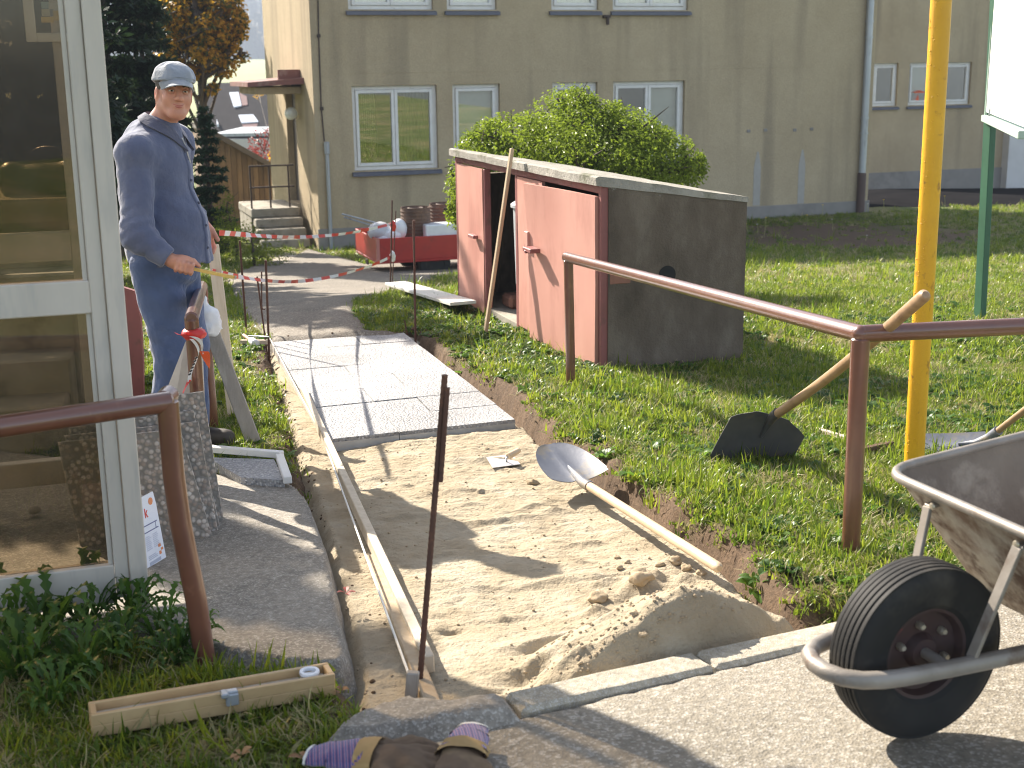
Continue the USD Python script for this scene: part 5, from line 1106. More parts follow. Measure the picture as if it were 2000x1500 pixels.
pm('barrel_rust', (.125, .068, .042), (.085, .05, .034), scale=6, rough=.75, c3=(.18, .10, .06), scale3=5)
def barrel(px, py, d, r, h, label, mt):
    c = atd(px, py, d); t = thing('steel_barrel', label, 'barrel', 'barrels on the trailer')
    pr = [(0, 0), (r, 0)] 
    for k in range(1, 9): z = h * k / 9; pr += [(r, z - .018), (r * 1.035, z), (r, z + .018)]
    pr += [(r, h), (r * 1.02, h), (r * .97, h), (r * .96, h - .03), (0, h - .03)]
    part(t, 'shell', lathe(pr, 36, p=c), mats[mt], smooth=25)
    part(t, 'lid_ring', lathe([(r * .5, h - .028), (r * .55, h - .012), (r * .5, h - .005), (r * .4, h - .028)], 24, p=c), mats[mt], smooth=30)
barrel(813, 466, 17.5, .195, .42, 'ribbed rusty barrel at the left end of the trailer load', 'barrel_rust')
barrel(868, 456, 18.2, .20, .42, 'darker barrel behind the white box on the trailer', 'barrel_rust')
single('foam_box', move(cbox((.62, .3, .235), .012), (tb(.98, .2, .02) + tb(.98, .2, .40)) / 2 + ez * .11, np.stack([tu, tv, ez], 1)), mats['plastic_white'], 'white polystyrene box on the trailer beside the barrels', 'box')
def sack(c, r, seed): return surfnet(lambda p: sd_ell(p, c, r) + .5 * min(r) * (meshkit.fbm(p * 6, 4, seed) - .5), c - np.array(r) * 1.4, c + np.array(r) * 1.5, .022)
pm('sack_grey', (.50, .50, .52), (.40, .40, .42), scale=5, rough=.5, bump=.3, bscale=20); pm('sack_yellow', (.52, .48, .30), (.45, .40, .24), rough=.6)
for (px, py, r, m_, lb_) in (((742), 452, (.16, .14, .13), 'sack_grey', 'grey plastic sack at the front corner of the trailer'), (765, 458, (.15, .13, .11), 'plastic_white', 'white bag below the tape knot on the trailer'), (779, 448, (.11, .11, .14), 'plastic_white', 'upright white bag beside the rusty barrel on the trailer'), (752, 464, (.15, .12, .07), 'plastic_white', 'flat white bag at the trailer edge'), (776, 466, (.09, .09, .09), 'sack_yellow', 'small yellowish bag beside the rusty barrel'), (735, 448, (.09, .08, .09), 'plastic_white', 'crumpled clear wrapping hanging over the trailer corner')):
    c = atd(px, py, 17.25); single('plastic_sack', sack(c, r, int(px)), mats[m_], lb_, 'bag', 'bags on the trailer', smooth=True)
for k, (a, b) in enumerate((((668, 418), (745, 438)), ((672, 424), (735, 443)))):
    single('long_pole', rtube(atd(*a, 17.6), atd(*b, 17.4), .012, 8), mats['zinc_look'], ['thin upper pole sticking out of the trailer to the left', 'thin lower pole sticking out of the trailer to the left'][k], 'pole', 'poles sticking out of the trailer')

# ---------------------------------------------------------------- work gloves at the bottom edge
look('glove_stripes', {'g': ('geometry', {}), 'm': ('mapping', {'rotation': (0, 0, -.14), 'scale': (1, 1, 1)}), 'w': ('wave_texture', {'wave_type': 'bands', 'bands_direction': 'x', 'scale': 24, 'distortion': .9, 'detail': 3}), 'r': ('rgb_ramp', {'ramp': [(.15, (.06, .055, .17)), (.38, (.09, .08, .23)), (.46, (.36, .08, .12)), (.6, (.36, .09, .14)), (.68, (.42, .38, .46)), (.8, (.08, .075, .21))]}),
     'n': ('noise_texture', {'scale': 900, 'detail': 2}), 'b': ('bump', {'strength': .4, 'distance': .002}), 'p': ('principled_bsdf', {'roughness': .9, 'sheen_weight': .3})}, [('g.position', 'm.vector'), ('m.vector', 'w.vector'), ('w.fac', 'r.fac'), ('r.color', 'p.base_color'), ('g.position', 'n.vector'), ('n.fac', 'b.height'), ('b.normal', 'p.normal')], 'p.BSDF')
pm('glove_brown', (.16, .105, .06), (.10, .065, .04), scale=9, rough=.85, bump=.5, bscale=60, c3=(.22, .155, .085), scale3=7)
pm('glove_tan', (.40, .27, .11), (.31, .20, .08), scale=10, rough=.85, bump=.3, bscale=70); pm('glove_lilac', (.46, .34, .46), (.34, .24, .42), scale=4, rough=.9, stretch=(1, 9, 1))
def glove(base, ang, label, flip=1):
    """base: wrist; the cuff runs along +x of the glove, fingers along -x"""
    R = rotz(ang); t = thing('work_glove', label, 'glove', 'work gloves lying at the kerb'); T = lambda p: (p - base) @ R
    hand = lambda p: (lambda q: smin(sd_ell(q, (-.06, 0, .026), (.065, .05, .026)), sd_ell(q, (.0, 0, .026), (.05, .046, .024)), *[sd_cone(q, (-.10, y, .03), (-.10 - l, y * 1.25, .022), .015, .0125) for y, l in ((-.036, .06), (-.012, .075), (.012, .072), (.034, .055))], sd_cone(q, (-.04, -.045 * flip, .028), (-.09, -.085 * flip, .026), .016, .013), k=.014) + .012 * (meshkit.fbm(p * 28, 3, 5) - .5))(T(p))
    part(t, 'palm', surfnet(hand, base - .24, base + .24, .006), mats['glove_brown'], smooth=True)
    def cuffr(x0, x1, r0, r1, h0, h1, off):
        n = 30; xs_ = np.linspace(x0, x1, 8); a = np.linspace(0, 2 * np.pi, n, endpoint=False); P = []
        for i, x in enumerate(xs_):
            s = i / 7; r = r0 + (r1 - r0) * s; h = h0 + (h1 - h0) * s; w = 1 + .05 * np.sin(3 * a + 4 * s) + .03 * np.sin(7 * a + 9 * s)
            P.append(np.stack([np.full(n, x), np.cos(a) * r * w, .004 + h + np.sin(a) * h * w], 1))
        P = np.array(P); i, j = np.meshgrid(np.arange(7), np.arange(n), indexing='ij'); i, j = i.ravel(), j.ravel(); j2 = (j + 1) % n; q = np.stack([i * n + j, i * n + j2, (i + 1) * n + j2, (i + 1) * n + j], 1)
        return trimesh.Trimesh(base + (P.reshape(-1, 3) + [0, 0, off]) @ R.T, np.vstack([q[:, [0, 1, 2]], q[:, [0, 2, 3]]]), process=False)
    cf = part(t, 'cuff', cuffr(-.004, .075, .052, .043, .027, .021, 0), mats['glove_stripes'], smooth=True)
    part(cf, 'cuff_end', cuffr(.0745, .125, .0425, .034, .0208, .013, 0), mats['glove_stripes'], smooth=True)
    part(cf, 'hem', cuffr(.122, .129, .0355, .035, .0138, .0135, 0), mats['string_look'], smooth=True)
    part(t, 'knuckle_strap', cuffr(-.026, .014, .0545, .0535, .0285, .0285, -.001), mats['glove_tan'], smooth=True)
    return t
gA = G(905, 1494, .03); glove(gA, math.radians(82), 'striped work glove with its lilac cuff pointing at the steel rods')
gB = G(715, 1500, .035); glove(gB, math.radians(168), 'brown and blue work glove lying flat left of the other glove', -1)
gh = G(790, 1478, .03); single('glove_fold', surfnet(lambda p: smin(sd_ell(p, gh, (.085, .045, .04)), sd_ell(p, gh + [-.06, -.012, .01], (.04, .035, .042)), k=.02) + .03 * (meshkit.fbm(p * 22, 3, 8) - .5), gh - .16, gh + .16, .006), mats['glove_brown'], 'crumpled brown leather palm bunched between the two gloves', 'glove', smooth=True)
# ---------------------------------------------------------------- the worker
MO = onh(353, 885, 1.755); mx = np.array([.967, .256, 0]); my = np.array([-.256, .967, 0]); MR = np.stack([mx, my, ez], 1)
def mw(p): return MO + np.asarray(p, float) @ MR.T
FA = math.radians(25); fdir = np.array([math.cos(FA), -math.sin(FA), 0]); rdir = np.array([-math.sin(FA), -math.cos(FA), 0])    # forward; to his right
def bp(f, r, z): return fdir * f + rdir * r + ez * z       # body coordinates
ha = math.radians(12); hf = nrm([math.sin(ha), -math.cos(ha), .05]); hl = nrm(np.cross(ez + .10 * np.array([math.cos(ha), math.sin(ha), 0]), hf)); hu = np.cross(hf, hl); HR = np.stack([hf, hl, hu], 1)
HC = np.array([.088, -.045, 1.672]); HS = .95
def hd(p): return HC + HS * (HR @ np.asarray(p, float))
def head_f(p):
    q = (p - HC) @ HR / HS
    d = smin(sd_ell(q, (-.012, 0, .035), (.098, .078, .088)), sd_ell(q, (.022, 0, -.035), (.072, .064, .088)), k=.03)
    for s in (-1, 1):
        d = smin(d, sd_cone(q, (-.012, .048 * s, -.055), (.060, .018 * s, -.108), .030, .024), k=.03)
        d = smin(d, sd_ell(q, (.056, .037 * s, -.042), (.026, .026, .030)), k=.02)
    d = smin(d, sd_ell(q, (.068, 0, -.112), (.023, .026, .020)), k=.025)
    d = smin(d, sd_cone(q, (.078, -.034, .014), (.078, .034, .014), .013, .013), k=.018)
    for s in (-1, 1): d = smax(d, -sd_ell(q, (.100, .031 * s, -.009), (.020, .017, .012)), k=.012)
    d = smin(d, sd_cone(q, (.086, 0, .006), (.108, 0, -.040), .0085, .0145), k=.012)
    for s in (-1, 1): d = smin(d, sd_ell(q, (.098, .013 * s, -.044), (.012, .010, .010)), k=.008)
    d = smin(d, sd_ell(q, (.086, 0, -.076), (.012, .025, .012)), k=.012)
    for s in (-1, 1):
        e = sd_ell(q, (-.012, .079 * s, -.022), (.021, .0085, .033)); e = smax(e, -sd_ell(q, (-.006, .088 * s, -.020), (.010, .006, .018)), k=.006); d = smin(d, e, k=.008)
    return d
shR, shL, ct = bp(-.02, .195, 1.45), bp(.0, -.195, 1.455), bp(-.02, 0, 1.40)
elR, wrR = np.array([-.115, -.272, 1.065]), np.array([.020, -.325, .958])
elL, wrL = np.array([.085, .26, 1.15]), np.array([.172, .20, 1.07])
hcR = np.array([.074, -.338, .930]); axr = nrm([.96, -.06, -.255]); upr = nrm(ez - (ez @ axr) * axr); syr = np.cross(upr, axr)
def hand_R(p):
    d = sd_ell(p, hcR - axr * .012 + syr * .012 + upr * .014, (.048, .024, .034)); d = smin(d, sd_cone(p, wrR, hcR - axr * .03 + upr * .01, .029, .030), k=.02)
    for k, (s, rr_) in enumerate(((-.034, .0085), (-.012, .0095), (.010, .0098), (.031, .0092))):
        c = hcR + axr * s; P = [c + upr * .028 + syr * .004, c - syr * .026 + upr * .016, c - syr * .029 - upr * .012, c - syr * .006 - upr * .024]
        for a, b in zip(P[:-1], P[1:]): d = smin(d, sd_cone(p, a, b, rr_ * 1.08, rr_), k=.006)
    d = smin(d, sd_cone(p, hcR - axr * .02 + upr * .03 + syr * .012, hcR + axr * .030 + upr * .032 + syr * .004, .0135, .0115), sd_cone(p, hcR + axr * .030 + upr * .032 + syr * .004, hcR + axr * .058 + upr * .018 - syr * .006, .0115, .0095), k=.008)
    return d
hcL = wrL + np.array([.018, -.005, -.062])
def hand_L(p):
    d = sd_ell(p, hcL, (.042, .022, .048)); d = smin(d, sd_cone(p, wrL, hcL, .028, .030), k=.02)
    for x, l, rr_ in ((-.026, .062, .0088), (-.009, .078, .0096), (.009, .074, .0096), (.026, .056, .009)):
        a = hcL + [x, 0, -.036]; b = a + [x * .12 + .006, -.006, -l * .55]; c = b + [-.008, -.02, -l * .42]; d = smin(d, sd_cone(p, a, b, rr_ * 1.1, rr_), sd_cone(p, b, c, rr_, rr_ * .85), k=.006)
    return smin(d, sd_cone(p, hcL + [.03, -.012, .014], hcL + [.052, -.03, -.03], .0125, .010), k=.01)
hips = [bp(-.01, s * .095, .93) for s in (1, -1)]; knees = [bp(.05, .105, .50), bp(.03, -.11, .50)]; ankles = [bp(-.03, .115, .09), bp(.02, -.12, .09)]
def body_f(p):
    d = smin(head_f(p), sd_cone(p, hd((-.028, 0, -.07)), bp(-.03, 0, 1.47), .056, .062), k=.03)
    t = smin(sd_ell(p, bp(-.01, 0, 1.28), (.13, .15, .24)), sd_ell(p, bp(.015, 0, 1.05), (.14, .15, .18)), sd_ell(p, bp(0, 0, .95), (.13, .15, .12)), k=.06)
    t = smin(t, sd_cone(p, shR - [0, 0, .05], shL - [0, 0, .05], .045, .045), k=.04); d = smin(d, t, k=.03)
    for a, b, c in ((shR - [0, 0, .05], elR, wrR), (shL - [0, 0, .05], elL, wrL)): d = smin(d, sd_cone(p, a, b, .044, .038), sd_cone(p, b, c, .038, .027), k=.02)
    for a, b, c in zip(hips, knees, ankles): d = smin(d, sd_cone(p, a, b, .075, .052), sd_cone(p, b, c, .052, .036), sd_cone(p, c + [0, 0, -.05], c + fdir * .15 + [0, 0, -.055], .034, .028), k=.025)
    return smin(d, hand_R(p), hand_L(p), k=.012)
def mesh_of(f, lo, hi, h): m = surfnet(f, lo, hi, h); m.vertices = mw(m.vertices); return m
look('skin_look', {'g': ('geometry', {}), 'n': ('noise_texture', {'scale': 22, 'detail': 5}), 'r': ('rgb_ramp', {'ramp': [(.3, (.50, .255, .175)), (.7, (.42, .195, .13))]}), 'b': ('bump', {'strength': .15, 'distance': .002}), 'n2': ('noise_texture', {'scale': 260}), 'p': ('principled_bsdf', {'roughness': .5, 'subsurface_weight': .15, 'subsurface_scale': .006})},
     [('g.position', 'n.vector'), ('n.fac', 'r.fac'), ('r.color', 'p.base_color'), ('g.position', 'n2.vector'), ('n2.fac', 'b.height'), ('b.normal', 'p.normal')], 'p.BSDF')
def cloth(name, c1, c2, c3):
    pm(name, c1, c2, scale=5, rough=.88, bump=.55, bscale=26, dist=.014, c3=c3, scale3=7, w3=(.5, .8), sheen=.25)
cloth('jacket_cloth', (.066, .084, .155), (.09, .11, .19), (.12, .14, .215)); cloth('trouser_cloth', (.04, .068, .155), (.06, .095, .20), (.085, .12, .23)); cloth('collar_cloth', (.055, .062, .108), (.072, .082, .13), (.09, .10, .15)); cloth('cap_cloth', (.27, .30, .35), (.22, .25, .29), (.33, .355, .40))
pm('hair_look', (.035, .025, .018), (.055, .04, .03), rough=.6); pm('lip_look', (.36, .11, .085), (.33, .095, .075), rough=.45); pm('eye_white', (.55, .50, .46), (.5, .46, .42), rough=.2); pm('iris_look', (.02, .014, .010), (.03, .02, .015), rough=.15); pm('boot_look', (.03, .025, .02), (.05, .04, .03), rough=.6); pm('zip_look', (.55, .53, .48), (.45, .43, .4), rough=.3, metal=.6)
mt = thing('person', 'standing worker in blue jacket and pale cap holding a yellow folding rule', 'person')
bd_ = part(mt, 'body', mesh_of(body_f, (-.32, -.48, -.02), (.36, .44, 1.84), .0052), mats['skin_look'], smooth=True)
def folds(p, a, s, seed, stretch=(1, 1, .5)): return a * (meshkit.fbm(p * s * np.array(stretch), 3, seed) - .5)
def creases(p, c, ax, a, s, fall):
    u = (p - c) @ ax; r = np.linalg.norm(p - c, axis=1); return a * np.sin(u * s + 2.5 * meshkit.noise(p * 9, 4)) * np.exp(-(r / fall) ** 2)
cuffR = wrR + nrm(elR - wrR) * .012; cuffL = wrL + nrm(elL - wrL) * .01
def torso_f(p):
    t = smin(sd_ell(p, bp(-.025, 0, 1.31), (.165, .185, .25)), sd_ell(p, bp(.008, 0, 1.06), (.172, .19, .22)), k=.07)
    t = smin(t, sd_cone(p, bp(.02, .02, 1.05), bp(.03, .01, .86), .178, .190), k=.06)
    t = smin(t, sd_cone(p, shR + [0.01, 0, -.035], shL + [0, 0, -.035], .085, .085), sd_cone(p, bp(-.01, 0, 1.46), bp(0.03, 0, 1.52), .085, .060), k=.06)
    return t
def jacket_f(p):
    d = torso_f(p)
    aR = smin(sd_cone(p, shR + [0, .02, -.045], elR, .080, .070), sd_cone(p, elR, cuffR, .070, .050), k=.05); aL = smin(sd_cone(p, shL, elL, .074, .062), sd_cone(p, elL, cuffL, .062, .048), k=.035)
    axf = nrm(cuffR - elR); aR = np.maximum(aR, (p - cuffR) @ axf); axl = nrm(cuffL - elL); aL = np.maximum(aL, (p - cuffL) @ axl)
    aR = aR + creases(p, elR, nrm(nrm(shR - elR) - axf), .0035, 130, .13) + creases(p, cuffR - axf * .09, axf, .0022, 150, .08) + creases(p, shR - [0, 0, .14], nrm([.6, -.2, .8]), .003, 85, .13)
    d = smin(d, aR, aL, k=.030)
    d = d + folds(p, .026, 8, 11, (1, 1, .4)) + folds(p, .009, 24, 12, (1, 1, .5)) + creases(p, bp(.05, .1, 1.08), nrm([.6, 0, 1]), .003, 80, .2)
    return smax(d, .915 - p[:, 2] + .01 * np.sin(p[:, 0] * 20), k=.004)
jk = part(bd_, 'jacket', mesh_of(jacket_f, (-.36, -.50, .84), (.40, .46, 1.62), .0082), mats['jacket_cloth'], smooth=True)
def trousers_f(p):
    w = smin(sd_ell(p, bp(0, 0, .90), (.155, .168, .13)), k=.05)
    for a, b, c, rk in zip(hips, knees, ankles, (.088, .088)): w = smin(w, sd_cone(p, a + [0, 0, -.02], b, .112, rk), sd_cone(p, b, c, rk, .072), k=.04)
    w = w + folds(p, .028, 8, 21, (1, 1, .6)) + creases(p, knees[0] + [0, 0, .02], nrm([.5, 0, 1]), .004, 90, .14) + creases(p, hips[0] + fdir * .1 + [0, 0, -.10], nrm([.8, 0, 1]), .005, 75, .15) + folds(p, .010, 22, 22, (1, 1, .6))
    return smax(smax(w, p[:, 2] - .99, k=.01), .05 - p[:, 2], k=.005)
part(bd_, 'trousers', mesh_of(trousers_f, (-.30, -.36, .02), (.32, .34, 1.02), .0085), mats['trouser_cloth'], smooth=True)
def march(f, o, dvec):
    o = np.atleast_2d(np.asarray(o, float)).copy(); dvec = nrm(dvec)
    for _ in range(70):
        s = f(o); o = o + dvec * np.where(s < .0008, 0, np.maximum(s, .001) * .7)[:, None]
    return o
def strip_on(f, pts, dirv, w, side, off, n):
    P = march(f, np.array(pts), dirv) - nrm(dirv) * off; side = np.asarray(side)
    V = np.vstack([P - side * w / 2, P + side * w / 2, P - side * w / 2 + nrm(dirv) * .02, P + side * w / 2 + nrm(dirv) * .02]); k = len(P); i = np.arange(k - 1)
    F = [np.stack([a * k + i, a * k + i + 1, b * k + i + 1], 1) for a, b in ((0, 1), (2, 0), (1, 3))] + [np.stack([a * k + i, b * k + i + 1, b * k + i], 1) for a, b in ((0, 1), (2, 0), (1, 3))]
    return trimesh.Trimesh(mw(V), np.vstack(F), process=False)
zs_ = np.linspace(.91, 1.40, 40)
part(jk if False else bd_, 'placket', strip_on(jacket_f, [bp(.5, .012 + .02 * (1.4 - z), z) for z in zs_], -fdir, .034, rdir, .006, 40), mats['jacket_cloth'], smooth=True)
def pocket(f0, f1, z0, z1, out):
    vs = np.linspace(0, 1, 7); A = march(jacket_f, np.array([bp(.6, f0 + (f1 - f0) * u, z0 + (z1 - z0) * v) for u in vs for v in vs]), -fdir) + fdir * .005
    W = mw(A.reshape(-1, 3)).reshape(7, 7, 3); return gridmesh(W[..., 0], W[..., 1], W[..., 2])
part(bd_, 'chest_pocket', pocket(-.115, -.03, 1.20, 1.31, 'front'), mats['jacket_cloth'], smooth=True)
for z in (.98, 1.08, 1.18, 1.28): c = march(jacket_f, bp(.5, .016 + .02 * (1.4 - z), z), -fdir)[0] + fdir * .008; part(bd_, 'button', move(trimesh.creation.icosphere(1, .007), mw(c)), mats['collar_cloth'], smooth=True)
# collar: a folded band round the neck, open at the front
n = 46; an = np.linspace(-2.75, 2.75, n); R0 = []
for a in an:
    fa, ra = -math.cos(a), math.sin(a); c = (hd((-.028, 0, -.07)) * .5 + bp(-.03, 0, 1.47) * .5) * [1, 1, 0]; op = abs(a) / 2.75
    top = c + fdir * fa * .068 + rdir * ra * .066 + ez * (1.580 - .085 * op ** 2.2); fold = c + fdir * fa * .076 + rdir * ra * .075 + ez * (1.577 - .088 * op ** 2.2); low_ = c + fdir * fa * (.076 + .066 * op ** 3) + rdir * ra * (.084) + ez * (1.556 - .145 * op ** 2.0)
    for _ in range(12):
        fold = fold + (fdir * fa + rdir * ra + ez * .3) * max(0, .004 - torso_f(fold[None])[0]) * .6; low_ = low_ + (fdir * fa + rdir * ra + ez * .25) * max(0, .010 - jacket_f(low_[None])[0]) * .6
    R0.append([top - ez * .05, top, fold, low_, low_ - ez * .006 - (fdir * fa + rdir * ra) * .009])
R0 = np.array(R0); W = mw(R0.reshape(-1, 3)).reshape(R0.shape); part(bd_, 'collar', gridmesh(W[..., 0], W[..., 1], W[..., 2]), mats['collar_cloth'], smooth=60)
sh_f = lambda p: np.maximum(smin(sd_cone(p, bp(-.01, 0, 1.535), bp(.03, 0, 1.40), .072, .11), k=.03), 1.36 - p[:, 2])
part(bd_, 'shirt', strip_on(jacket_f, [bp(.5, .004, z) for z in np.linspace(1.36, 1.47, 12)], -fdir, .034, rdir, .007, 12), mats['collar_cloth'], smooth=True)
part(bd_, 'zip', strip_on(jacket_f, [bp(.5, .002, z) for z in np.linspace(1.355, 1.465, 12)], -fdir, .006, rdir, .0095, 12), mats['zip_look'], smooth=True)
# hair, brows, eyes, lips
def hair_f(p):
    q = (p - HC) @ HR / HS; d = sd_ell(q, (-.013, 0, .03), (.102, .0825, .088)); d = np.maximum(d, q[:, 2] - .06); d = np.maximum(d, -.052 - q[:, 2] + .25 * np.maximum(q[:, 0], -.3)); d = np.maximum(d, q[:, 0] - .030); return d + .004 * (meshkit.noise(p * 90, 3) - .5)
part(bd_, 'hair', mesh_of(hair_f, HC - .16, HC + .16, .005), mats['hair_look'], smooth=True)
for s in (-1, 1):
    part(bd_, 'eyebrow', move(tube(np.array([mw(hd(q)) for q in ((.0945, .016 * s, .011), (.0945, .030 * s, .0165), (.083, .047 * s, .012))]), [.0035, .0045, .002], 7), (0, 0, 0)), mats['hair_look'], smooth=True)
    ey_ = part(bd_, 'eye', move(trimesh.creation.icosphere(2, .0118), mw(hd((.0785, .031 * s, -.008)))), mats['eye_white'], smooth=True)
    gz = nrm(nrm(hf * .75 + np.array([0, -.5, 0]))); ir = hd((.0785, .031 * s, -.008)) + gz * .0085; part(ey_, 'iris', move(trimesh.creation.icosphere(2, .0052), mw(ir)), mats['iris_look'], smooth=True)
    part(bd_, 'eyelid', mesh_of(lambda p: (lambda q: np.maximum(np.abs(np.linalg.norm(q - np.array([.0785, .031 * s, -.008]), axis=1) - .0128) - .0016, -(np.abs(q[:, 2] + .0084) - .0030)))((p - HC) @ HR / HS), hd((.0785, .031 * s, -.008)) - .02, hd((.0785, .031 * s, -.008)) + .02, .0016), mats['skin_look'], smooth=True)
part(bd_, 'lips', mesh_of(lambda p: (lambda q: smin(sd_ell(q, (.0915, 0, -.0740), (.008, .027, .0034)), sd_ell(q, (.0920, 0, -.0812), (.0085, .022, .0042)), k=.0015))((lambda q: q - np.stack([-9 * q[:, 1] ** 2, 0 * q[:, 1], 11 * q[:, 1] ** 2], 1))((p - HC) @ HR / HS)), hd((.09, 0, -.078)) - .035, hd((.09, 0, -.078)) + .035, .0018), mats['lip_look'], smooth=True)
# cap
def cap_f(p):
    q = (p - HC) @ HR / HS; d = sd_ell(q, (-.012, 0, .040), (.116, .096, .091)); d = d + .004 * np.cos(6 * np.arctan2(q[:, 1], q[:, 0] + .012)) * np.exp(-((q[:, 2] - .09) / .05) ** 2) + .022 * (meshkit.fbm(p * 16, 3, 7) - .5)
    return smax(d, .036 + .10 * np.maximum(-q[:, 0] - .03, 0) * -1 - q[:, 2], k=.004)
cp_ = part(bd_, 'cap', mesh_of(cap_f, HC - .17, HC + .19, .0055), mats['cap_cloth'], smooth=True)
part(cp_, 'cap_band', move(tube(np.array([mw(hd((-.012 + .113 * math.cos(a), .093 * math.sin(a),   .050 + .004 * math.cos(a)))) for a in np.linspace(0, 2 * math.pi, 40)]), .0022, 8, False), (0, 0, 0)), mats['cap_cloth'], smooth=True)
bu, bv = np.meshgrid(np.linspace(0, 1, 12), np.linspace(-1, 1, 25), indexing='ij')
ang = bv * 1.12; x0 = -.012 + .108 * np.cos(ang); y0 = .088 * np.sin(ang); ext = .078 * np.sqrt(np.clip(1 - bv ** 2 * .93, 0, 1)) * bu
bxq = x0 + ext; byq = y0 * (1 - .10 * bu); bzq = .047 - .030 * bu - .020 * bv ** 2 - .10 * ext * 0
def brim(off): W = np.array([mw(hd((a, b, c + off))) for a, b, c in zip(bxq.ravel(), byq.ravel(), bzq.ravel())]).reshape(12, 25, 3); return gridmesh(W[..., 0], W[..., 1], W[..., 2])
part(cp_, 'brim', cat_([brim(.0), brim(-.004), move(tube(np.array([mw(hd((a, b, c - .002))) for a, b, c in zip(bxq[-1], byq[-1], bzq[-1])]), .003, 6), (0, 0, 0))]), mats['cap_cloth'], smooth=60)
for k, c in enumerate(ankles): part(bd_, 'boot', mesh_of(lambda p: np.maximum(smin(sd_cone(p, c + [0, 0, .06], c + [0, 0, -.03], .058, .056), sd_cone(p, c + [0, 0, -.04] - fdir * .03, c + fdir * .16 + [0, 0, -.045], .052, .046), k=.03), -p[:, 2]), c - [.26, .26, .12], c + [.26, .26, .14], .012), mats['boot_look'], smooth=True)
# folding rule in his hand
pm('rule_yellow', (.66, .46, .13), (.58, .39, .10), rough=.5)
fr = thing('folding_rule', 'yellow wooden folding rule held in the right hand of the worker', 'folding rule')
ra_, rb__ = hcR - axr * .055, hcR + axr * .215
rside = nrm(np.cross(mw(ez) - mw(np.zeros(3)), mw(axr) - mw(np.zeros(3))))
part(fr, 'leg', beam(mw(ra_), mw(rb__), .009, .014, ez, .001), mats['rule_yellow'])
part(fr, 'leg', beam(mw(ra_ + axr * .01) - rside * .010, mw(rb__ - axr * .006) - rside * .010, .008, .014, ez, .001), mats['rule_yellow'])
part(fr, 'end_cap', beam(mw(rb__ + axr * .001), mw(rb__ + axr * .008), .011, .015, ez, .001), mats['zip_look'])
# ---------------------------------------------------------------- leaves and plants
rv = np.random.default_rng(77)
def leaf_cards(P, N, size, asp=.45, bend=.25, rng=rv, tri=False):
    """many small folded leaves at P, facing N (unit), in one mesh: 2 quads folded along the midrib, or one triangle"""
    k = len(P); N = N / np.linalg.norm(N, axis=1, keepdims=True); a = rng.normal(size=(k, 3)); a -= (a * N).sum(1, keepdims=True) * N; a /= np.linalg.norm(a, axis=1, keepdims=True); b = np.cross(N, a)
    s = (np.broadcast_to(size, k) * rng.uniform(.7, 1.3, k))[:, None]; w = s * asp
    if tri:
        V = np.stack([P - b * w * .5, P + b * w * .5, P + a * s + N * s * bend * rng.uniform(-1, 1, (k, 1))], 1).reshape(-1, 3); return trimesh.Trimesh(V, np.arange(3 * k).reshape(-1, 3), process=False)
    V = np.stack([P, P + a * s * .5 + b * w * .5 + N * s * bend, P + a * s, P + a * s * .5 - b * w * .5 + N * s * bend], 1).reshape(-1, 3); o = np.arange(k)[:, None] * 4
    return trimesh.Trimesh(V, np.vstack([o + [0, 1, 2], o + [0, 2, 3]]), process=False)
leafmat('bush_leaf', (.06, .12, .014), (.24, .31, .028), rough=.38, trans=.55, tcol=(.34, .42, .035), spec=.4)
leafmat('spruce_leaf', (.008, .022, .010), (.022, .045, .016), rough=.5, trans=.2)
leafmat('young_spruce_leaf', (.014, .04, .018), (.035, .075, .028), rough=.5, trans=.25)
leafmat('gold_leaf', (.36, .22, .02), (.62, .34, .025), rough=.4, trans=.65, tcol=(.95, .60, .05))
leafmat('olive_leaf', (.05, .075, .015), (.16, .13, .02), rough=.45, trans=.5, tcol=(.35, .3, .04))
leafmat('red_leaf', (.22, .035, .03), (.40, .09, .05), rough=.45, trans=.5, tcol=(.7, .15, .09))
leafmat('yew_leaf', (.06, .12, .012), (.20, .24, .02), rough=.45, trans=.4, tcol=(.42, .46, .04))
leafmat('grass_blade', (.09, .165, .014), (.27, .32, .03), rough=.36, trans=.6, tcol=(.58, .64, .04), spec=.5)
leafmat('dry_blade', (.28, .25, .10), (.42, .37, .18), rough=.6, trans=.4)
leafmat('weed_leaf', (.045, .11, .018), (.12, .22, .03), rough=.38, trans=.55, tcol=(.34, .52, .06), spec=.45)
pm('bark_look', (.085, .065, .05), (.055, .042, .033), scale=8, rough=.9, bump=.6, bscale=25, dist=.02)
def trunk_mesh(base, top, r, bow=.1, n=9, seed=0, limbs=()):
    rs_ = np.random.default_rng(seed); s = np.linspace(0, 1, n)[:, None]; P = base + (top - base) * s + np.array([rs_.normal(0, bow), rs_.normal(0, bow), 0]) * np.sin(s * np.pi)
    ms = [tube(P, r * (1 - .8 * s[:, 0]) + .01, 9)]
    for l in limbs: ms.append(tube(np.array(l), np.linspace(r * .35, r * .06, len(l)), 6))
    return cat_(ms)
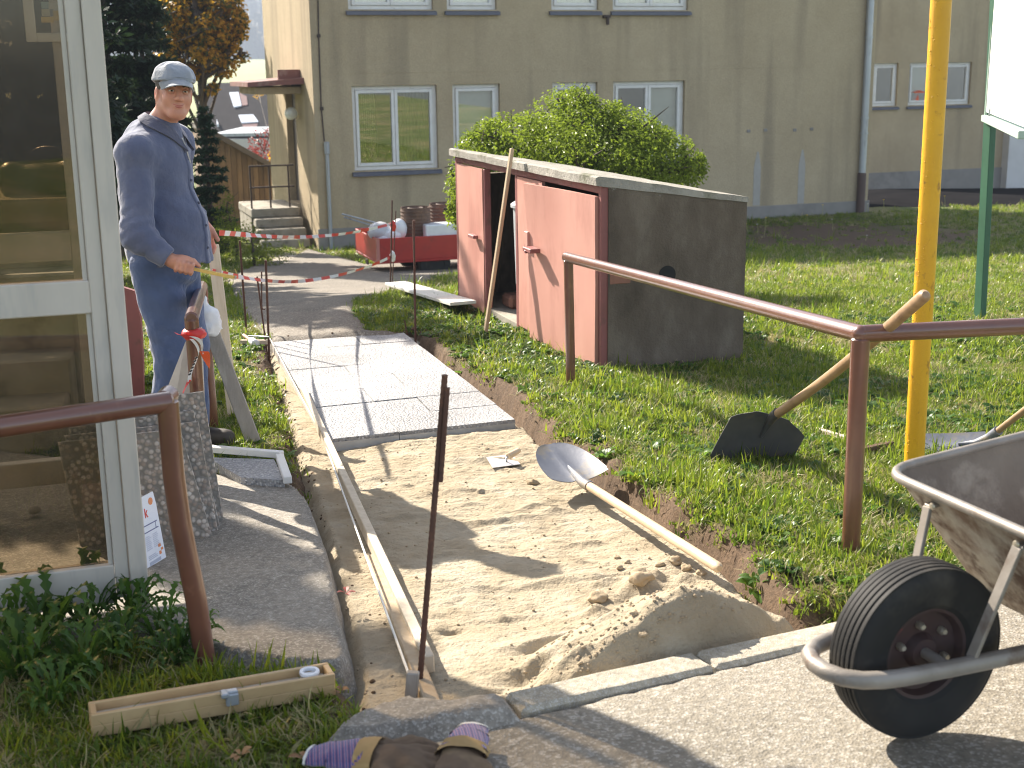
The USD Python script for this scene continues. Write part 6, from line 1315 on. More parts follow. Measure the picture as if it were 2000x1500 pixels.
def conifer(name, base, h, r, label, mat, seed, whorl=.33, card=.11, group=None, dens=1.0, lean=(0, 0)):
    rs_ = np.random.default_rng(seed); t = thing(name, label, 'tree', group); base = np.asarray(base, float); P, N, wood = [], [], []
    z = .12 * h
    while z < h * .985:
        f = z / h; L = r * (1 - f) ** .85 * 1.05 + .04; nb = int(rs_.integers(6, 9)) if L > .25 else 5
        for k in range(nb):
            a = rs_.uniform(0, 2 * math.pi); l = L * rs_.uniform(.72, 1.1); dr = np.array([math.cos(a), math.sin(a), 0]); sg = np.linspace(0, 1, 7); drop = -.22 * l * sg + .20 * l * sg ** 2.5
            line = base + np.array([lean[0] * f, lean[1] * f, z]) + dr * l * sg[:, None] + ez * drop[:, None]; wood.append(tube(line[[0, 3, 6]], [.018 * l / r + .006, .01, .003], 4, False))
            m = int(max(14, 120 * l * dens)); s = rs_.uniform(.12, 1, m) ** .8; side = np.cross(dr, ez); c = base + np.array([lean[0] * f, lean[1] * f, z]) + dr * (l * s)[:, None] + ez * (-.22 * l * s + .20 * l * s ** 2.5)[:, None]
            wd = .30 * l * (1.05 - s) + .03; c = c + side * (rs_.uniform(-1, 1, m) * wd)[:, None] + ez * (-np.abs(rs_.normal(0, .05 * l, m)))[:, None]; P.append(c); N.append(np.stack([rs_.normal(0, .45, m), rs_.normal(0, .45, m), rs_.uniform(.3, 1, m)], 1))
        z += whorl * rs_.uniform(.8, 1.2) * (1.1 - .5 * f)
    P, N = np.vstack(P), np.vstack(N); part(t, 'crown', leaf_cards(P, N, card, .42, .1, rs_), mats[mat]); wood.append(tube([base - ez * .3, base + ez * h * .5, base + np.array([lean[0], lean[1], h])], [.055 * r + .05, .03 * r + .02, .008], 8)); part(t, 'trunk', cat_(wood), mats['bark_look'])
    return t
def broadleaf(name, base, top, clumps, n, size, mat, label, seed, r=.12, group=None, cat='tree', limbs=True, mat2=None, frac2=0, asp=.6):
    rs_ = np.random.default_rng(seed); t = thing(name, label, cat, group); base, top = np.asarray(base, float), np.asarray(top, float); P, N, LB = [], [], []
    for c, rr_ in clumps:
        c = np.asarray(c, float); w = np.array(rr_); k = int(n * np.prod(w) ** (2 / 3)); q = rs_.normal(size=(k, 3)); q /= np.linalg.norm(q, axis=1, keepdims=True); q *= (rs_.uniform(0, 1, (k, 1)) ** .42)
        nz_ = meshkit.noise((c + q * w) * (1.6 / max(w.min(), .3)), seed); ok = nz_ > .38; q = q[ok]; P.append(c + q * w * (1 + .25 * (nz_[ok, None] - .5))); N.append(q + rs_.normal(0, .6, q.shape) + [0, 0, .5])
        if limbs and w.min() > .06:
            j = base + (top - base) * rs_.uniform(.35, .9); m_ = (j + c) / 2 + rs_.normal(0, .1, 3) * w.mean(); LB.append([j, m_, c]); 
            for _ in range(4): e = c + rs_.normal(0, .55, 3) * w; LB.append([m_ * .3 + c * .7, (c + e) / 2 + rs_.normal(0, .05, 3), e])
    P, N = np.vstack(P), np.vstack(N); sel = rs_.random(len(P)) < frac2
    part(t, 'crown', leaf_cards(P[~sel], N[~sel], size, asp, .15, rs_), mats[mat])
    if mat2 and sel.any(): part(t, 'crown', leaf_cards(P[sel], N[sel], size, asp, .15, rs_), mats[mat2])
    part(t, 'trunk', trunk_mesh(base - ez * .3, top, r, .08, 9, seed, LB), mats['bark_look']); return t

# big shrub behind the bin shelter
bcx = atd(1125, 330, 12.0); gz_ = float(g(bcx[0], bcx[1]))
def bpx(px, py, d): return atd(px, py, d)
cl = [(bpx(1110, 262, 12.0), (.45, .6, .40)), (bpx(1000, 285, 12.0), (.40, .55, .32)), (bpx(1210, 285, 12.0), (.45, .6, .38)), (bpx(1290, 318, 12.0), (.36, .5, .32)), (bpx(935, 300, 12.1), (.22, .4, .22)), (bpx(1130, 320, 11.6), (.9, .5, .35)), (bpx(1115, 208, 12.0), (.26, .3, .22)), (bpx(1190, 240, 12.0), (.22, .3, .2)), (bpx(1340, 330, 12.1), (.20, .3, .2)), (bpx(1060, 245, 12.1), (.25, .3, .2)), (bpx(1000, 400, 12.2), (.6, .6, .55)), (bpx(1200, 400, 12.2), (.7, .6, .5)), (bpx(892, 370, 12.1), (.11, .3, .30)), (bpx(890, 415, 12.1), (.10, .25, .14)), (bpx(965, 262, 12.1), (.2, .3, .16)), (bpx(1270, 275, 12.0), (.2, .3, .18))]
for px_, py_ in ((1120, 178), (1095, 190), (1140, 186), (1190, 212), (1205, 205), (1010, 238), (1032, 230), (955, 252), (1300, 262), (1240, 240), (1335, 285), (1365, 300), (1372, 318), (915, 268), (905, 280), (1160, 196), (1060, 212)): cl.append((bpx(px_, py_ + 8, 12.0), (.05, .08, .10)))
tb_ = np.array([bcx[0], bcx[1], gz_]); broadleaf('evergreen_shrub', tb_, tb_ + ez * 1.3, cl, 20000, .040, 'bush_leaf', 'large glossy evergreen shrub growing behind the bin shelter', 5, .05, cat='shrub', limbs=True, asp=.5)
# shoots standing up from the shrub
# trees at the left
def onground(px, d): p = atd(px, 300, d); return np.array([p[0], p[1], float(g(p[0], p[1]))])
conifer('spruce_tree', onground(222, 21.5), 9.6, 1.35, 'tall dark spruce rising behind the worker at the left', 'spruce_leaf', 11, .30, .17, dens=1.9)
conifer('spruce_tree', onground(292, 25.5), 8.0, .80, 'dark spruce between the tall left spruce and the golden tree', 'spruce_leaf', 12, .30, .17, dens=1.9)
conifer('spruce_tree', onground(60, 16.5), 7.2, 1.7, 'dark spruce seen through the upper pane of the porch', 'spruce_leaf', 13, .32, .15)
conifer('spruce_tree', (-5.7, 15.0, -.95), 6.6, 1.7, 'spruce at the far left behind the added steps', 'spruce_leaf', 14, .34, .16)
conifer('spruce_tree', (-5.0, 8.9, -.45), 5.4, 1.15, 'spruce close behind the glazed porch', 'spruce_leaf', 15, .3, .14, dens=1.5)
conifer('young_spruce', onground(404, 20), 2.45, .42, 'small young spruce beside the shoulder of the worker', 'young_spruce_leaf', 16, .17, .085, dens=3.0)
t0 = onground(398, 30); broadleaf('golden_tree', t0, t0 + [0, 0, 6.0], [(atd(395, 40, 30), (.75, .9, .7)), (atd(440, 60, 30), (.45, .6, .4)), (atd(360, 0, 30), (.8, .9, .8)), (atd(420, -30, 30), (.7, .8, .6)), (atd(420, 100, 30), (.35, .5, .25)), (atd(395, 130, 30), (.35, .5, .25)), (atd(452, 92, 30), (.22, .3, .15)), (atd(300, -60, 31), (1.2, 1.2, 1)), (atd(340, 60, 30.5), (.5, .6, .5)), (atd(437, 142, 29.6), (.28, .4, .10)), (atd(465, 35, 30), (.22, .4, .25)), (atd(415, 172, 29.6), (.15, .3, .14)), (atd(350, 95, 29.5), (.4, .5, .3)), (atd(385, 85, 29.3), (.4, .5, .3)), (atd(365, 140, 29.5), (.35, .4, .25)), (atd(430, 0, 29.5), (.5, .6, .4)), (atd(462, 70, 29.8), (.25, .3, .3)), (atd(330, 120, 29.2), (.4, .4, .3)), (atd(448, 120, 29.4), (.3, .3, .16)), (atd(410, 60, 29), (.5, .5, .4)), (atd(320, 30, 29), (.6, .5, .5)), (atd(470, 50, 29.5), (.2, .3, .3)), (atd(475, 110, 29.5), (.14, .2, .10)), (atd(350, 165, 29.0), (.3, .3, .2)), (atd(445, 20, 29), (.4, .4, .35)), (atd(400, 110, 28.8), (.35, .3, .2))], 4300, .11, 'gold_leaf', 'golden autumn tree behind the head of the worker', 21, .14, mat2='olive_leaf', frac2=.35)
t0 = onground(520, 36); broadleaf('red_bush', t0, t0 + [0, 0, 1.6], [(atd(515, 285, 36), (.42, .5, .5)), (atd(535, 255, 36), (.25, .4, .35)), (atd(495, 300, 35), (.25, .3, .2)), (atd(535, 330, 35), (.3, .4, .6))], 1500, .085, 'red_leaf', 'red autumn bush behind the wooden shed', 22, .05, cat='bush')
t0 = onground(548, 33); broadleaf('golden_bush', t0, t0 + [0, 0, 1.5], [(atd(541, 345, 33), (.22, .4, .4)), (atd(540, 305, 33), (.2, .3, .3)), (atd(505, 184, 60), (.25, .4, .25))], 1800, .08, 'gold_leaf', 'orange golden bush between the shed and the landing', 23, .05, cat='bush')
t0 = onground(436, 19); broadleaf('yellow_shrub', t0, t0 + [0, 0, .8], [(t0 + [-.05, 0, .65], (.2, .3, .4)), (t0 + [.02, 0, 1.0], (.09, .15, .25)), (t0 + [-.1, 0, .3], (.34, .35, .3))], 9000, .045, 'yew_leaf', 'yellowish green conifer shrub in front of the shed', 24, .02, cat='shrub', asp=.3)
t0 = onground(480, 18.5); broadleaf('low_shrub', t0, t0 + [0, 0, .5], [(t0 + [.0, 0, .35], (.4, .45, .2)), (t0 + [.15, 0, .15], (.45, .45, .18)), (t0 + [-.2, .1, .5], (.28, .3, .2))], 9000, .045, 'yew_leaf', 'low spreading green shrub beside the entrance path', 25, .02, cat='shrub', asp=.3)
t0 = atd(447, 292, 60) ; t0 = np.array([t0[0], t0[1], -4.6]); broadleaf('far_bush', t0, t0 + [0, 0, 1.5], [(atd(440, 290, 60), (.8, .6, .3))], 1500, .1, 'yew_leaf', 'sunlit round bush in front of the far slate house', 26, .05, cat='bush')
# footpath stones in front of the steps
pm('path_stone_look', (.36, .31, .25), (.28, .24, .19), scale=5, rough=.9, bump=.4, bscale=40)
for k, q in enumerate(([(520,496),(575,490),(585,505),(540,512)], [(545,478),(590,470),(600,480),(560,490)], [(535,462),(585,458),(592,468),(545,474)], [(600,476),(640,462),(648,470),(612,484)])):
    Q = Gp(q, .03); single('path_stone', trimesh.convex.convex_hull(np.vstack([Q, Q - [0, 0, .12]])), mats['path_stone_look'], ['flat stone where the entrance path meets the driveway', 'second flat stone on the way to the entrance steps', 'flat stone at the foot of the entrance steps', 'flat stone at the corner of the house'][k], 'stone', 'stones of the entrance path')

# ---------------------------------------------------------------- shed
pm('shed_wood', (.25, .165, .095), (.17, .11, .065), scale=3, rough=.85, stretch=(3, 3, .5), bump=.3, bscale=25, c3=(.12, .085, .06), scale3=2, vary=.2)
pm('shed_roof_look', (.14, .12, .105), (.10, .085, .075), scale=3, rough=.9)
sh = thing('wooden_shed', 'brown plank shed with a sloping felt roof behind the entrance steps', 'shed')
DS = 30.0; SA = atd(412, 300, DS)
def shp(px, py): v = ray(px, py); t = ((SA - EYE) @ e2) / (v @ e2); return EYE + v * t
rl0, rl1 = shp(405, 250), shp(545, 328); zb0 = -3.0
nP = 13
for k in range(nP):
    a = rl0 + (rl1 - rl0) * k / nP; b = rl0 + (rl1 - rl0) * (k + 1) / nP; gp_ = (b - a) * .035
    Q = np.array([a + gp_, b - gp_, [*(b - gp_)[:2], zb0], [*(a + gp_)[:2], zb0]]) + e2 * (.012 * (k % 2)); Q[:2, 2] -= .10
    part(sh, 'plank', trimesh.convex.convex_hull(np.vstack([Q, Q + e2 * .03])), mats['shed_wood'])
W1 = np.array([rl0, rl1, [*rl1[:2], zb0], [*rl0[:2], zb0]]) + e2 * .06; W1[:2, 2] -= .1; part(sh, 'back_wall', trimesh.convex.convex_hull(np.vstack([W1, W1 + e2 * 3])), mats['shed_wood'])
rf = np.array([rl0 + (rl0 - rl1) * .04, rl1 + (rl1 - rl0) * .06]); rf = np.vstack([rf - e2 * .25, rf + e2 * 3.2]); part(sh, 'roof', trimesh.convex.convex_hull(np.vstack([rf + ez * .02, rf - ez * .11])), mats['shed_roof_look'])
# ---------------------------------------------------------------- far houses, meadow, wooded hill
pm('slate_look', (.035, .031, .032), (.025, .022, .023), scale=1.5, rough=.95, bump=.3, bscale=3, spec=.1)
pm('far_wall', (.50, .48, .45), (.44, .42, .39), scale=1, rough=.9)
fh = thing('slate_house', 'far house with a dark slate roof and two skylights', 'house')
FD = 85.0
def fhp(px, py, dy=0): return atd(px, py, FD + dy)
R1, R2, R3, R4 = fhp(405, 162, 6), fhp(640, 160, 6), fhp(640, 258), fhp(372, 262)
nrm_f = nrm(np.cross(R2 - R1, R4 - R1)); nrm_f = nrm_f if nrm_f[1] < 0 else -nrm_f
part(fh, 'roof', trimesh.convex.convex_hull(np.array([R1, R2, R3, R4, R1 + [0, .5, -.3], R2 + [0, .5, -.3], R3 + [0, .5, -.3], R4 + [0, .5, -.3]])), mats['slate_look'])
part(fh, 'roof', trimesh.convex.convex_hull(np.array([R1, R2, R1 + [0, 7, -4], R2 + [0, 7, -4], R1 + [0, 7, -4.3]])), mats['slate_look'])
part(fh, 'wall', trimesh.convex.convex_hull(np.array([R4 + [.6, .6, -.15], R3 + [0, .6, -.15], R4 + [.6, .6, -4.6], R3 + [0, .6, -4.6], R1 + [.6, 6, -4], R2 + [0, 6, -4], R1 + [.6, 6, -8], R2 + [0, 6, -8]])), mats['far_wall'])
pm('skylight_glass', (.75, .80, .88), (.7, .75, .84), rough=.25); pm('skylight_frame', (.16, .05, .045), (.12, .04, .04), rough=.6)
def onroof(px, py): v = ray(px, py); return EYE + v * (((R1 - EYE) @ nrm_f) / (v @ nrm_f))
def skyl(cs, nm='skylight'):
    Q = np.array([onroof(*c) for c in cs]); sk_ = part(fh, nm, trimesh.convex.convex_hull(np.vstack([Q + nrm_f * .10, Q - nrm_f * .05])), mats['skylight_glass']); return Q, sk_
Q, s_ = skyl([(448, 183), (466, 182), (472, 208), (457, 211)]); Q2 = np.array([onroof(*c) for c in [(467, 182), (482, 190), (484, 206), (473, 208)]]); part(s_, 'blind', trimesh.convex.convex_hull(np.vstack([Q2 + nrm_f * .06, Q2 - nrm_f * .05])), mats['skylight_frame'])
Q, s_ = skyl([(466, 227), (495, 226), (505, 240), (472, 242)]); Q2 = np.array([onroof(*c) for c in [(473, 243), (505, 241), (500, 250), (476, 252)]]); part(s_, 'opening', trimesh.convex.convex_hull(np.vstack([Q2 + nrm_f * .04, Q2 - nrm_f * .05])), mats['skylight_frame'])
part(fh, 'vent', trimesh.convex.convex_hull(np.vstack([onroof(424, 248) + nrm_f * .2, onroof(428, 248) + nrm_f * .2, onroof(424, 238) + nrm_f * .2, onroof(424, 248), onroof(428, 248), onroof(424, 238)])), mats['skylight_glass'])
lw = thing('low_building', 'low pale flat roofed building in front of the slate house', 'building')
LO = atd(430, 300, 62); 
def lbx(px0, px1, py0, py1, d0, d1): 
    a, b = atd(px0, py1, d0), atd(px1, py0, d0); return hexa([a, [b[0], b[1], a[2]], [b[0], b[1] + d1, a[2]], [a[0], a[1] + d1, a[2]]], [[a[0], a[1], b[2]], b, b + [0, d1, 0], [a[0], a[1] + d1, b[2]]])
part(lw, 'wall', lbx(420, 640, 268, 400, 62, 6), mats['far_wall']); part(lw, 'roof_edge', lbx(415, 645, 258, 267, 61.7, 7), mats['zinc_look'])
# land beyond
pm('meadow_look', (.17, .21, .055), (.23, .25, .085), scale=.05, rough=.95); pm('hill_look', (.035, .055, .03), (.06, .07, .03), scale=.02, rough=.95)
mxs, mys = np.linspace(-420, 420, 60), np.linspace(95, 705, 60); MX, MY = np.meshgrid(mxs, mys, indexing='ij')
MZ = np.interp(MY, [95, 150, 700], [-7.0, -3.8, 6.6]) + 1.2 * (meshkit.fbm(np.stack([MX, MY, 0 * MX], -1) / 60, 3, 3) - .5)
single('meadow', flip_up(gridmesh(MX, MY, MZ)), mats['meadow_look'], 'pale sunlit meadow on the slope beyond the houses', 'meadow', kind='structure', smooth=True)
hxs, hys = np.linspace(-900, 900, 70), np.linspace(690, 1500, 50); HX, HY = np.meshgrid(hxs, hys, indexing='ij')
HZ = np.interp(HY, [690, 730, 1150, 1500], [4, 8, 78, 84]) + 20 * (meshkit.fbm(np.stack([HX, HY, 0 * HX], -1) / 160, 4, 5) - .5) * np.clip((HY - 740) / 250, 0, 1)
single('wooded_hill', flip_up(gridmesh(HX, HY, HZ)), mats['hill_look'], 'wooded hill rising into haze beyond the meadow', 'hill', kind='structure', smooth=True)
_hi = RegularGridInterpolator((hxs, hys), HZ)
def instancer(path, protos, P, idx, Q, S_, label, cat, matname=None):
    pi = UsdGeom.PointInstancer.Define(stage, path); pr = []
    for k, (m, mt_) in enumerate(protos):
        pp = f'{path}/form_{k:03d}' if k else f'{path}/form'; usdkit.mesh(stage, pp, m, mats[mt_]); pr.append(pp)
    pi.CreatePrototypesRel().SetTargets(pr); pi.CreatePositionsAttr(Vt.Vec3fArray.FromNumpy(np.asarray(P, np.float32))); pi.CreateProtoIndicesAttr(Vt.IntArray.FromNumpy(np.asarray(idx, np.int32)))
    a = np.asarray(Q)
    pi.CreateOrientationsAttr(Vt.QuathArray([Gf.Quath(float(w), float(x), float(y), float(z)) for w, x, y, z in a])); pi.CreateScalesAttr(Vt.Vec3fArray.FromNumpy(np.asarray(S_, np.float32)))
    tag(pi.GetPrim(), label, cat, None, 'stuff'); return pi
def yawq(a, tilt=None, rng=rv):
    q = np.stack([np.cos(a / 2), 0 * a, 0 * a, np.sin(a / 2)], 1)
    if tilt is not None:
        tx, ty = tilt; t = np.stack([np.ones_like(a), tx / 2, ty / 2, 0 * a], 1); w1, x1, y1, z1 = t.T; w2, x2, y2, z2 = q.T
        q = np.stack([w1*w2-x1*x2-y1*y2-z1*z2, w1*x2+x1*w2+y1*z2-z1*y2, w1*y2-x1*z2+y1*w2+z1*x2, w1*z2+x1*y2-y1*x2+z1*w2], 1); q /= np.linalg.norm(q, axis=1, keepdims=True)
    return q
leafmat('far_spruce', (.012, .03, .016), (.035, .06, .025), rough=.7, trans=.1); leafmat('far_gold', (.16, .10, .02), (.26, .18, .04), rough=.7, trans=.3)
def far_tree(seed, con=True):
    rs_ = np.random.default_rng(seed); k = 260; s = rs_.uniform(0, 1, k)
    if con: a = rs_.uniform(0, 6.283, k); r = .19 * (1 - s) ** .9 * rs_.uniform(.4, 1, k); P = np.stack([np.cos(a) * r, np.sin(a) * r, .06 + .94 * s], 1); N = np.stack([np.cos(a), np.sin(a), np.full(k, .8)], 1)
    else: q = rs_.normal(size=(k, 3)); q /= np.linalg.norm(q, axis=1, keepdims=True); q *= rs_.uniform(.3, 1, (k, 1)) ** .5; P = q * [.3, .3, .38] + [0, 0, .58]; N = q + [0, 0, .3]
    return leaf_cards(P, N, .11, .7, .1, rs_, True)
k = 6500; hp_ = np.stack([rv.uniform(-430, 30, k), rv.uniform(705, 1300, k)], 1); hp_ = hp_[np.abs(hp_[:, 0] / hp_[:, 1] + .22) < .12]
pz = _hi(hp_); hh_ = rv.uniform(12, 21, len(hp_)); idx = np.where(rv.random(len(hp_)) < .78, rv.integers(0, 2, len(hp_)), 2); idx = np.where((hp_[:, 1] > 960) & (rv.random(len(hp_)) < .35), 2, idx)
instancer('/World/hill_forest', [(far_tree(1), 'far_spruce'), (far_tree(2), 'far_spruce'), (far_tree(3, False), 'far_gold')], np.column_stack([hp_, pz - .5]), idx, yawq(rv.uniform(0, 6.28, len(hp_))), np.stack([hh_] * 3, 1) * np.where(idx == 2, .8, 1)[:, None], 'mixed autumn forest covering the hazy hill', 'forest')

# ---------------------------------------------------------------- grass and weeds
def tuft(seed, n, h, spread, w=.0035, lean=.5, seg=4):
    rs_ = np.random.default_rng(seed); V, F = [], []
    for k in range(n):
        b = rs_.normal(0, spread, 2); a = rs_.uniform(0, 6.283); d = np.array([math.cos(a), math.sin(a)]); s_ = np.array([-d[1], d[0]]); L = h * rs_.uniform(.45, 1.15); ln = lean * rs_.uniform(.2, 1.3); o = len(V); ww_ = w * rs_.uniform(.7, 1.4)
        for i in range(seg + 1):
            t = i / seg; c = np.array([*(b + d * L * ln * t ** 1.8), L * t * (1 - .35 * ln * t)]); hw = ww_ * (1 - t) ** .6
            if i < seg: V += [c + [*(s_ * hw), 0], c - [*(s_ * hw), 0]]
            else: V.append(c)
        for i in range(seg - 1): F += [[o + 2 * i, o + 2 * i + 1, o + 2 * i + 3], [o + 2 * i, o + 2 * i + 3, o + 2 * i + 2]]
        F.append([o + 2 * (seg - 1), o + 2 * (seg - 1) + 1, o + 2 * seg])
    return trimesh.Trimesh(np.array(V), np.array(F), process=False)
def rosette(seed, n, L, w, up=.5, lobed=0.0):
    """broad leaved weed: n curved leaves with a folded midrib"""
    rs_ = np.random.default_rng(seed); V, F = [], []
    for k in range(n):
        a = k * 2.4 + rs_.normal(0, .3); d = np.array([math.cos(a), math.sin(a)]); s_ = np.array([-d[1], d[0]]); l = L * rs_.uniform(.6, 1.15); u = up * rs_.uniform(.5, 1.4); o = len(V); m = 17 if lobed else 9
        for i in range(m):
            t = i / (m - 1); r = l * (.12 + .88 * t); z = l * (u * t - (u * .75) * t ** 2.2) + .004; hw = w * l / L * math.sin(math.pi * min(.08 + t * .92, 1)) ** .8 * (.55 + .7 * t) * (1 - lobed * (i % 2)); c = np.array([*(d * r), z])
            V += [c + [*(s_ * hw), hw * .35], c, c - [*(s_ * hw), -hw * .35]]
        for i in range(m - 1):
            for j in (0, 1): q = o + 3 * i + j; F += [[q, q + 1, q + 4], [q, q + 4, q + 3]]
    return trimesh.Trimesh(np.array(V), np.array(F), process=False)
SHEL = Polygon([bxp(-.02, -.02, 0)[:2], bxp(LBX, -.02, 0)[:2], bxp(LBX, WBX, 0)[:2], bxp(-.02, WBX, 0)[:2]])
HOUSE = Polygon([(CB + e1 * -1.7 - e2 * .1)[:2], (CB + e1 * 14 - e2 * .1)[:2], (CB + e1 * 14 + e2 * 9)[:2], (CB + e1 * -1.7 + e2 * 9)[:2]]); HOUSE2 = Polygon([(CB - e2 * .1)[:2], (CB + e1 * 14 - e2 * .1)[:2], (CB + e1 * 14 + e2 * 9)[:2], (CB + e2 * 9)[:2]])
_Zgi = RegularGridInterpolator((xs, ys), Zg)

def lawn_points(n, y0, y1, margin=.03, rng=rv):
    y = rng.uniform(y0, y1, n); x = (rng.uniform(-.44, .44, n)) * y
    y = np.sqrt(rng.uniform(y0 ** 2, y1 ** 2, n)); x = rng.uniform(-.43, .43, n) * y
    ok = ~inside(TR.buffer(-.0), x, y) & ~inside(AP.buffer(-.02), x, y) & ~inside(DR.buffer(-.06), x, y) & ~inside(FO.buffer(-.03), x, y) & ~inside(KB, x, y) & ~inside(SHEL, x, y) & ~inside(HOUSE2, x, y) & ~inside(YP, x, y)
    x, y = x[ok], y[ok]; d = sdist(TR, x, y); nn_ = meshkit.fbm(np.stack([x, y, 0 * x], 1) * 3.0, 4, 21)
    bare_ = np.clip((.20 - d + .35 * (nn_ - .5)) / .18, 0, 1); se_ = ((x - soil_c[0]) / 2.3) ** 2 + ((y - soil_c[1]) / 2.6) ** 2; bare_ = np.maximum(bare_, np.clip((1.25 - se_ + 1.2 * (nn_ - .5)) / .4, 0, 1) * .93)
    patch = .55 + .45 * np.clip((meshkit.fbm(np.stack([x, y, 0 * x], 1) * 1.1, 3, 44) - .38) / .25, 0, 1)
    ok = rng.random(len(x)) > np.maximum(bare_, 1 - patch); x, y, nn_ = x[ok], y[ok], nn_[ok]; return x, y, _Zgi(np.stack([x, y], 1)) - .004, nn_
protos = [(tuft(1, 16, .058, .024, lean=.8), 'grass_blade'), (tuft(2, 14, .045, .03, lean=1.0), 'grass_blade'), (tuft(3, 10, .095, .02, .003, .6), 'grass_blade'), (tuft(4, 10, .06, .03, .003, 1.1), 'dry_blade'), (tuft(5, 20, .038, .035, .005, .9, 3), 'grass_blade')]
PX, ID, SC = [], [], []
for n, y0, y1, sc in ((16000, 2.4, 4.2, .8), (38000, 4.2, 7.5, .85), (36000, 7.5, 13, 1.0), (36000, 13, 30, 1.5)):
    x, y, z, nn_ = lawn_points(n, y0, y1); k = len(x); PX.append(np.stack([x, y, z], 1)); i = rv.choice(5, k, p=[.26, .24, .08, .18, .24]); i = np.where((nn_ > .56) & (rv.random(k) < .4), 3, i); ID.append(i); SC.append(sc * rv.uniform(.6, 1.25, k) * (.75 + .5 * meshkit.noise(np.stack([x, y, 0 * x], 1) * 1.5, 6)))
PX, ID, SC = np.vstack(PX), np.concatenate(ID), np.concatenate(SC); k = len(PX)
instancer('/World/lawn_grass', protos, PX, ID, yawq(rv.uniform(0, 6.28, k), (rv.normal(0, .18, k), rv.normal(0, .18, k))), np.stack([SC, SC, SC * rv.uniform(.7, 1.2, k)], 1), 'uneven green grass of the lawn around the path', 'grass')
wprot = [(rosette(1, 8, .075, .020, .6), 'weed_leaf'), (rosette(2, 11, .055, .017, .9), 'weed_leaf'), (rosette(3, 7, .11, .022, .55, .45), 'weed_leaf'), (rosette(4, 14, .04, .015, 1.1), 'weed_leaf')]
x1, y1_, z1, _ = lawn_points(9000, 3.2, 11); near_d = sdist(TR, x1, y1_); wq = meshkit.fbm(np.stack([x1, y1_, 0 * x1], 1) * 1.6, 3, 61); ok = (wq > .44) | (rv.random(len(x1)) < .15); x1, y1_, z1 = x1[ok], y1_[ok], z1[ok]
# thick ground ivy along the foot of the shelter doors
kk = 1500; tt_, dd2 = rv.uniform(-.25, LBX + .3, kk), rv.uniform(.02, .55, kk); q = FR[None] + fd * tt_[:, None] - bd * dd2[:, None]; d_ = sdist(TR, q[:, 0], q[:, 1]); ok = (d_ > .10) & (rv.random(kk) > dd2 / .75); q = q[ok]; x1, y1_ = np.concatenate([x1, q[:, 0]]), np.concatenate([y1_, q[:, 1]]); z1 = np.concatenate([z1, _Zgi(q[:, :2])]); k = len(x1)
sc = rv.uniform(.55, 1.15, k); instancer('/World/lawn_weeds', wprot, np.stack([x1, y1_, z1], 1), rv.choice(4, k, p=[.3, .28, .12, .3]), yawq(rv.uniform(0, 6.28, k), (rv.normal(0, .15, k), rv.normal(0, .15, k))), np.stack([sc] * 3, 1), 'broad leaved weeds and ground ivy in the lawn', 'weeds')
# big toothed weeds at the lower left
pl_l = [(90, 1260, .30), (170, 1230, .26), (250, 1225, .24), (40, 1330, .30), (150, 1330, .24), (310, 1250, .20), (345, 1290, .15), (225, 1290, .22), (20, 1240, .28), (380, 1275, .14), (100, 1390, .2), (330, 1300, .16)]
for k, (px, py, L) in enumerate(pl_l):
    p = G(px, py); t = thing('thistle_plant', ['tall toothed leafy weed at the left edge under the porch rail', 'upright toothed weed in front of the porch bottom rail', 'leafy weed touching the porch corner post', 'broad weed in the shaded lower left corner', 'low toothed weed behind the left end of the spirit level', 'bushy weed left of the bent railing post', 'small weed beside the foot of the bent railing post', 'weed in the middle of the clump behind the spirit level', 'tall weed at the very left edge below the glass', 'small weed right at the bent post foot', 'flat weed left of the spirit level end', 'weed just left of the post above the level'][k], 'weed', 'toothed weeds in the lower left corner')
    L *= .6; m = rosette(30 + k, 16, L, L * .13, 1.9, .6); part(t, 'leaves', move(m, p), mats['weed_leaf']); m = rosette(60 + k, 12, L * .75, L * .11, 2.8, .6); part(t, 'leaves', move(m, p + [.02, .01, .03]), mats['weed_leaf'])
    part(t, 'stem', tube([p, p + [.0, 0, L * .4], p + [.01, 0, L * .75]], [.006, .005, .003], 6), mats['weed_leaf'])
# dandelion stalks
pm('stalk_look', (.30, .30, .10), (.36, .33, .14), rough=.7); pm('flower_yellow', (.75, .50, .03), (.7, .45, .02), rough=.7); pm('seed_white', (.6, .57, .5), (.55, .52, .45), rough=.8)
fl = [(834, 505, 478), (857, 512, 487), (872, 505, 480), (882, 470, 452), (890, 500, 470), (1460, 452, 437), (1480, 458, 438), (1492, 462, 425), (1577, 440, 420), (1626, 450, 428), (1604, 428, 400), (1497, 430, 440), (1690, 420, 398), (1725, 418, 390), (1845, 414, 383), (1690, 470, 460), (1540, 560, 552), (1582, 562, 555), (1215, 800, 792)]
fl_lab = ['leftmost thin flower stalk below the trailer side', 'second flower stalk from the left below the trailer', 'third flower stalk below the trailer', 'tallest flower stalk between the trailer and the shelter', 'flower stalk touching the left edge of the shelter', 'flower stalk nearest the right side of the shelter before the wall', 'short flower stalk right of the shelter before the wall', 'tall flower stalk a little right of the shelter', 'flower stalk below the right plaster patch of the house', 'flower stalk between the plaster patch and the downpipe', 'tall thin stalk below the house plinth left of the downpipe', 'low flower stalk among the tall ones right of the shelter', 'flower stalk right at the foot of the downpipe', 'flower stalk between the downpipe and the yellow pole', 'flower stalk right of the yellow pole before the dark yard', 'low flower stalk on the bare soil patch', 'small flower in the lawn left of the yellow pole', 'small flower in the lawn close to the yellow pole', 'yellow flower in the grass above the square shovel'][:len(fl)]
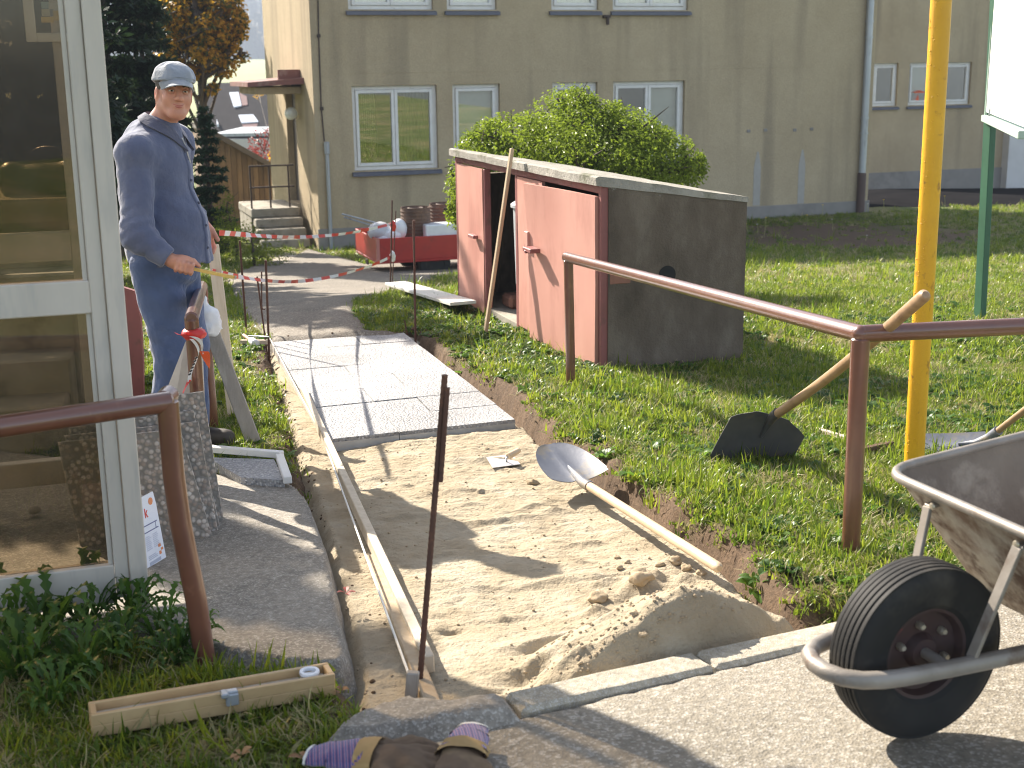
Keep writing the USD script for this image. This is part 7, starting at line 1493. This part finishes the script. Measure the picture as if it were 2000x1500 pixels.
for k, (px, py, pt_) in enumerate(fl):
    b = G(px, py); tp_ = upat(b, px + int(rv.integers(-5, 6)), pt_); t = thing('dandelion', fl_lab[k], 'flower', 'autumn dandelion stalks in the grass')
    part(t, 'stalk', tube([b, (b + tp_) / 2 + [.01, 0, 0], tp_], .004 if py < 600 else .002, 5), mats['stalk_look']); part(t, 'head', lathe([(0, -.006), (.012, -.004), (.018, .006), (.0, .008)], 10, p=tp_), mats['flower_yellow' if k % 3 else 'seed_white'])
# fallen leaves
pm('fallen_look', (.30, .16, .06), (.20, .10, .04), scale=30, rough=.7, vary=.4); pm('fallen_red', (.32, .06, .035), (.25, .05, .03), rough=.6)
fall = [(676, 1160, .035, 'fallen_red', 'red fallen leaf on the earth beside the concrete pavement'), (665, 1352, .03, 'fallen_look', 'orange fallen leaf at the right end of the spirit level'), (470, 1478, .035, 'fallen_look', 'pale fallen leaf in the grass at the bottom left'), (595, 1485, .035, 'fallen_look', 'fallen leaf left of the blue glove'), (700, 1020, .02, 'fallen_look', 'small leaf on the earth left of the straightedge'), (1065, 905, .02, 'fallen_look', 'brown leaf on the sand by the round shovel'), (1230, 985, .03, 'fallen_look', 'brown leaf beside the shaft of the round shovel'), (1100, 792, .025, 'fallen_look', 'brown leaf on the bank in front of the far railing post'), (1335, 955, .02, 'fallen_look', 'curled leaf on the grass above the shovel shaft')]
for px, py, s, m_, lb_ in fall:
    p = S(px, py, .01) if inside(TR.buffer(-.04), *G(px, py)[:2]) else G(px, py, .03); m = rosette(int(px), 5, s, s * .3, .5, .3); single('fallen_leaf', move(m, p), mats[m_], lb_, 'leaf')
single('round_pebble', move(rock(.022, 77), G(68, 996, .04)), mats['stone_look'], 'pale round pebble on the ground behind the lower pane', 'pebble', smooth=True)

# ---------------------------------------------------------------- autumn haze
usdkit.material(stage, '/World/Looks/haze_look', {'v': ('principled_volume', {'color': (.72, .82, .97), 'density': .0006, 'anisotropy': .0})}, [], volume='v.volume')
single('haze', move(trimesh.creation.box((1960, 1640, 142)), (0, 720, 57)), '/World/Looks/haze_look', 'thin autumn haze in the valley air', 'haze', kind='stuff')
